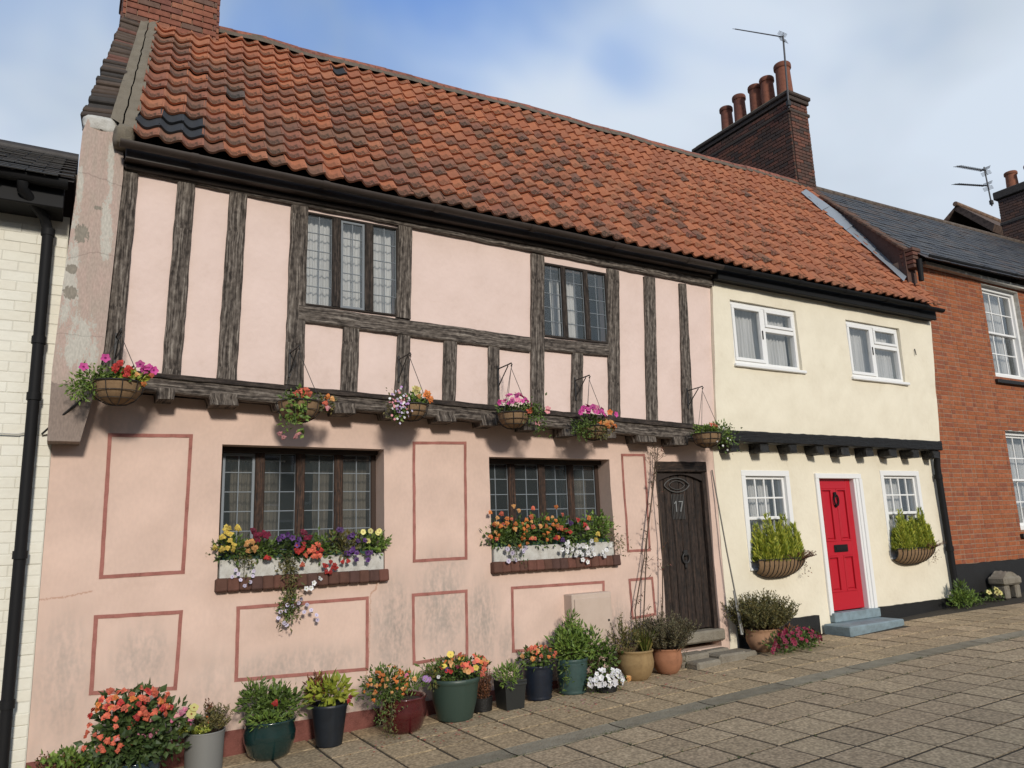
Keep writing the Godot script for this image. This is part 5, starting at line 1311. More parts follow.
func tuft(g: Geo, c: Vector3, h: float, spread: float, n: int, cols: Array, w := 0.006):
	for i in n:
		var a := rng.randf() * TAU
		var d := Vector3(cos(a) * spread * rng.randf(), 1.0, sin(a) * spread * rng.randf()).normalized()
		g.col = cols[rng.randi() % cols.size()] * rng.randf_range(0.8, 1.25)
		g.blade(c + Vector3(cos(a), 0, sin(a)) * 0.05 * rng.randf(), d, d.cross(Vector3(rng.randfn(), 0.1, rng.randfn())).normalized(), h * rng.randf_range(0.6, 1.0), w, rng.randf() * 0.25)
func trail(g: Geo, a: Vector3, b: Vector3, n: int, l: float, w: float, green: String, fat := 0.03):
	var mid := a.lerp(b, 0.35) + Vector3(0, 0.02, 0.05)
	g.col = Color(0.10, 0.10, 0.04)
	g.tube([a, mid, b], 0.003, 0.002, 4)
	var cols: Array = GREENS[green]
	for i in n:
		var t := rng.randf()
		var p := (a.lerp(mid, t * 2.0) if t < 0.5 else mid.lerp(b, t * 2.0 - 1.0)) + Vector3(rng.randfn(), rng.randfn(), rng.randfn()) * fat
		var d := Vector3(rng.randfn(), rng.randfn() - 0.2, rng.randfn() + 0.6).normalized()
		g.col = cols[rng.randi() % cols.size()] * rng.randf_range(0.8, 1.3)
		g.leaf(p, d, d.cross(Vector3(rng.randfn(), 1, rng.randfn())).normalized(), l * rng.randf_range(0.6, 1.2), w)
func sow(parent: Node, c: Vector3, r: Vector3, n: int, size: float, hues: Array, kind := "trumpet", low := -0.1):      # blooms over the face of a clump
	for i in n:
		var d := Vector3(rng.randfn() * 0.9, absf(rng.randfn()) * 0.8 + low, absf(rng.randfn()) * 0.8 + 0.1).normalized()
		bloom(parent, c + d * r * rng.randf_range(0.92, 1.1), (d + Vector3(rng.randfn() * 0.25 - 0.15, 0.15, 0.35)).normalized(), size * rng.randf_range(0.75, 1.15), hues[rng.randi() % hues.size()], kind)

# ---------- pots: profile from foot to lip, then down inside
const PROFILES := {
	"bucket": [[0.72, 0.0], [0.86, 0.0], [0.9, 0.02], [0.97, 0.95], [1.0, 0.96], [1.0, 1.0], [0.94, 1.0], [0.9, 0.85]],
	"bowl": [[0.55, 0.0], [0.62, 0.0], [0.8, 0.12], [0.98, 0.45], [1.0, 0.65], [0.93, 0.86], [0.98, 0.93], [1.0, 0.97], [0.97, 1.0], [0.88, 0.98], [0.86, 0.8]],
	"tapered": [[0.62, 0.0], [0.68, 0.0], [0.70, 0.03], [0.86, 0.6], [0.95, 0.9], [1.0, 0.92], [1.0, 0.99], [0.93, 1.0], [0.9, 0.86]],
	"big": [[0.60, 0.0], [0.66, 0.0], [0.68, 0.02], [0.86, 0.45], [0.94, 0.86], [0.98, 0.88], [1.0, 0.93], [1.0, 1.0], [0.93, 1.0], [0.9, 0.86]],
	"round": [[0.55, 0.0], [0.6, 0.0], [0.8, 0.15], [0.97, 0.42], [1.0, 0.58], [0.95, 0.82], [0.93, 0.9], [1.0, 0.93], [1.01, 0.97], [0.97, 1.0], [0.88, 0.99], [0.86, 0.85]],
	"ribbed": [[0.80, 0.0], [0.84, 0.0], [0.88, 0.06], [0.82, 0.11], [0.90, 0.16], [0.84, 0.21], [0.92, 0.27], [0.86, 0.32], [0.94, 0.38], [0.88, 0.43], [0.96, 0.49], [0.90, 0.54], [0.98, 0.60], [0.92, 0.65], [1.0, 0.71], [0.94, 0.76], [1.0, 0.82], [0.95, 0.87], [1.0, 0.91], [1.03, 0.97], [0.98, 1.0], [0.9, 0.99], [0.88, 0.85]]}
func pot(parent: Node, profile: String, r: float, h: float, m: Material) -> Node3D:
	var o := hub("pot", parent)
	var prof := []
	for p in PROFILES[profile]: prof.append(Vector2(p[0] * r, p[1] * h))
	var g := Geo.new(); g.lathe([Vector2(0.001, 0.002)] + prof, 32); part("body", o, g, m)
	var s := Geo.new(); s.lathe([Vector2(r * 0.9, h * 0.87), Vector2(r * 0.5, h * 0.9), Vector2(0.001, h * 0.91)], 16); part("soil", o, s, M.soil)
	return o
func glaze(c: Color, rough := 0.15) -> StandardMaterial3D:
	var m := paint(c.linear_to_srgb(), rough + 0.08, T.mottle, 5.0)
	m.clearcoat_enabled = rough < 0.3; m.clearcoat = 0.8; m.clearcoat_roughness = 0.12
	return m
func clay(c: Color) -> StandardMaterial3D: return paint(c.linear_to_srgb(), 0.9, T.mottle, 4.0, T.rough_n, 0.3)
func potted(label: String, base: Vector3, profile: String, r: float, h: float, m: Material) -> Array:
	base.y = gy(base.x) + 0.001
	var t := thing("potted_plant", label, "potted plant", base, "pots along the foot of the cottage wall")
	pot(t, profile, r, h, m)
	return [t, Geo.new()]
func done(a: Array): part("foliage", a[0], a[1], M.leafy)

func build_pots():
	var a := potted("large orange begonia in a blue pot beside the cream drainpipe wall", Vector3(0.60, 0, 0.42), "bucket", 0.19, 0.22, glaze(Color(0.02, 0.05, 0.075)))
	var c := Vector3(-0.01, 0.44, -0.02); var r := Vector3(0.26, 0.23, 0.23)
	bush(a[1], c, r, 700, 0.07, 0.05, "dark", 0.2); bush(a[1], c + Vector3(-0.05, -0.14, 0.12), Vector3(0.25, 0.14, 0.16), 420, 0.06, 0.045, "dark", 0.1); bush(a[1], c + Vector3(0.22, -0.07, 0), Vector3(0.17, 0.19, 0.17), 240, 0.06, 0.045, "dark", 0.2); done(a)
	sow(a[0], c + Vector3(-0.03, 0.05, 0), r * 1.04, 60, 0.030, ["coral", "coral", "orange", "coral", "scarlet"], "rosette", 0.15); sow(a[0], c + Vector3(-0.16, -0.06, 0.04), Vector3(0.16, 0.2, 0.2), 26, 0.026, ["coral", "rose", "coral"], "rosette", -0.3); sow(a[0], c + Vector3(0.2, -0.06, 0), Vector3(0.2, 0.2, 0.2), 12, 0.028, ["rose", "pink"], "rosette")
	bloom(a[0], c + Vector3(0.38, 0.04, 0.08), Vector3(0.1, 0.3, 1), 0.04, "lemon", "pansy"); bloom(a[0], c + Vector3(0.40, 0.08, 0.06), Vector3(0.1, 0.5, 1), 0.035, "lemon", "pansy")
	a = potted("low green shrub with small glossy leaves next to the large orange begonia", Vector3(0.20, 0, 0.40), "bowl", 0.17, 0.18, glaze(Color(0.03, 0.10, 0.16)))
	bush(a[1], Vector3(0, 0.24, 0), Vector3(0.22, 0.12, 0.2), 420, 0.05, 0.035, "fresh", 0.6); sprigs(a[1], Vector3(-0.1, 0.2, 0), 0.14, 0.2, 30, "rust", 0.02, 0.012, 12); done(a)
	a = potted("small leafy seedling at the foot of the black drainpipe", Vector3(-0.12, 0, 0.30), "bowl", 0.09, 0.10, clay(Color(0.2, 0.09, 0.05)))
	bush(a[1], Vector3(0, 0.13, 0), Vector3(0.1, 0.07, 0.1), 120, 0.04, 0.03, "lime", 0.6); done(a)
	a = potted("bushy heather in a straight grey zinc pot", Vector3(1.10, 0, 0.30), "bucket", 0.15, 0.30, metal(lin(0.21, 0.21, 0.20), 0.7, 0.2))
	sprigs(a[1], Vector3(0.05, 0.28, 0), 0.16, 0.24, 60, "olive", 0.03, 0.010, 16); sprigs(a[1], Vector3(-0.08, 0.27, 0), 0.16, 0.12, 40, "lime", 0.03, 0.014, 12); sprigs(a[1], Vector3(0.03, 0.4, 0), 0.03, 0.18, 5, "rust", 0.015, 0.012, 14); sow(a[0], Vector3(-0.08, 0.35, 0.0), Vector3(0.15, 0.05, 0.1), 5, 0.012, ["orange", "lemon"], "pansy"); done(a)
	a = potted("green leafy plant with one red flower in a dark teal glazed bowl", Vector3(1.60, 0, 0.27), "bowl", 0.205, 0.29, glaze(Color(0.008, 0.035, 0.034)))
	bush(a[1], Vector3(0.06, 0.40, 0), Vector3(0.18, 0.13, 0.16), 620, 0.055, 0.028, "mid", 0.5); bush(a[1], Vector3(-0.12, 0.44, 0), Vector3(0.12, 0.15, 0.12), 380, 0.05, 0.025, "mid", 0.5); bush(a[1], Vector3(-0.05, 0.31, 0.13), Vector3(0.15, 0.04, 0.08), 130, 0.06, 0.02, "fresh", 0.2); done(a)
	bloom(a[0], Vector3(0.0, 0.43, 0.16), Vector3(0, 0.2, 1), 0.032, "scarlet", "rosette")
	a = potted("yellow green leafy plant in a plain navy blue pot", Vector3(2.08, 0, 0.30), "tapered", 0.155, 0.33, glaze(Color(0.012, 0.017, 0.025), 0.4))
	bush(a[1], Vector3(-0.01, 0.42, 0), Vector3(0.17, 0.10, 0.15), 230, 0.085, 0.05, "lime", 0.4); bush(a[1], Vector3(-0.12, 0.47, 0), Vector3(0.07, 0.09, 0.08), 90, 0.06, 0.03, "rust", 0.4); done(a)
	bloom(a[0], Vector3(0.14, 0.38, 0.13), Vector3(0.2, 0.3, 1), 0.03, "crimson", "rosette"); bloom(a[0], Vector3(0.12, 0.35, 0.14), Vector3(0.2, 0.1, 1), 0.025, "scarlet", "rosette")
	a = potted("orange marigolds spilling from a maroon glazed pot", Vector3(2.72, 0, 0.36), "bowl", 0.205, 0.29, glaze(Color(0.085, 0.010, 0.012)))
	bush(a[1], Vector3(-0.17, 0.40, 0.02), Vector3(0.20, 0.15, 0.17), 950, 0.04, 0.02, "mid", 0.3); bush(a[1], Vector3(0.07, 0.38, 0), Vector3(0.12, 0.07, 0.14), 180, 0.06, 0.015, "fresh", 0.9); trail(a[1], Vector3(-0.17, 0.3, 0.14), Vector3(-0.2, 0.03, 0.17), 150, 0.035, 0.014, "olive", 0.04); trail(a[1], Vector3(-0.2, 0.35, 0.12), Vector3(-0.27, 0.12, 0.14), 110, 0.035, 0.014, "mid", 0.04); done(a)
	sow(a[0], Vector3(-0.18, 0.40, 0.02), Vector3(0.19, 0.15, 0.17), 46, 0.021, ["orange", "orange", "apricot"], "rosette", -0.35); sow(a[0], Vector3(0.05, 0.40, 0), Vector3(0.12, 0.08, 0.13), 6, 0.026, ["orange", "apricot"], "rosette", 0.2)
	bloom(a[0], Vector3(0.17, 0.42, 0.1), Vector3(0, 0.3, 1), 0.03, "mauve", "pansy"); bloom(a[0], Vector3(0.20, 0.41, 0.1), Vector3(0.1, 0.2, 1), 0.028, "mauve", "pansy"); bloom(a[0], Vector3(0.0, 0.46, 0.08), Vector3(0.1, 0.2, 1), 0.028, "pink", "pansy")
	a = potted("mixed orange, yellow and red violas in a large dark green pot", Vector3(3.24, 0, 0.32), "big", 0.235, 0.36, paint(lin(0.035, 0.06, 0.047), 0.45))
	bush(a[1], Vector3(0, 0.42, 0), Vector3(0.28, 0.11, 0.22), 850, 0.05, 0.022, "mid", 0.3); bush(a[1], Vector3(-0.24, 0.38, 0.06), Vector3(0.1, 0.09, 0.1), 140, 0.045, 0.018, "olive", 0.3); done(a)
	sow(a[0], Vector3(0.06, 0.42, 0), Vector3(0.25, 0.13, 0.22), 44, 0.026, ["orange", "yellow", "apricot", "crimson", "scarlet", "coral", "apricot"], "pansy", 0.1)
	for k in 3: bloom(a[0], Vector3(0.2 + 0.02 * k, 0.38 + 0.04 * k, 0.17), Vector3(0.2, 0.2, 1), 0.035, "coral", "rosette")
	bloom(a[0], Vector3(-0.05, 0.56, 0.03), Vector3(0, 0.4, 1), 0.035, "yellow", "pansy"); bloom(a[0], Vector3(-0.13, 0.45, 0.13), Vector3(0, 0.4, 1), 0.026, "purple", "pansy"); bloom(a[0], Vector3(-0.22, 0.40, 0.13), Vector3(0, 0.2, 1), 0.018, "white", "pansy")
	a = potted("dead rust brown stalks in a low pot beside the big dark green pot", Vector3(3.56, 0, 0.25), "bucket", 0.1, 0.12, M.plinth_black)
	sprigs(a[1], Vector3(0, 0.05, 0), 0.11, 0.5, 70, "rust", 0.022, 0.007, 24, 0.35); done(a)
	var base := Vector3(3.80, gy(3.80) + 0.001, 0.36)
	var sq := thing("square_planter", "small square black planter with a pale green sedum", "planter", base, "pots along the foot of the cottage wall")
	var sg := Geo.new(); sg.hexa([Vector3(-0.095, 0, -0.095), Vector3(0.095, 0, -0.095), Vector3(0.095, 0, 0.095), Vector3(-0.095, 0, 0.095), Vector3(-0.115, 0.25, -0.115), Vector3(0.115, 0.25, -0.115), Vector3(0.115, 0.25, 0.115), Vector3(-0.115, 0.25, 0.115)]); part("box", sq, sg, paint(lin(0.02, 0.022, 0.021), 0.5))
	var sr := Geo.new(); bars(sr, -0.12, 0.12, 0.21, 0.26, 0.1, 0.12, 0.02); part("rim", sq, sr, paint(lin(0.024, 0.026, 0.025), 0.5))
	var sfo := Geo.new(); bush(sfo, Vector3(-0.02, 0.31, 0.02), Vector3(0.13, 0.09, 0.12), 300, 0.045, 0.016, "fresh", 0.8); bush(sfo, Vector3(-0.07, 0.26, 0.1), Vector3(0.07, 0.06, 0.05), 80, 0.04, 0.016, "fresh", 0.1); part("foliage", sq, sfo, M.leafy)
	a = potted("orange begonias in a ribbed navy pot", Vector3(4.19, 0, 0.24), "ribbed", 0.155, 0.32, glaze(Color(0.012, 0.018, 0.032), 0.3))
	bush(a[1], Vector3(-0.02, 0.38, 0.02), Vector3(0.17, 0.09, 0.16), 260, 0.05, 0.032, "mid", 0.4); done(a)
	sow(a[0], Vector3(-0.0, 0.39, 0.02), Vector3(0.17, 0.11, 0.16), 15, 0.03, ["coral", "orange", "apricot"], "rosette", 0.0); bloom(a[0], Vector3(-0.2, 0.42, 0.05), Vector3(0, 0.3, 1), 0.035, "apricot", "rosette")
	a = potted("tall bright green leafy shrub in a ribbed teal pot", Vector3(4.57, 0, 0.28), "ribbed", 0.165, 0.33, glaze(Color(0.05, 0.095, 0.09), 0.3))
	var tg: Geo = a[1]
	for i in 9:
		var q := Vector3(rng.randfn() * 0.12, rng.randf_range(0.42, 0.58), rng.randfn() * 0.1)
		tg.col = Color(0.08, 0.055, 0.03); tg.tube([Vector3(rng.randfn() * 0.03, 0.28, 0), q * 0.7 + Vector3(0, 0.12, 0), q], 0.006, 0.003, 4)
		bush(tg, q, Vector3(0.10, 0.13, 0.10), 100, 0.06, 0.022, "fresh", 0.7)
	bush(tg, Vector3(0, 0.45, 0), Vector3(0.2, 0.17, 0.17), 600, 0.06, 0.024, "fresh", 0.6); bush(tg, Vector3(0.03, 0.70, 0), Vector3(0.06, 0.08, 0.06), 60, 0.055, 0.02, "fresh", 0.9); trail(tg, Vector3(-0.15, 0.28, 0.1), Vector3(-0.22, 0.05, 0.14), 50, 0.05, 0.02, "mid", 0.03); done(a)
	# white petunias on the ground with greenery behind
	var wp := thing("petunia_clump", "white petunias spilling on to the paving between teal and tan pots", "flowers", Vector3(4.83, gy(4.83), 0.50))
	var wg := Geo.new(); bush(wg, Vector3(-0.02, 0.10, 0), Vector3(0.2, 0.10, 0.14), 260, 0.04, 0.02, "mid", 0.4); part("foliage", wp, wg, M.leafy)
	sow(wp, Vector3(-0.02, 0.10, 0.02), Vector3(0.2, 0.12, 0.14), 42, 0.031, ["white"], "trumpet", -0.15); bloom(wp, Vector3(0.24, 0.1, 0.06), Vector3(0.2, 0.3, 1), 0.04, "apricot", "rosette")
	var wb := Geo.new(); wb.lathe([Vector2(0.1, 0.0), Vector2(0.11, 0.06), Vector2(0.09, 0.07), Vector2(0.001, 0.065)], 14); part("pot", wp, wb, M.plinth_black)
	a = potted("dark green leafy geranium behind the white petunias", Vector3(4.97, 0, 0.25), "bucket", 0.11, 0.15, clay(Color(0.12, 0.06, 0.035)))
	bush(a[1], Vector3(0, 0.28, 0), Vector3(0.2, 0.14, 0.14), 340, 0.055, 0.035, "mid", 0.3); done(a)
	a = potted("spiky green grass with dry twigs in a round tan pot", Vector3(5.38, 0, 0.30), "round", 0.195, 0.30, clay(Color(0.33, 0.22, 0.10)))
	tuft(a[1], Vector3(0.1, 0.27, 0.04), 0.32, 0.75, 260, [Color(0.09, 0.13, 0.02), Color(0.13, 0.15, 0.03), Color(0.20, 0.16, 0.05)], 0.007); bush(a[1], Vector3(-0.13, 0.40, 0), Vector3(0.13, 0.14, 0.12), 190, 0.05, 0.02, "olive", 0.5); sprigs(a[1], Vector3(-0.08, 0.27, -0.03), 0.2, 0.5, 26, "olive", 0.03, 0.014, 12, 0.6); tuft(a[1], Vector3(-0.12, 0.27, 0.05), 0.13, 1.6, 70, [Color(0.25, 0.18, 0.09), Color(0.18, 0.13, 0.06)], 0.007); done(a)
	a = potted("grey green lavender bush in a round terracotta pot beside the doorstep", Vector3(5.80, 0, 0.32), "round", 0.165, 0.26, clay(Color(0.38, 0.17, 0.09)))
	sprigs(a[1], Vector3(0, 0.22, 0), 0.31, 0.48, 240, "grey", 0.034, 0.010, 30, 0.62); sprigs(a[1], Vector3(0.16, 0.22, 0.02), 0.1, 0.1, 20, "grey", 0.026, 0.007, 16, 0.9); trail(a[1], Vector3(0.14, 0.24, 0.05), Vector3(0.22, 0.02, 0.06), 60, 0.03, 0.01, "grey", 0.03); done(a)
	a = potted("dark bushy shrub in a pale terracotta pot beside the leaning cane", Vector3(7.36, 0, 0.26), "round", 0.19, 0.26, clay(Color(0.42, 0.24, 0.14)))
	sprigs(a[1], Vector3(0, 0.22, 0), 0.36, 0.54, 300, "olive", 0.032, 0.012, 34, 0.62); bush(a[1], Vector3(-0.18, 0.40, 0), Vector3(0.19, 0.20, 0.18), 700, 0.034, 0.014, "olive", 0.6); bush(a[1], Vector3(0.14, 0.44, 0), Vector3(0.24, 0.22, 0.2), 900, 0.034, 0.014, "olive", 0.6); bush(a[1], Vector3(0.05, 0.30, 0.1), Vector3(0.2, 0.05, 0.1), 130, 0.035, 0.012, "rust", 0.3); done(a)
	# crimson bedding flowers on the paving
	var cf := thing("petunia_patch", "low patch of crimson flowers on the paving by the blue step", "flowers", Vector3(7.55, gy(7.55), 0.55))
	var cg := Geo.new()
	for k in [[-0.2, 0.0, 0.22], [0.1, 0.02, 0.26], [0.32, -0.05, 0.18], [0.05, -0.15, 0.25]]: bush(cg, Vector3(k[0], 0.10, k[1]), Vector3(k[2], 0.11, k[2] * 0.6), 240, 0.045, 0.022, "mid", 0.5)
	bush(cg, Vector3(0.02, 0.2, -0.08), Vector3(0.2, 0.09, 0.12), 120, 0.045, 0.02, "rust", 0.5)
	part("foliage", cf, cg, M.leafy)
	sow(cf, Vector3(0.05, 0.10, -0.02), Vector3(0.42, 0.16, 0.2), 50, 0.028, ["crimson"], "trumpet", -0.1)
	for k in 4: bloom(cf, Vector3(-0.42 + 0.02 * k, 0.04 + 0.03 * k, 0.05), Vector3(-0.2, 0.4, 1), 0.03, "crimson", "trumpet")
	# corner weeds, yellow flowers and the stone seat by the brick house
	var wd := thing("weed_clump", "green weeds growing at the foot of the black downpipe", "weeds", Vector3(11.72, gy(11.72), 0.22))
	var wgg := Geo.new(); bush(wgg, Vector3(0, 0.12, 0), Vector3(0.28, 0.13, 0.12), 420, 0.07, 0.025, "fresh", 0.9); bush(wgg, Vector3(-0.02, 0.26, 0), Vector3(0.1, 0.12, 0.08), 120, 0.07, 0.025, "mid", 0.9); bush(wgg, Vector3(0.3, 0.08, 0.02), Vector3(0.14, 0.08, 0.1), 150, 0.05, 0.02, "mid", 0.6); part("foliage", wd, wgg, M.leafy)
	var yf := thing("flowering_plant", "small plant with pale yellow flowers beside the stone bench", "flowers", Vector3(12.55, gy(12.55), 0.22))
	var yg := Geo.new(); bush(yg, Vector3(0, 0.09, 0), Vector3(0.15, 0.08, 0.12), 170, 0.045, 0.022, "mid", 0.5); part("foliage", yf, yg, M.leafy)
	sow(yf, Vector3(0, 0.10, 0), Vector3(0.14, 0.1, 0.1), 12, 0.042, ["lemon"], "trumpet", 0.1)
	var tr := thing("stone_bench", "weathered carved stone block on two feet against the black plinth", "stone bench", Vector3(13.0, gy(13.0), 0.2))
	var t1 := Geo.new(); t1.cbox(Transform3D(Basis(), Vector3(0, 0.27, 0)), Vector3(0.5, 0.13, 0.28), 0.03); part("slab", tr, t1, M.stone)
	var t2 := Geo.new(); t2.grid(10, 6, func(u, v): return Vector3((u - 0.5) * 0.42, 0.33 + 0.11 * sin(u * PI) * (0.7 + 0.3 * wob.get_noise_2d(u * 80.0, v * 80.0)), (0.5 - v) * 0.2)); t2.grid(10, 1, func(u, v): return Vector3((u - 0.5) * 0.42, lerpf(0.33, 0.33 + 0.11 * sin(u * PI) * 0.7, v), 0.1)); part("carved_top", tr, t2, M.stone)
	for sx in [-0.15, 0.16]:
		var t3 := Geo.new(); t3.cbox(Transform3D(Basis(), Vector3(sx, 0.1, 0)), Vector3(0.14, 0.21, 0.22), 0.02); part("foot", tr, t3, M.stone)

func build_window_boxes():
	for k in 2:
		var x0: float = [1.215, 3.865][k]; var x1: float = [2.675, 5.40][k]; var y0: float = [1.315, 1.32][k]
		var w := x1 - x0
		var t := thing("window_box", ["white wooden window box of red, purple and yellow flowers", "white wooden window box crowded with orange begonias"][k], "window box", Vector3((x0 + x1) / 2, y0, -0.06), "window boxes of the pink cottage")
		var g := Geo.new()
		g.bbox(Vector3(-w / 2, 0.003, 0.06), Vector3(w / 2, 0.155, 0.082), 0.004); g.bbox(Vector3(-w / 2, 0.003, -0.1), Vector3(w / 2, 0.15, -0.08), 0.004); g.bbox(Vector3(-w / 2, 0.003, -0.08), Vector3(-w / 2 + 0.02, 0.15, 0.06), 0.004); g.bbox(Vector3(w / 2 - 0.02, 0.003, -0.08), Vector3(w / 2, 0.15, 0.06), 0.004); g.box(Vector3(-w / 2 + 0.02, 0.003, -0.08), Vector3(w / 2 - 0.02, 0.02, 0.06))
		part("trough", t, g, M.old_white)
		var ln := Geo.new(); ln.bbox(Vector3(-w / 2 + 0.025, 0.021, -0.076), Vector3(w / 2 - 0.025, 0.195, 0.056), 0.008); part("liner", t, ln, paint(lin(0.018, 0.06, 0.042), 0.5))
		var f := Geo.new()
		var px := func(p: float) -> float: return W(p, 545, 0.0).x - (x0 + x1) / 2
		if k == 0:
			for q in [[232, 0.26, 0.10, "mid"], [262, 0.24, 0.08, "mid"], [290, 0.25, 0.09, "dark"], [318, 0.24, 0.11, "mid"], [345, 0.26, 0.11, "olive"], [372, 0.26, 0.08, "fresh"]]: bush(f, Vector3(px.call(q[0]), q[1] - 0.02, 0.05), Vector3(0.17, q[2] * 1.15, 0.12), 330, 0.05, 0.026, q[3], 0.4)
			trail(f, Vector3(px.call(285), 0.18, 0.09), Vector3(px.call(293), -0.35, 0.12), 260, 0.05, 0.014, "olive", 0.04); trail(f, Vector3(px.call(290), 0.1, 0.1), Vector3(px.call(283), -0.42, 0.13), 160, 0.05, 0.016, "olive", 0.035); trail(f, Vector3(px.call(243), 0.2, 0.09), Vector3(px.call(243), 0.0, 0.13), 90, 0.04, 0.016, "olive", 0.04); bush(f, Vector3(px.call(289), -0.25, 0.12), Vector3(0.08, 0.12, 0.05), 200, 0.04, 0.016, "mid", 0.0)
			part("foliage", t, f, M.leafy)
			var put := func(list: Array, hue: String, size: float, kind: String):
				for q in list:
					var e := W(q[0], q[1], 0.10) - t.position
					for twice in (1 if hue == "lemon" or hue == "lilac" else 2): bloom(t, Vector3(e.x + twice * rng.randfn() * 0.03, e.y + twice * rng.randfn() * 0.025, 0.16 + rng.randf_range(-0.03, 0.02)), Vector3(rng.randfn() * 0.2 - 0.15, 0.25, 1), size * 0.85, hue, kind)
			put.call([[222, 537], [226, 530], [231, 534], [229, 528], [222, 550], [228, 548], [233, 549], [238, 527]], "yellow", 0.036, "rosette"); put.call([[247, 545], [251, 541], [249, 551], [254, 548]], "apricot", 0.034, "rosette")
			put.call([[255, 533], [260, 535], [264, 533], [269, 534], [258, 541], [305, 533], [306, 538]], "crimson", 0.036, "rosette"); put.call([[279, 539], [292, 538], [297, 545], [341, 530]], "purple", 0.034, "trumpet")
			put.call([[297, 546], [302, 550], [304, 547], [299, 552], [269, 558], [318, 553], [321, 550], [335, 565], [330, 572], [337, 568], [348, 561], [324, 565]], "scarlet", 0.032, "rosette"); put.call([[309, 551], [314, 547], [319, 545], [307, 555], [317, 556], [313, 556]], "coral", 0.036, "rosette")
			put.call([[352, 535], [351, 551], [356, 553], [347, 553], [358, 541], [368, 560], [367, 553]], "purple", 0.032, "trumpet"); put.call([[363, 532], [371, 531], [378, 533], [369, 541], [379, 531]], "lemon", 0.032, "pansy")
			put.call([[233, 577], [238, 574], [241, 580], [245, 586], [250, 582], [253, 576], [254, 571], [236, 570], [246, 583]], "lilac", 0.02, "pansy"); put.call([[287, 605], [293, 606], [299, 603], [287, 611], [279, 618], [284, 623], [287, 625], [318, 620], [316, 615], [311, 610], [294, 600], [304, 612], [308, 605], [302, 599], [281, 612]], "lilac", 0.022, "pansy"); put.call([[314, 583], [311, 588]], "white", 0.03, "trumpet")
		else:
			for q in [[497, 0.24, 0.13], [518, 0.26, 0.14], [540, 0.28, 0.16], [560, 0.27, 0.14], [580, 0.26, 0.12], [600, 0.30, 0.16]]: bush(f, Vector3(px.call(q[0]), q[1] + 0.02, 0.05), Vector3(0.18, q[2], 0.12), 330, 0.05, 0.03, "fresh" if q[0] > 590 else "mid", 0.4)
			trail(f, Vector3(px.call(510), 0.2, 0.09), Vector3(px.call(514), 0.02, 0.12), 130, 0.035, 0.014, "dark", 0.05); trail(f, Vector3(px.call(612), 0.2, 0.09), Vector3(px.call(617), 0.02, 0.12), 120, 0.035, 0.014, "olive", 0.05); bush(f, Vector3(px.call(576), 0.12, 0.11), Vector3(0.2, 0.08, 0.05), 150, 0.035, 0.016, "mid", 0.1)
			part("foliage", t, f, M.leafy)
			for i in 62:
				var u := rng.randf()
				var e := W(lerpf(489, 564, u), clampf(527 + rng.randfn() * 11.0, 506, 546), 0.1) - t.position
				bloom(t, Vector3(e.x, e.y, 0.15 + rng.randf_range(-0.03, 0.02)), Vector3(rng.randfn() * 0.2 - 0.15, 0.25, 1), rng.randf_range(0.022, 0.033), ["orange", "orange", "apricot", "coral"][rng.randi() % 4], "rosette")
			for q in [[571, 523, "purple"], [578, 520, "scarlet"], [566, 530, "scarlet"], [560, 528, "coral"], [585, 525, "scarlet"], [589, 518, "orange"], [587, 528, "rose"], [570, 532, "scarlet"], [596, 540, "yellow"], [598, 534, "yellow"], [563, 540, "purple"], [556, 538, "scarlet"]]:
				var e := W(q[0], q[1], 0.10) - t.position
				bloom(t, Vector3(e.x, e.y, 0.16), Vector3(rng.randfn() * 0.2 - 0.15, 0.25, 1), 0.036, q[2], "rosette")
			for i in 26:
				var e := W(rng.randf_range(560, 594), 551 + rng.randfn() * 3.5, 0.1) - t.position
				bloom(t, Vector3(e.x, e.y, 0.165 + rng.randf() * 0.02), Vector3(rng.randfn() * 0.2, 0.1, 1), 0.028, "white", "trumpet")
			for q in [[507, 549], [512, 553], [508, 561], [515, 560], [523, 551], [525, 548], [602, 552], [606, 550], [610, 545], [604, 556]]:
				var e := W(q[0], q[1], 0.1) - t.position
				bloom(t, Vector3(e.x, e.y, 0.17), Vector3(rng.randfn() * 0.2, 0.1, 1), 0.026, "lilac" if q[0] < 530 else "white", "pansy")
	for k in 2:
		var x0: float = [7.54, 10.40][k]; var x1: float = [8.42, 11.34][k]
		var w := x1 - x0
		var t := thing("wall_planter", ["iron hay rack planter of golden conifers left of the red door", "iron hay rack planter of golden conifers by the black downpipe"][k], "wall planter", Vector3((x0 + x1) / 2, [0.93, 0.95][k], 0.0), "hay rack planters under the sash windows")
		if k == 0: t.set_meta("label", "iron hay rack planter of golden conifers beside the dark bushy shrub")
		var S := func(u: float, v: float, grow: float) -> Vector3:      # u along, v from the top front edge down to the wall
			var a := v * PI * 0.5
			var e := 1.0 - pow(absf(u * 2.0 - 1.0), 3.0) * 0.35
			return Vector3((u - 0.5) * w * (1.0 - 0.15 * v), 0.24 - sin(a) * 0.24 * e, 0.02 + grow + cos(a) * 0.2 * e)
		var g := Geo.new(); g.grid(18, 8, func(u, v): return S.call(u, 1.0 - v, 0.0)); part("coir_liner", t, g, M.coir)
		var wr := Geo.new()
		for i in 13: wr.tube([S.call(i / 12.0, 0.0, 0.006), S.call(i / 12.0, 0.25, 0.006), S.call(i / 12.0, 0.5, 0.006), S.call(i / 12.0, 0.75, 0.006), S.call(i / 12.0, 1.0, 0.006)], 0.006, -1, 5)
		for v in [0.0, 0.95]:
			var pts := []
			for i in 19: pts.append(S.call(i / 18.0, v, 0.008))
			wr.tube(pts, 0.008, -1, 5)
		part("iron_rack", t, wr, M.iron)
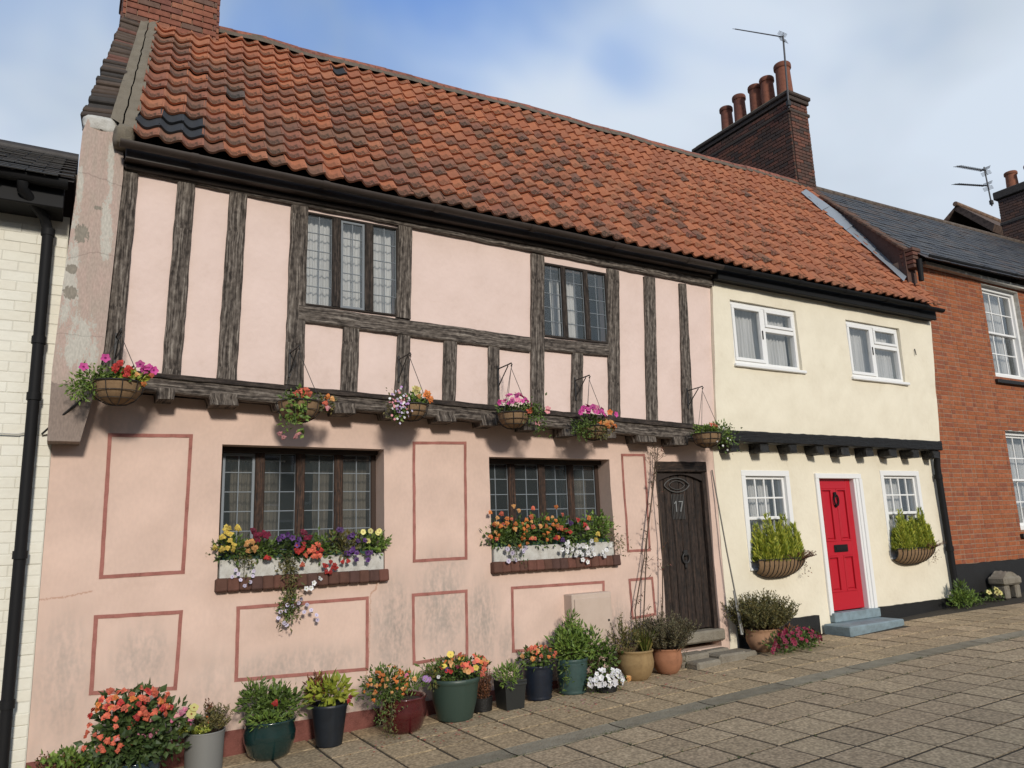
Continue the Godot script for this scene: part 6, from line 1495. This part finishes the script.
		var so := Geo.new(); so.grid(10, 2, func(u, v): return Vector3((u - 0.5) * w * 0.97, 0.22 + 0.01 * sin(u * 20.0), 0.02 + 0.19 * (1.0 - v) * (1.0 - pow(absf(u * 2.0 - 1.0), 3.0) * 0.35))); part("soil", t, so, M.soil)
		for i in 5:
			var cx := (i - 2) * w * 0.165 - 0.02
			var hh: float = [0.46, 0.57, 0.50, 0.58, 0.47][i] * rng.randf_range(0.94, 1.04)
			var cg := Geo.new()
			for sp in 9:
				var ox := rng.randfn() * 0.055; var oz := rng.randfn() * 0.04
				var sh: float = hh * (rng.randf_range(0.9, 1.05) if sp < 1 else rng.randf_range(0.35, 0.78))
				if sp < 1: ox *= 0.2
				for q in 330:
					var v := pow(rng.randf(), 0.85)
					var rad := (0.085 * (1.0 - pow(v, 1.7)) + 0.01) * pow(rng.randf(), 0.35)
					var a := rng.randf() * TAU
					var p := Vector3(cx + ox * (0.6 + 0.8 * v) + cos(a) * rad, 0.20 + v * sh, maxf(0.03, 0.11 + oz + sin(a) * rad * 0.8))
					var d := Vector3(cos(a) * 0.5 + ox * 2.0 + rng.randfn() * 0.16, 1.0, sin(a) * 0.5 + rng.randfn() * 0.16).normalized()
					cg.col = [Color(0.36, 0.40, 0.045), Color(0.46, 0.47, 0.06), Color(0.25, 0.31, 0.04), Color(0.54, 0.52, 0.08), Color(0.19, 0.25, 0.035)][rng.randi() % 5] * rng.randf_range(0.8, 1.15)
					cg.leaf(p, d, d.cross(Vector3(sin(a), 0.1, -cos(a) + 0.3)).normalized(), rng.randf_range(0.035, 0.075), 0.013)
			part("conifer", t, cg, M.leafy)
		var ug := Geo.new(); sprigs(ug, Vector3(w * 0.28, 0.2, 0.12), 0.22, 0.17, 70, "rust", 0.022, 0.009, 16, 0.9); bush(ug, Vector3(0, 0.24, 0.14), Vector3(w * 0.45, 0.05, 0.07), 300, 0.035, 0.016, "olive", 0.5); trail(ug, Vector3(w * 0.46, 0.2, 0.1), Vector3(w * 0.52, 0.02, 0.1), 50, 0.03, 0.012, "rust", 0.03); part("underplanting", t, ug, M.leafy)

func build_baskets():
	var labels := ["hanging basket of red geraniums and magenta petunias beside the grey gable pier", "hanging basket with orange begonias and a trailing pink fuchsia", "hanging basket with one yellow and one orange begonia and purple trailing sprays", "hanging basket topped with pink petunias, its coir bowl in plain view", "hanging basket overflowing with magenta petunias and orange begonias", "sparse green hanging basket with one orange flower above the plank door"]
	for k in 6:
		var b: Array = BASKETS[k]
		var hook := basket_hook(b)
		var c := W(b[2], b[3], hook.z)
		var r: float = b[4]
		c.x = hook.x * 0.6 + c.x * 0.4
		var t := thing("hanging_basket", labels[k], "hanging basket", c + Vector3(0, -r * 0.72, 0.0), "hanging baskets along the jetty")
		var top := r * 0.92
		var g := Geo.new(); g.lathe([Vector2(0.001, 0.0), Vector2(r * 0.38, r * 0.05), Vector2(r * 0.70, r * 0.24), Vector2(r * 0.89, r * 0.52), Vector2(r * 0.96, top), Vector2(r * 0.9, top + 0.004), Vector2(r * 0.6, top - 0.01), Vector2(0.001, top - 0.005)], 24); part("coir_liner", t, g, M.coir)
		var w := Geo.new()
		for i in 10:
			var a := TAU * i / 10 + 0.2
			var pts := []
			for q in [[0.02, -0.004], [0.39, r * 0.04], [0.72, r * 0.23], [0.92, r * 0.51], [1.0, top]]: pts.append(Vector3(cos(a) * q[0] * (r + 0.004), q[1] - 0.003, sin(a) * q[0] * (r + 0.004)))
			w.tube(pts, 0.0035, -1, 4)
		for q in [[1.0, top, 0.0055], [0.925, r * 0.52, 0.003], [0.70, r * 0.22, 0.003]]:
			var pts := []
			for i in 25: pts.append(Vector3(cos(TAU * i / 24) * q[0] * (r + 0.004), q[1], sin(TAU * i / 24) * q[0] * (r + 0.004)))
			w.tube(pts, q[2], -1, 4)
		part("wire_frame", t, w, M.iron)
		var hk := hook - t.position
		for i in 3:
			var a := TAU * i / 3 + 0.6
			var ch := Geo.new(); ch.tube([Vector3(cos(a) * r, top, sin(a) * r), hk + Vector3(0, -0.03, 0)], 0.003, -1, 4); part("chain", t, ch, M.iron)
		var rg := Geo.new(); rg.tube([hk + Vector3(0, -0.035, 0), hk + Vector3(0.01, -0.015, 0), hk + Vector3(0, 0.0, 0)], 0.004, -1, 4); part("hook", t, rg, M.iron)
		var f := Geo.new()
		var tc := Vector3(0, top + 0.03, 0)
		match k:
			0:
				bush(f, tc, Vector3(0.17, 0.09, 0.16), 260, 0.045, 0.03, "mid", 0.3); bush(f, tc + Vector3(-0.17, -0.03, 0.02), Vector3(0.14, 0.11, 0.12), 320, 0.04, 0.018, "fresh", 0.1); bush(f, tc + Vector3(-0.27, -0.10, 0.03), Vector3(0.09, 0.08, 0.08), 160, 0.035, 0.016, "fresh", 0.0); bush(f, tc + Vector3(0.1, 0.0, 0.06), Vector3(0.1, 0.06, 0.1), 90, 0.055, 0.045, "lime", 0.1)
				for q in [[-0.02, 0.08, "scarlet"], [-0.0, 0.1, "scarlet"], [0.04, 0.04, "scarlet"], [0.06, 0.06, "scarlet"], [0.05, 0.01, "scarlet"], [-0.03, 0.05, "scarlet"]]: bloom(t, tc + Vector3(q[0], q[1], 0.15), Vector3(0, 0.2, 1), 0.035, q[2], "rosette")
				for q in [[-0.1, 0.14], [0.14, 0.11], [0.17, 0.07], [0.24, 0.07], [-0.24, 0.06], [0.2, 0.09]]: bloom(t, tc + Vector3(q[0], q[1], 0.1), Vector3(rng.randfn() * 0.2, 0.2, 1), 0.038, "magenta", "trumpet")
				for q in [[0.12, 0.02, "apricot"], [0.22, 0.02, "coral"], [0.17, -0.05, "orange"]]: bloom(t, tc + Vector3(q[0], q[1], 0.15), Vector3(0, 0.2, 1), 0.026, q[2], "rosette")
			1:
				bush(f, tc, Vector3(0.16, 0.06, 0.15), 260, 0.04, 0.022, "mid", 0.4); trail(f, tc + Vector3(-0.06, 0, 0.13), tc + Vector3(-0.09, -0.24, 0.17), 90, 0.06, 0.035, "fresh", 0.045); bush(f, tc + Vector3(0.23, -0.03, 0.05), Vector3(0.08, 0.08, 0.07), 100, 0.04, 0.02, "olive", 0.1)
				for q in [[-0.03, 0.05], [0.02, 0.06], [0.05, 0.03], [-0.06, 0.02], [0.0, 0.02]]: bloom(t, tc + Vector3(q[0], q[1], 0.13), Vector3(0, 0.3, 1), 0.036, "coral", "rosette")
				for q in [[0.22, 0.02, "orange"], [0.26, 0.0, "apricot"], [0.22, -0.08, "rose"], [0.2, -0.04, "coral"]]: bloom(t, tc + Vector3(q[0], q[1], 0.1), Vector3(0, 0.2, 1), 0.032, q[2], "rosette")
				for q in [[-0.2, -0.33], [-0.07, -0.35], [-0.17, -0.36], [-0.05, -0.32]]: bloom(t, tc + Vector3(q[0], q[1], 0.17), Vector3(0, -0.3, 1), 0.028, "rose", "rosette")
				trail(f, tc + Vector3(-0.08, -0.2, 0.16), tc + Vector3(-0.18, -0.32, 0.17), 12, 0.03, 0.014, "fresh", 0.02)
			2:
				bush(f, tc, Vector3(0.14, 0.06, 0.13), 200, 0.045, 0.03, "fresh", 0.4); bush(f, tc + Vector3(-0.16, -0.05, 0.04), Vector3(0.11, 0.14, 0.1), 360, 0.026, 0.014, "olive", 0.2); bush(f, tc + Vector3(-0.15, -0.1, 0.08), Vector3(0.05, 0.07, 0.05), 80, 0.05, 0.025, "fresh", 0.2)
				for i in 70: bloom(t, tc + Vector3(-0.17 + rng.randfn() * 0.06, -0.06 + rng.randfn() * 0.08, 0.1 + rng.randf() * 0.06), Vector3(rng.randfn() * 0.3, 0.2, 1), 0.012, ["mauve", "rose", "white", "lilac"][rng.randi() % 4], "pansy")
				bloom(t, tc + Vector3(0.0, 0.1, 0.12), Vector3(0, 0.3, 1), 0.055, "lemon", "rosette"); bloom(t, tc + Vector3(0.1, 0.06, 0.13), Vector3(0.1, 0.2, 1), 0.055, "orange", "rosette"); bloom(t, tc + Vector3(0.14, 0.02, 0.12), Vector3(0.2, 0.1, 1), 0.045, "orange", "rosette"); bloom(t, tc + Vector3(0.02, 0.04, 0.13), Vector3(0.1, 0.2, 1), 0.03, "apricot", "rosette")
			3:
				bush(f, tc, Vector3(0.16, 0.09, 0.15), 280, 0.045, 0.022, "mid", 0.4); trail(f, tc + Vector3(0.12, 0, 0.1), tc + Vector3(0.26, -0.2, 0.12), 170, 0.045, 0.024, "mid", 0.05); bush(f, tc + Vector3(0.2, 0.0, 0.06), Vector3(0.13, 0.06, 0.1), 150, 0.04, 0.022, "mid", 0.3)
				sow(t, tc + Vector3(0.02, 0.03, 0), Vector3(0.17, 0.13, 0.15), 26, 0.034, ["magenta", "pink", "pink", "magenta"], "trumpet", 0.15)
				for q in [[-0.24, 0.05, "magenta"], [-0.20, 0.06, "pink"], [0.12, -0.01, "orange"], [0.1, -0.02, "coral"], [0.33, 0.02, "rose"], [0.32, -0.01, "rose"], [0.2, -0.14, "rose"]]: bloom(t, tc + Vector3(q[0], q[1], 0.14), Vector3(0, 0.2, 1), 0.034, q[2], "trumpet")
			4:
				bush(f, tc, Vector3(0.17, 0.12, 0.15), 320, 0.045, 0.022, "mid", 0.4); bush(f, tc + Vector3(-0.19, -0.07, 0.05), Vector3(0.12, 0.1, 0.09), 200, 0.04, 0.02, "mid", 0.1); bush(f, tc + Vector3(0, -0.1, 0.12), Vector3(0.14, 0.08, 0.05), 120, 0.04, 0.022, "olive", 0.1)
				sow(t, tc + Vector3(-0.03, 0.06, 0), Vector3(0.17, 0.14, 0.15), 34, 0.034, ["magenta", "pink", "magenta"], "trumpet", 0.2); sow(t, tc + Vector3(0.1, -0.04, 0.03), Vector3(0.14, 0.08, 0.13), 16, 0.036, ["orange", "apricot", "orange"], "rosette", -0.1)
				for q in [[-0.25, 0.1, "magenta"], [0.22, 0.1, "magenta"], [0.14, 0.12, "orange"]]: bloom(t, tc + Vector3(q[0], q[1], 0.12), Vector3(0, 0.3, 1), 0.036, q[2], "trumpet")
			5:
				bush(f, tc, Vector3(0.18, 0.07, 0.16), 320, 0.045, 0.022, "fresh", 0.5); bush(f, tc + Vector3(0.2, -0.02, 0.03), Vector3(0.15, 0.13, 0.12), 320, 0.045, 0.02, "fresh", 0.3); trail(f, tc + Vector3(0.2, 0, 0.1), tc + Vector3(0.22, -0.22, 0.1), 110, 0.04, 0.02, "mid", 0.06)
				for q in [[-0.02, 0.07], [0.03, 0.07], [0.06, 0.05]]: bloom(t, tc + Vector3(q[0], q[1], 0.1), Vector3(0, 0.4, 1), 0.03, "coral", "rosette")
				for i in 6: bloom(t, tc + Vector3(0.15 + rng.randfn() * 0.05, -0.1 + rng.randfn() * 0.06, 0.14), Vector3(0, 0, 1), 0.012, "white", "pansy")
		part("foliage", t, f, M.leafy)

func build_climber():
	var t := thing("climbing_plant", "bare thorny climber tied up beside the dark plank door", "climber", Vector3(5.99, gy(5.99), 0.06))
	var g := Geo.new()
	var f := Geo.new()
	for path in [[[640, 690], [641, 620], [646, 540], [650, 475], [652, 448]], [[655, 690], [659, 600], [658, 540], [654, 480], [653, 446]], [[636, 660], [632, 610], [641, 560], [648, 500], [652, 460]]]:
		var pts := []
		for p in path:
			var e := W(p[0] + rng.randfn() * 1.0, p[1], 0.05) - t.position
			pts.append(Vector3(e.x, maxf(e.y, 0.0), 0.03 + rng.randf() * 0.03))
		g.tube(pts, 0.009, 0.005, 5)
		for i in 26:
			var s := rng.randf() * (pts.size() - 1.001)
			var p: Vector3 = pts[int(s)].lerp(pts[int(s) + 1], s - int(s))
			var d := Vector3(rng.randfn(), rng.randf() * 1.2, absf(rng.randfn()) * 0.4).normalized()
			g.tube([p, p + d * 0.05, p + d * 0.1 + Vector3(0, 0.02, 0)], 0.0028, 0.0014, 3)
			for k in 3:
				f.col = [Color(0.09, 0.06, 0.03), Color(0.06, 0.07, 0.025), Color(0.16, 0.06, 0.04)][rng.randi() % 3]
				f.leaf(p + d * rng.randf_range(0.04, 0.1), Vector3(rng.randfn(), rng.randfn(), 1).normalized(), d, 0.035, 0.016)
	part("stem", t, g, paint(lin(0.10, 0.07, 0.05), 0.95)); part("leaves", t, f, M.leafy)
	var c := thing("garden_cane", "thin grey cane leaning against the cream wall by the plank door", "cane", Vector3(7.36, gy(7.36) + 0.24, 0.26))
	var a := W(743, 640, 0.25) - c.position; var b := W(712, 470, 0.03) - c.position
	var cg := Geo.new(); cg.tube([Vector3(a.x, 0.0, 0.0), Vector3(a.x, a.y, a.z).lerp(b, 0.5), b], 0.010, 0.008, 6); part("stick", c, cg, paint(lin(0.17, 0.16, 0.14), 0.8))
	var sh := Geo.new(); sh.tube([a.lerp(b, 0.03), a.lerp(b, 0.28)], 0.017, 0.015, 6); part("sleeve", c, sh, paint(lin(0.34, 0.34, 0.32), 0.6))

func aerial(label: String, foot: Vector3, top: Vector3, booms: Array):
	var t := thing("television_aerial", label, "aerial", foot, "aerials on the chimneys")
	var m := Geo.new(); m.tube([Vector3.ZERO, top - foot], 0.02, 0.018, 8); part("mast", t, m, M.aluminium)
	for b in booms:
		var p0: Vector3 = b[0] - foot; var p1: Vector3 = b[1] - foot
		var bm := Geo.new(); bm.tube([p0, p1], 0.014, 0.012, 6); part("boom", t, bm, M.aluminium)
		var el := Geo.new()
		var al := (p1 - p0).normalized(); var ac := al.cross(Vector3.UP).normalized()
		var tilt := (ac + Vector3(0, 0.25, 0)).normalized()
		for i in 16:
			var p := p0.lerp(p1, 0.08 + 0.9 * i / 15.0)
			el.tube([p - tilt * 0.11, p + tilt * 0.11], 0.006, -1, 4)
		part("elements", t, el, M.aluminium)
		var rf := Geo.new()
		for s in [-1.0, 1.0]:
			for i in 4: rf.tube([p0 + al * 0.04 + Vector3(0, s * (0.03 + 0.025 * i), 0) - al * 0.02 * i - ac * 0.12, p0 + al * 0.04 + Vector3(0, s * (0.03 + 0.025 * i), 0) - al * 0.02 * i + ac * 0.12], 0.006, -1, 4)
			rf.tube([p0 + al * 0.02, p0 + Vector3(0, s * 0.11, 0) - al * 0.04], 0.007, -1, 4)
		part("reflector", t, rf, M.aluminium)
	var cl := Geo.new(); cl.cbox(Transform3D(Basis(), Vector3(0, 0.1, 0)), Vector3(0.08, 0.12, 0.08), 0.01); part("clamp", t, cl, M.iron)

func build_curtains():
	# ground floor of the pink cottage
	drape("curtain", "plain beige curtain behind the first light of the mixed flower window", 1.36, 1.55, 1.38, 2.36, -0.46, M.curtain, 4.0, 0.02)
	drape("curtain", "plain beige curtain pulled back behind the second light of the mixed flower window", 1.63, 1.83, 1.38, 2.36, -0.46, M.curtain, 4.0, 0.02, 0.3)
	drape("curtain", "plain beige curtain pulled back behind the third light of the mixed flower window", 2.13, 2.3, 1.38, 2.36, -0.46, M.curtain, 4.0, 0.02, 0.3)
	drape("curtain", "patterned lace curtain behind the last light of the mixed flower window", 2.36, 2.66, 1.36, 2.38, -0.42, M.curtain, 6.0, 0.012)
	drape("curtain", "beige curtain at the door end of the orange begonia window", 5.02, 5.40, 1.28, 2.32, -0.46, M.curtain, 8.0, 0.02)
	# upper floor
	drape("net_curtain", "white net curtain in the upper leaded window above the mixed flowers", 1.88, 2.74, 3.78, 4.675, 0.06, M.net, 16.0, 0.012)
	drape("net_curtain", "grey net curtain in the upper leaded window above the orange begonias", 4.75, 5.12, 3.76, 4.57, -0.06, M.net, 6.0, 0.012)
	# cream cottage
	for k in 4:
		var q: Array = [[7.47, 8.66, 3.71, 4.47, 0.02], [9.85, 11.04, 3.71, 4.47, 0.02], [7.66, 8.22, 1.16, 2.2, -0.2], [10.57, 11.2, 1.15, 2.2, -0.2]][k]
		drape("net_curtain", ["white net curtain in the upstairs casement nearest the pink cottage", "white net curtain in the upstairs casement nearest the brick house", "white net curtain in the sash window beside the plank door", "white net curtain in the sash window beside the black downpipe"][k], q[0], q[1], q[2], q[3], q[4], M.net, 17.0 if k < 2 else 9.0, 0.018)
	for k in 2:
		var y: float = [4.12, 1.45][k]
		drape("curtain", ["pale curtain drawn across the upper sash window of the brick house", "pale curtain drawn across the lower sash window of the brick house"][k], 14.75, 15.28, y, y + 1.5, -0.32, M.net, 6.0, 0.03)

# ---------- sky
func make_sky() -> Sky:
	var w := 1024; var h := 512
	var n := FastNoiseLite.new(); n.seed = 12; n.frequency = 0.9; n.fractal_octaves = 5; n.fractal_gain = 0.5
	var n2 := FastNoiseLite.new(); n2.seed = 40; n2.frequency = 0.32; n2.fractal_octaves = 3
	var gaps := [[ray(450, -20).normalized(), 0.16, 0.52], [ray(250, 30).normalized(), 0.11, 0.5], [ray(620, 75).normalized(), 0.06, 0.35], [ray(100, -150).normalized(), 0.2, 0.5], [Vector3(-0.7, 0.5, 0.4).normalized(), 0.3, 0.8], [Vector3(0.3, 0.7, 0.6).normalized(), 0.25, 0.7]]
	var out := PackedByteArray(); out.resize(w * h * 3)
	for j in h:
		var el := PI * (0.5 - (j + 0.5) / h)
		var sy := sin(el); var cy := cos(el)
		for i in w:
			var az := TAU * (i + 0.5) / w
			var d := Vector3(sin(az) * cy, sy, -cos(az) * cy)
			var c: Color
			if sy > -0.02:
				var p := Vector2(d.x, d.z) / (maxf(sy, 0.0) + 0.35) * 1.15
				var warp := Vector2(n2.get_noise_2d(p.x * 2.0 + 9.0, p.y * 2.0), n2.get_noise_2d(p.x * 2.0, p.y * 2.0 + 17.0)) * 0.22
				var broad := n2.get_noise_2d(p.x + 3.1, p.y - 1.7)
				var fine := n.get_noise_2d(p.x + warp.x, p.y + warp.y)
				var gap := 0.0        # breaks in the cloud
				for q in gaps: gap = maxf(gap, q[2] * exp(-pow(d.angle_to(q[0]) / q[1], 2.0)))
				var cov := smoothstep(-0.55, 0.55, broad * 0.6 + fine * 1.0 + 0.52 + 0.6 * maxf(0.0, 0.55 - sy) - gap)
				var blue := Color(0.55, 0.68, 0.86).lerp(Color(0.38, 0.53, 0.79), clampf(sy * 1.25, 0, 1))
				var shade := clampf(0.50 + 1.2 * n2.get_noise_2d(p.x * 1.7 + 26.0, p.y * 1.7 + 3.0) + 0.6 * fine + 0.4 * gap, 0, 1)
				var cloud := Color(0.575, 0.62, 0.66).lerp(Color(0.81, 0.845, 0.885), shade)
				c = blue.lerp(cloud, cov * 0.94)
			else: c = Color(0.36, 0.34, 0.31)
			var q := (j * w + i) * 3
			out[q] = c.r8; out[q + 1] = c.g8; out[q + 2] = c.b8
	var pm := PanoramaSkyMaterial.new()
	pm.panorama = ImageTexture.create_from_image(Image.create_from_data(w, h, false, Image.FORMAT_RGB8, out))
	var s := Sky.new(); s.sky_material = pm
	return s

func _ready():
	rng.seed = 20240917
	wob.seed = 5; wob.frequency = 0.05; wob.fractal_octaves = 3
	var cam := Camera3D.new()
	cam.name = "camera"
	add_child(cam)
	cam.transform = Transform3D(view, EYE)
	cam.fov = rad_to_deg(2.0 * atan(384.0 / LENS))
	cam.near = 0.05; cam.far = 900.0
	cam.current = true
	var env := Environment.new()
	env.background_mode = Environment.BG_SKY
	env.sky = make_sky()
	env.tonemap_mode = Environment.TONE_MAPPER_LINEAR
	env.tonemap_exposure = 1.24
	env.background_energy_multiplier = 0.93
	env.sdfgi_enabled = true; env.ssao_enabled = true; env.ssil_enabled = true
	var we := WorldEnvironment.new(); we.name = "environment"; we.environment = env; add_child(we)
	var sun := DirectionalLight3D.new()
	sun.name = "sun"
	add_child(sun)
	sun.look_at_from_position(Vector3.ZERO, Vector3(0.17, -0.43, -1.0))
	sun.light_color = Color(1.0, 0.97, 0.92)
	sun.light_energy = 0.74
	sun.light_angular_distance = 7.0
	sun.shadow_enabled = true
	make_materials()
	make_pink_wall_material()
	make_gable_material()
	build_street()
	build_pink_house()
	build_cream_house()
	build_brick_house()
	build_white_brick_house()
	build_terrace()
	build_curtains()
	build_window_boxes()
	build_baskets()
	build_climber()
	build_pots()
	aerial("tall television aerial strapped to the big stack of five pots", X(789, 108, 12.26), X(783, 36, 12.26), [[X(783, 37, 12.26), X(735, 29, 12.26)]])
	aerial("double television aerial on the bracket of the far chimney", W(992, 206, -2.6), W(984, 167, -2.6), [[W(986, 171, -2.6), W(957, 166, -2.6)], [W(988, 186, -2.6), W(955, 184, -2.6)]])
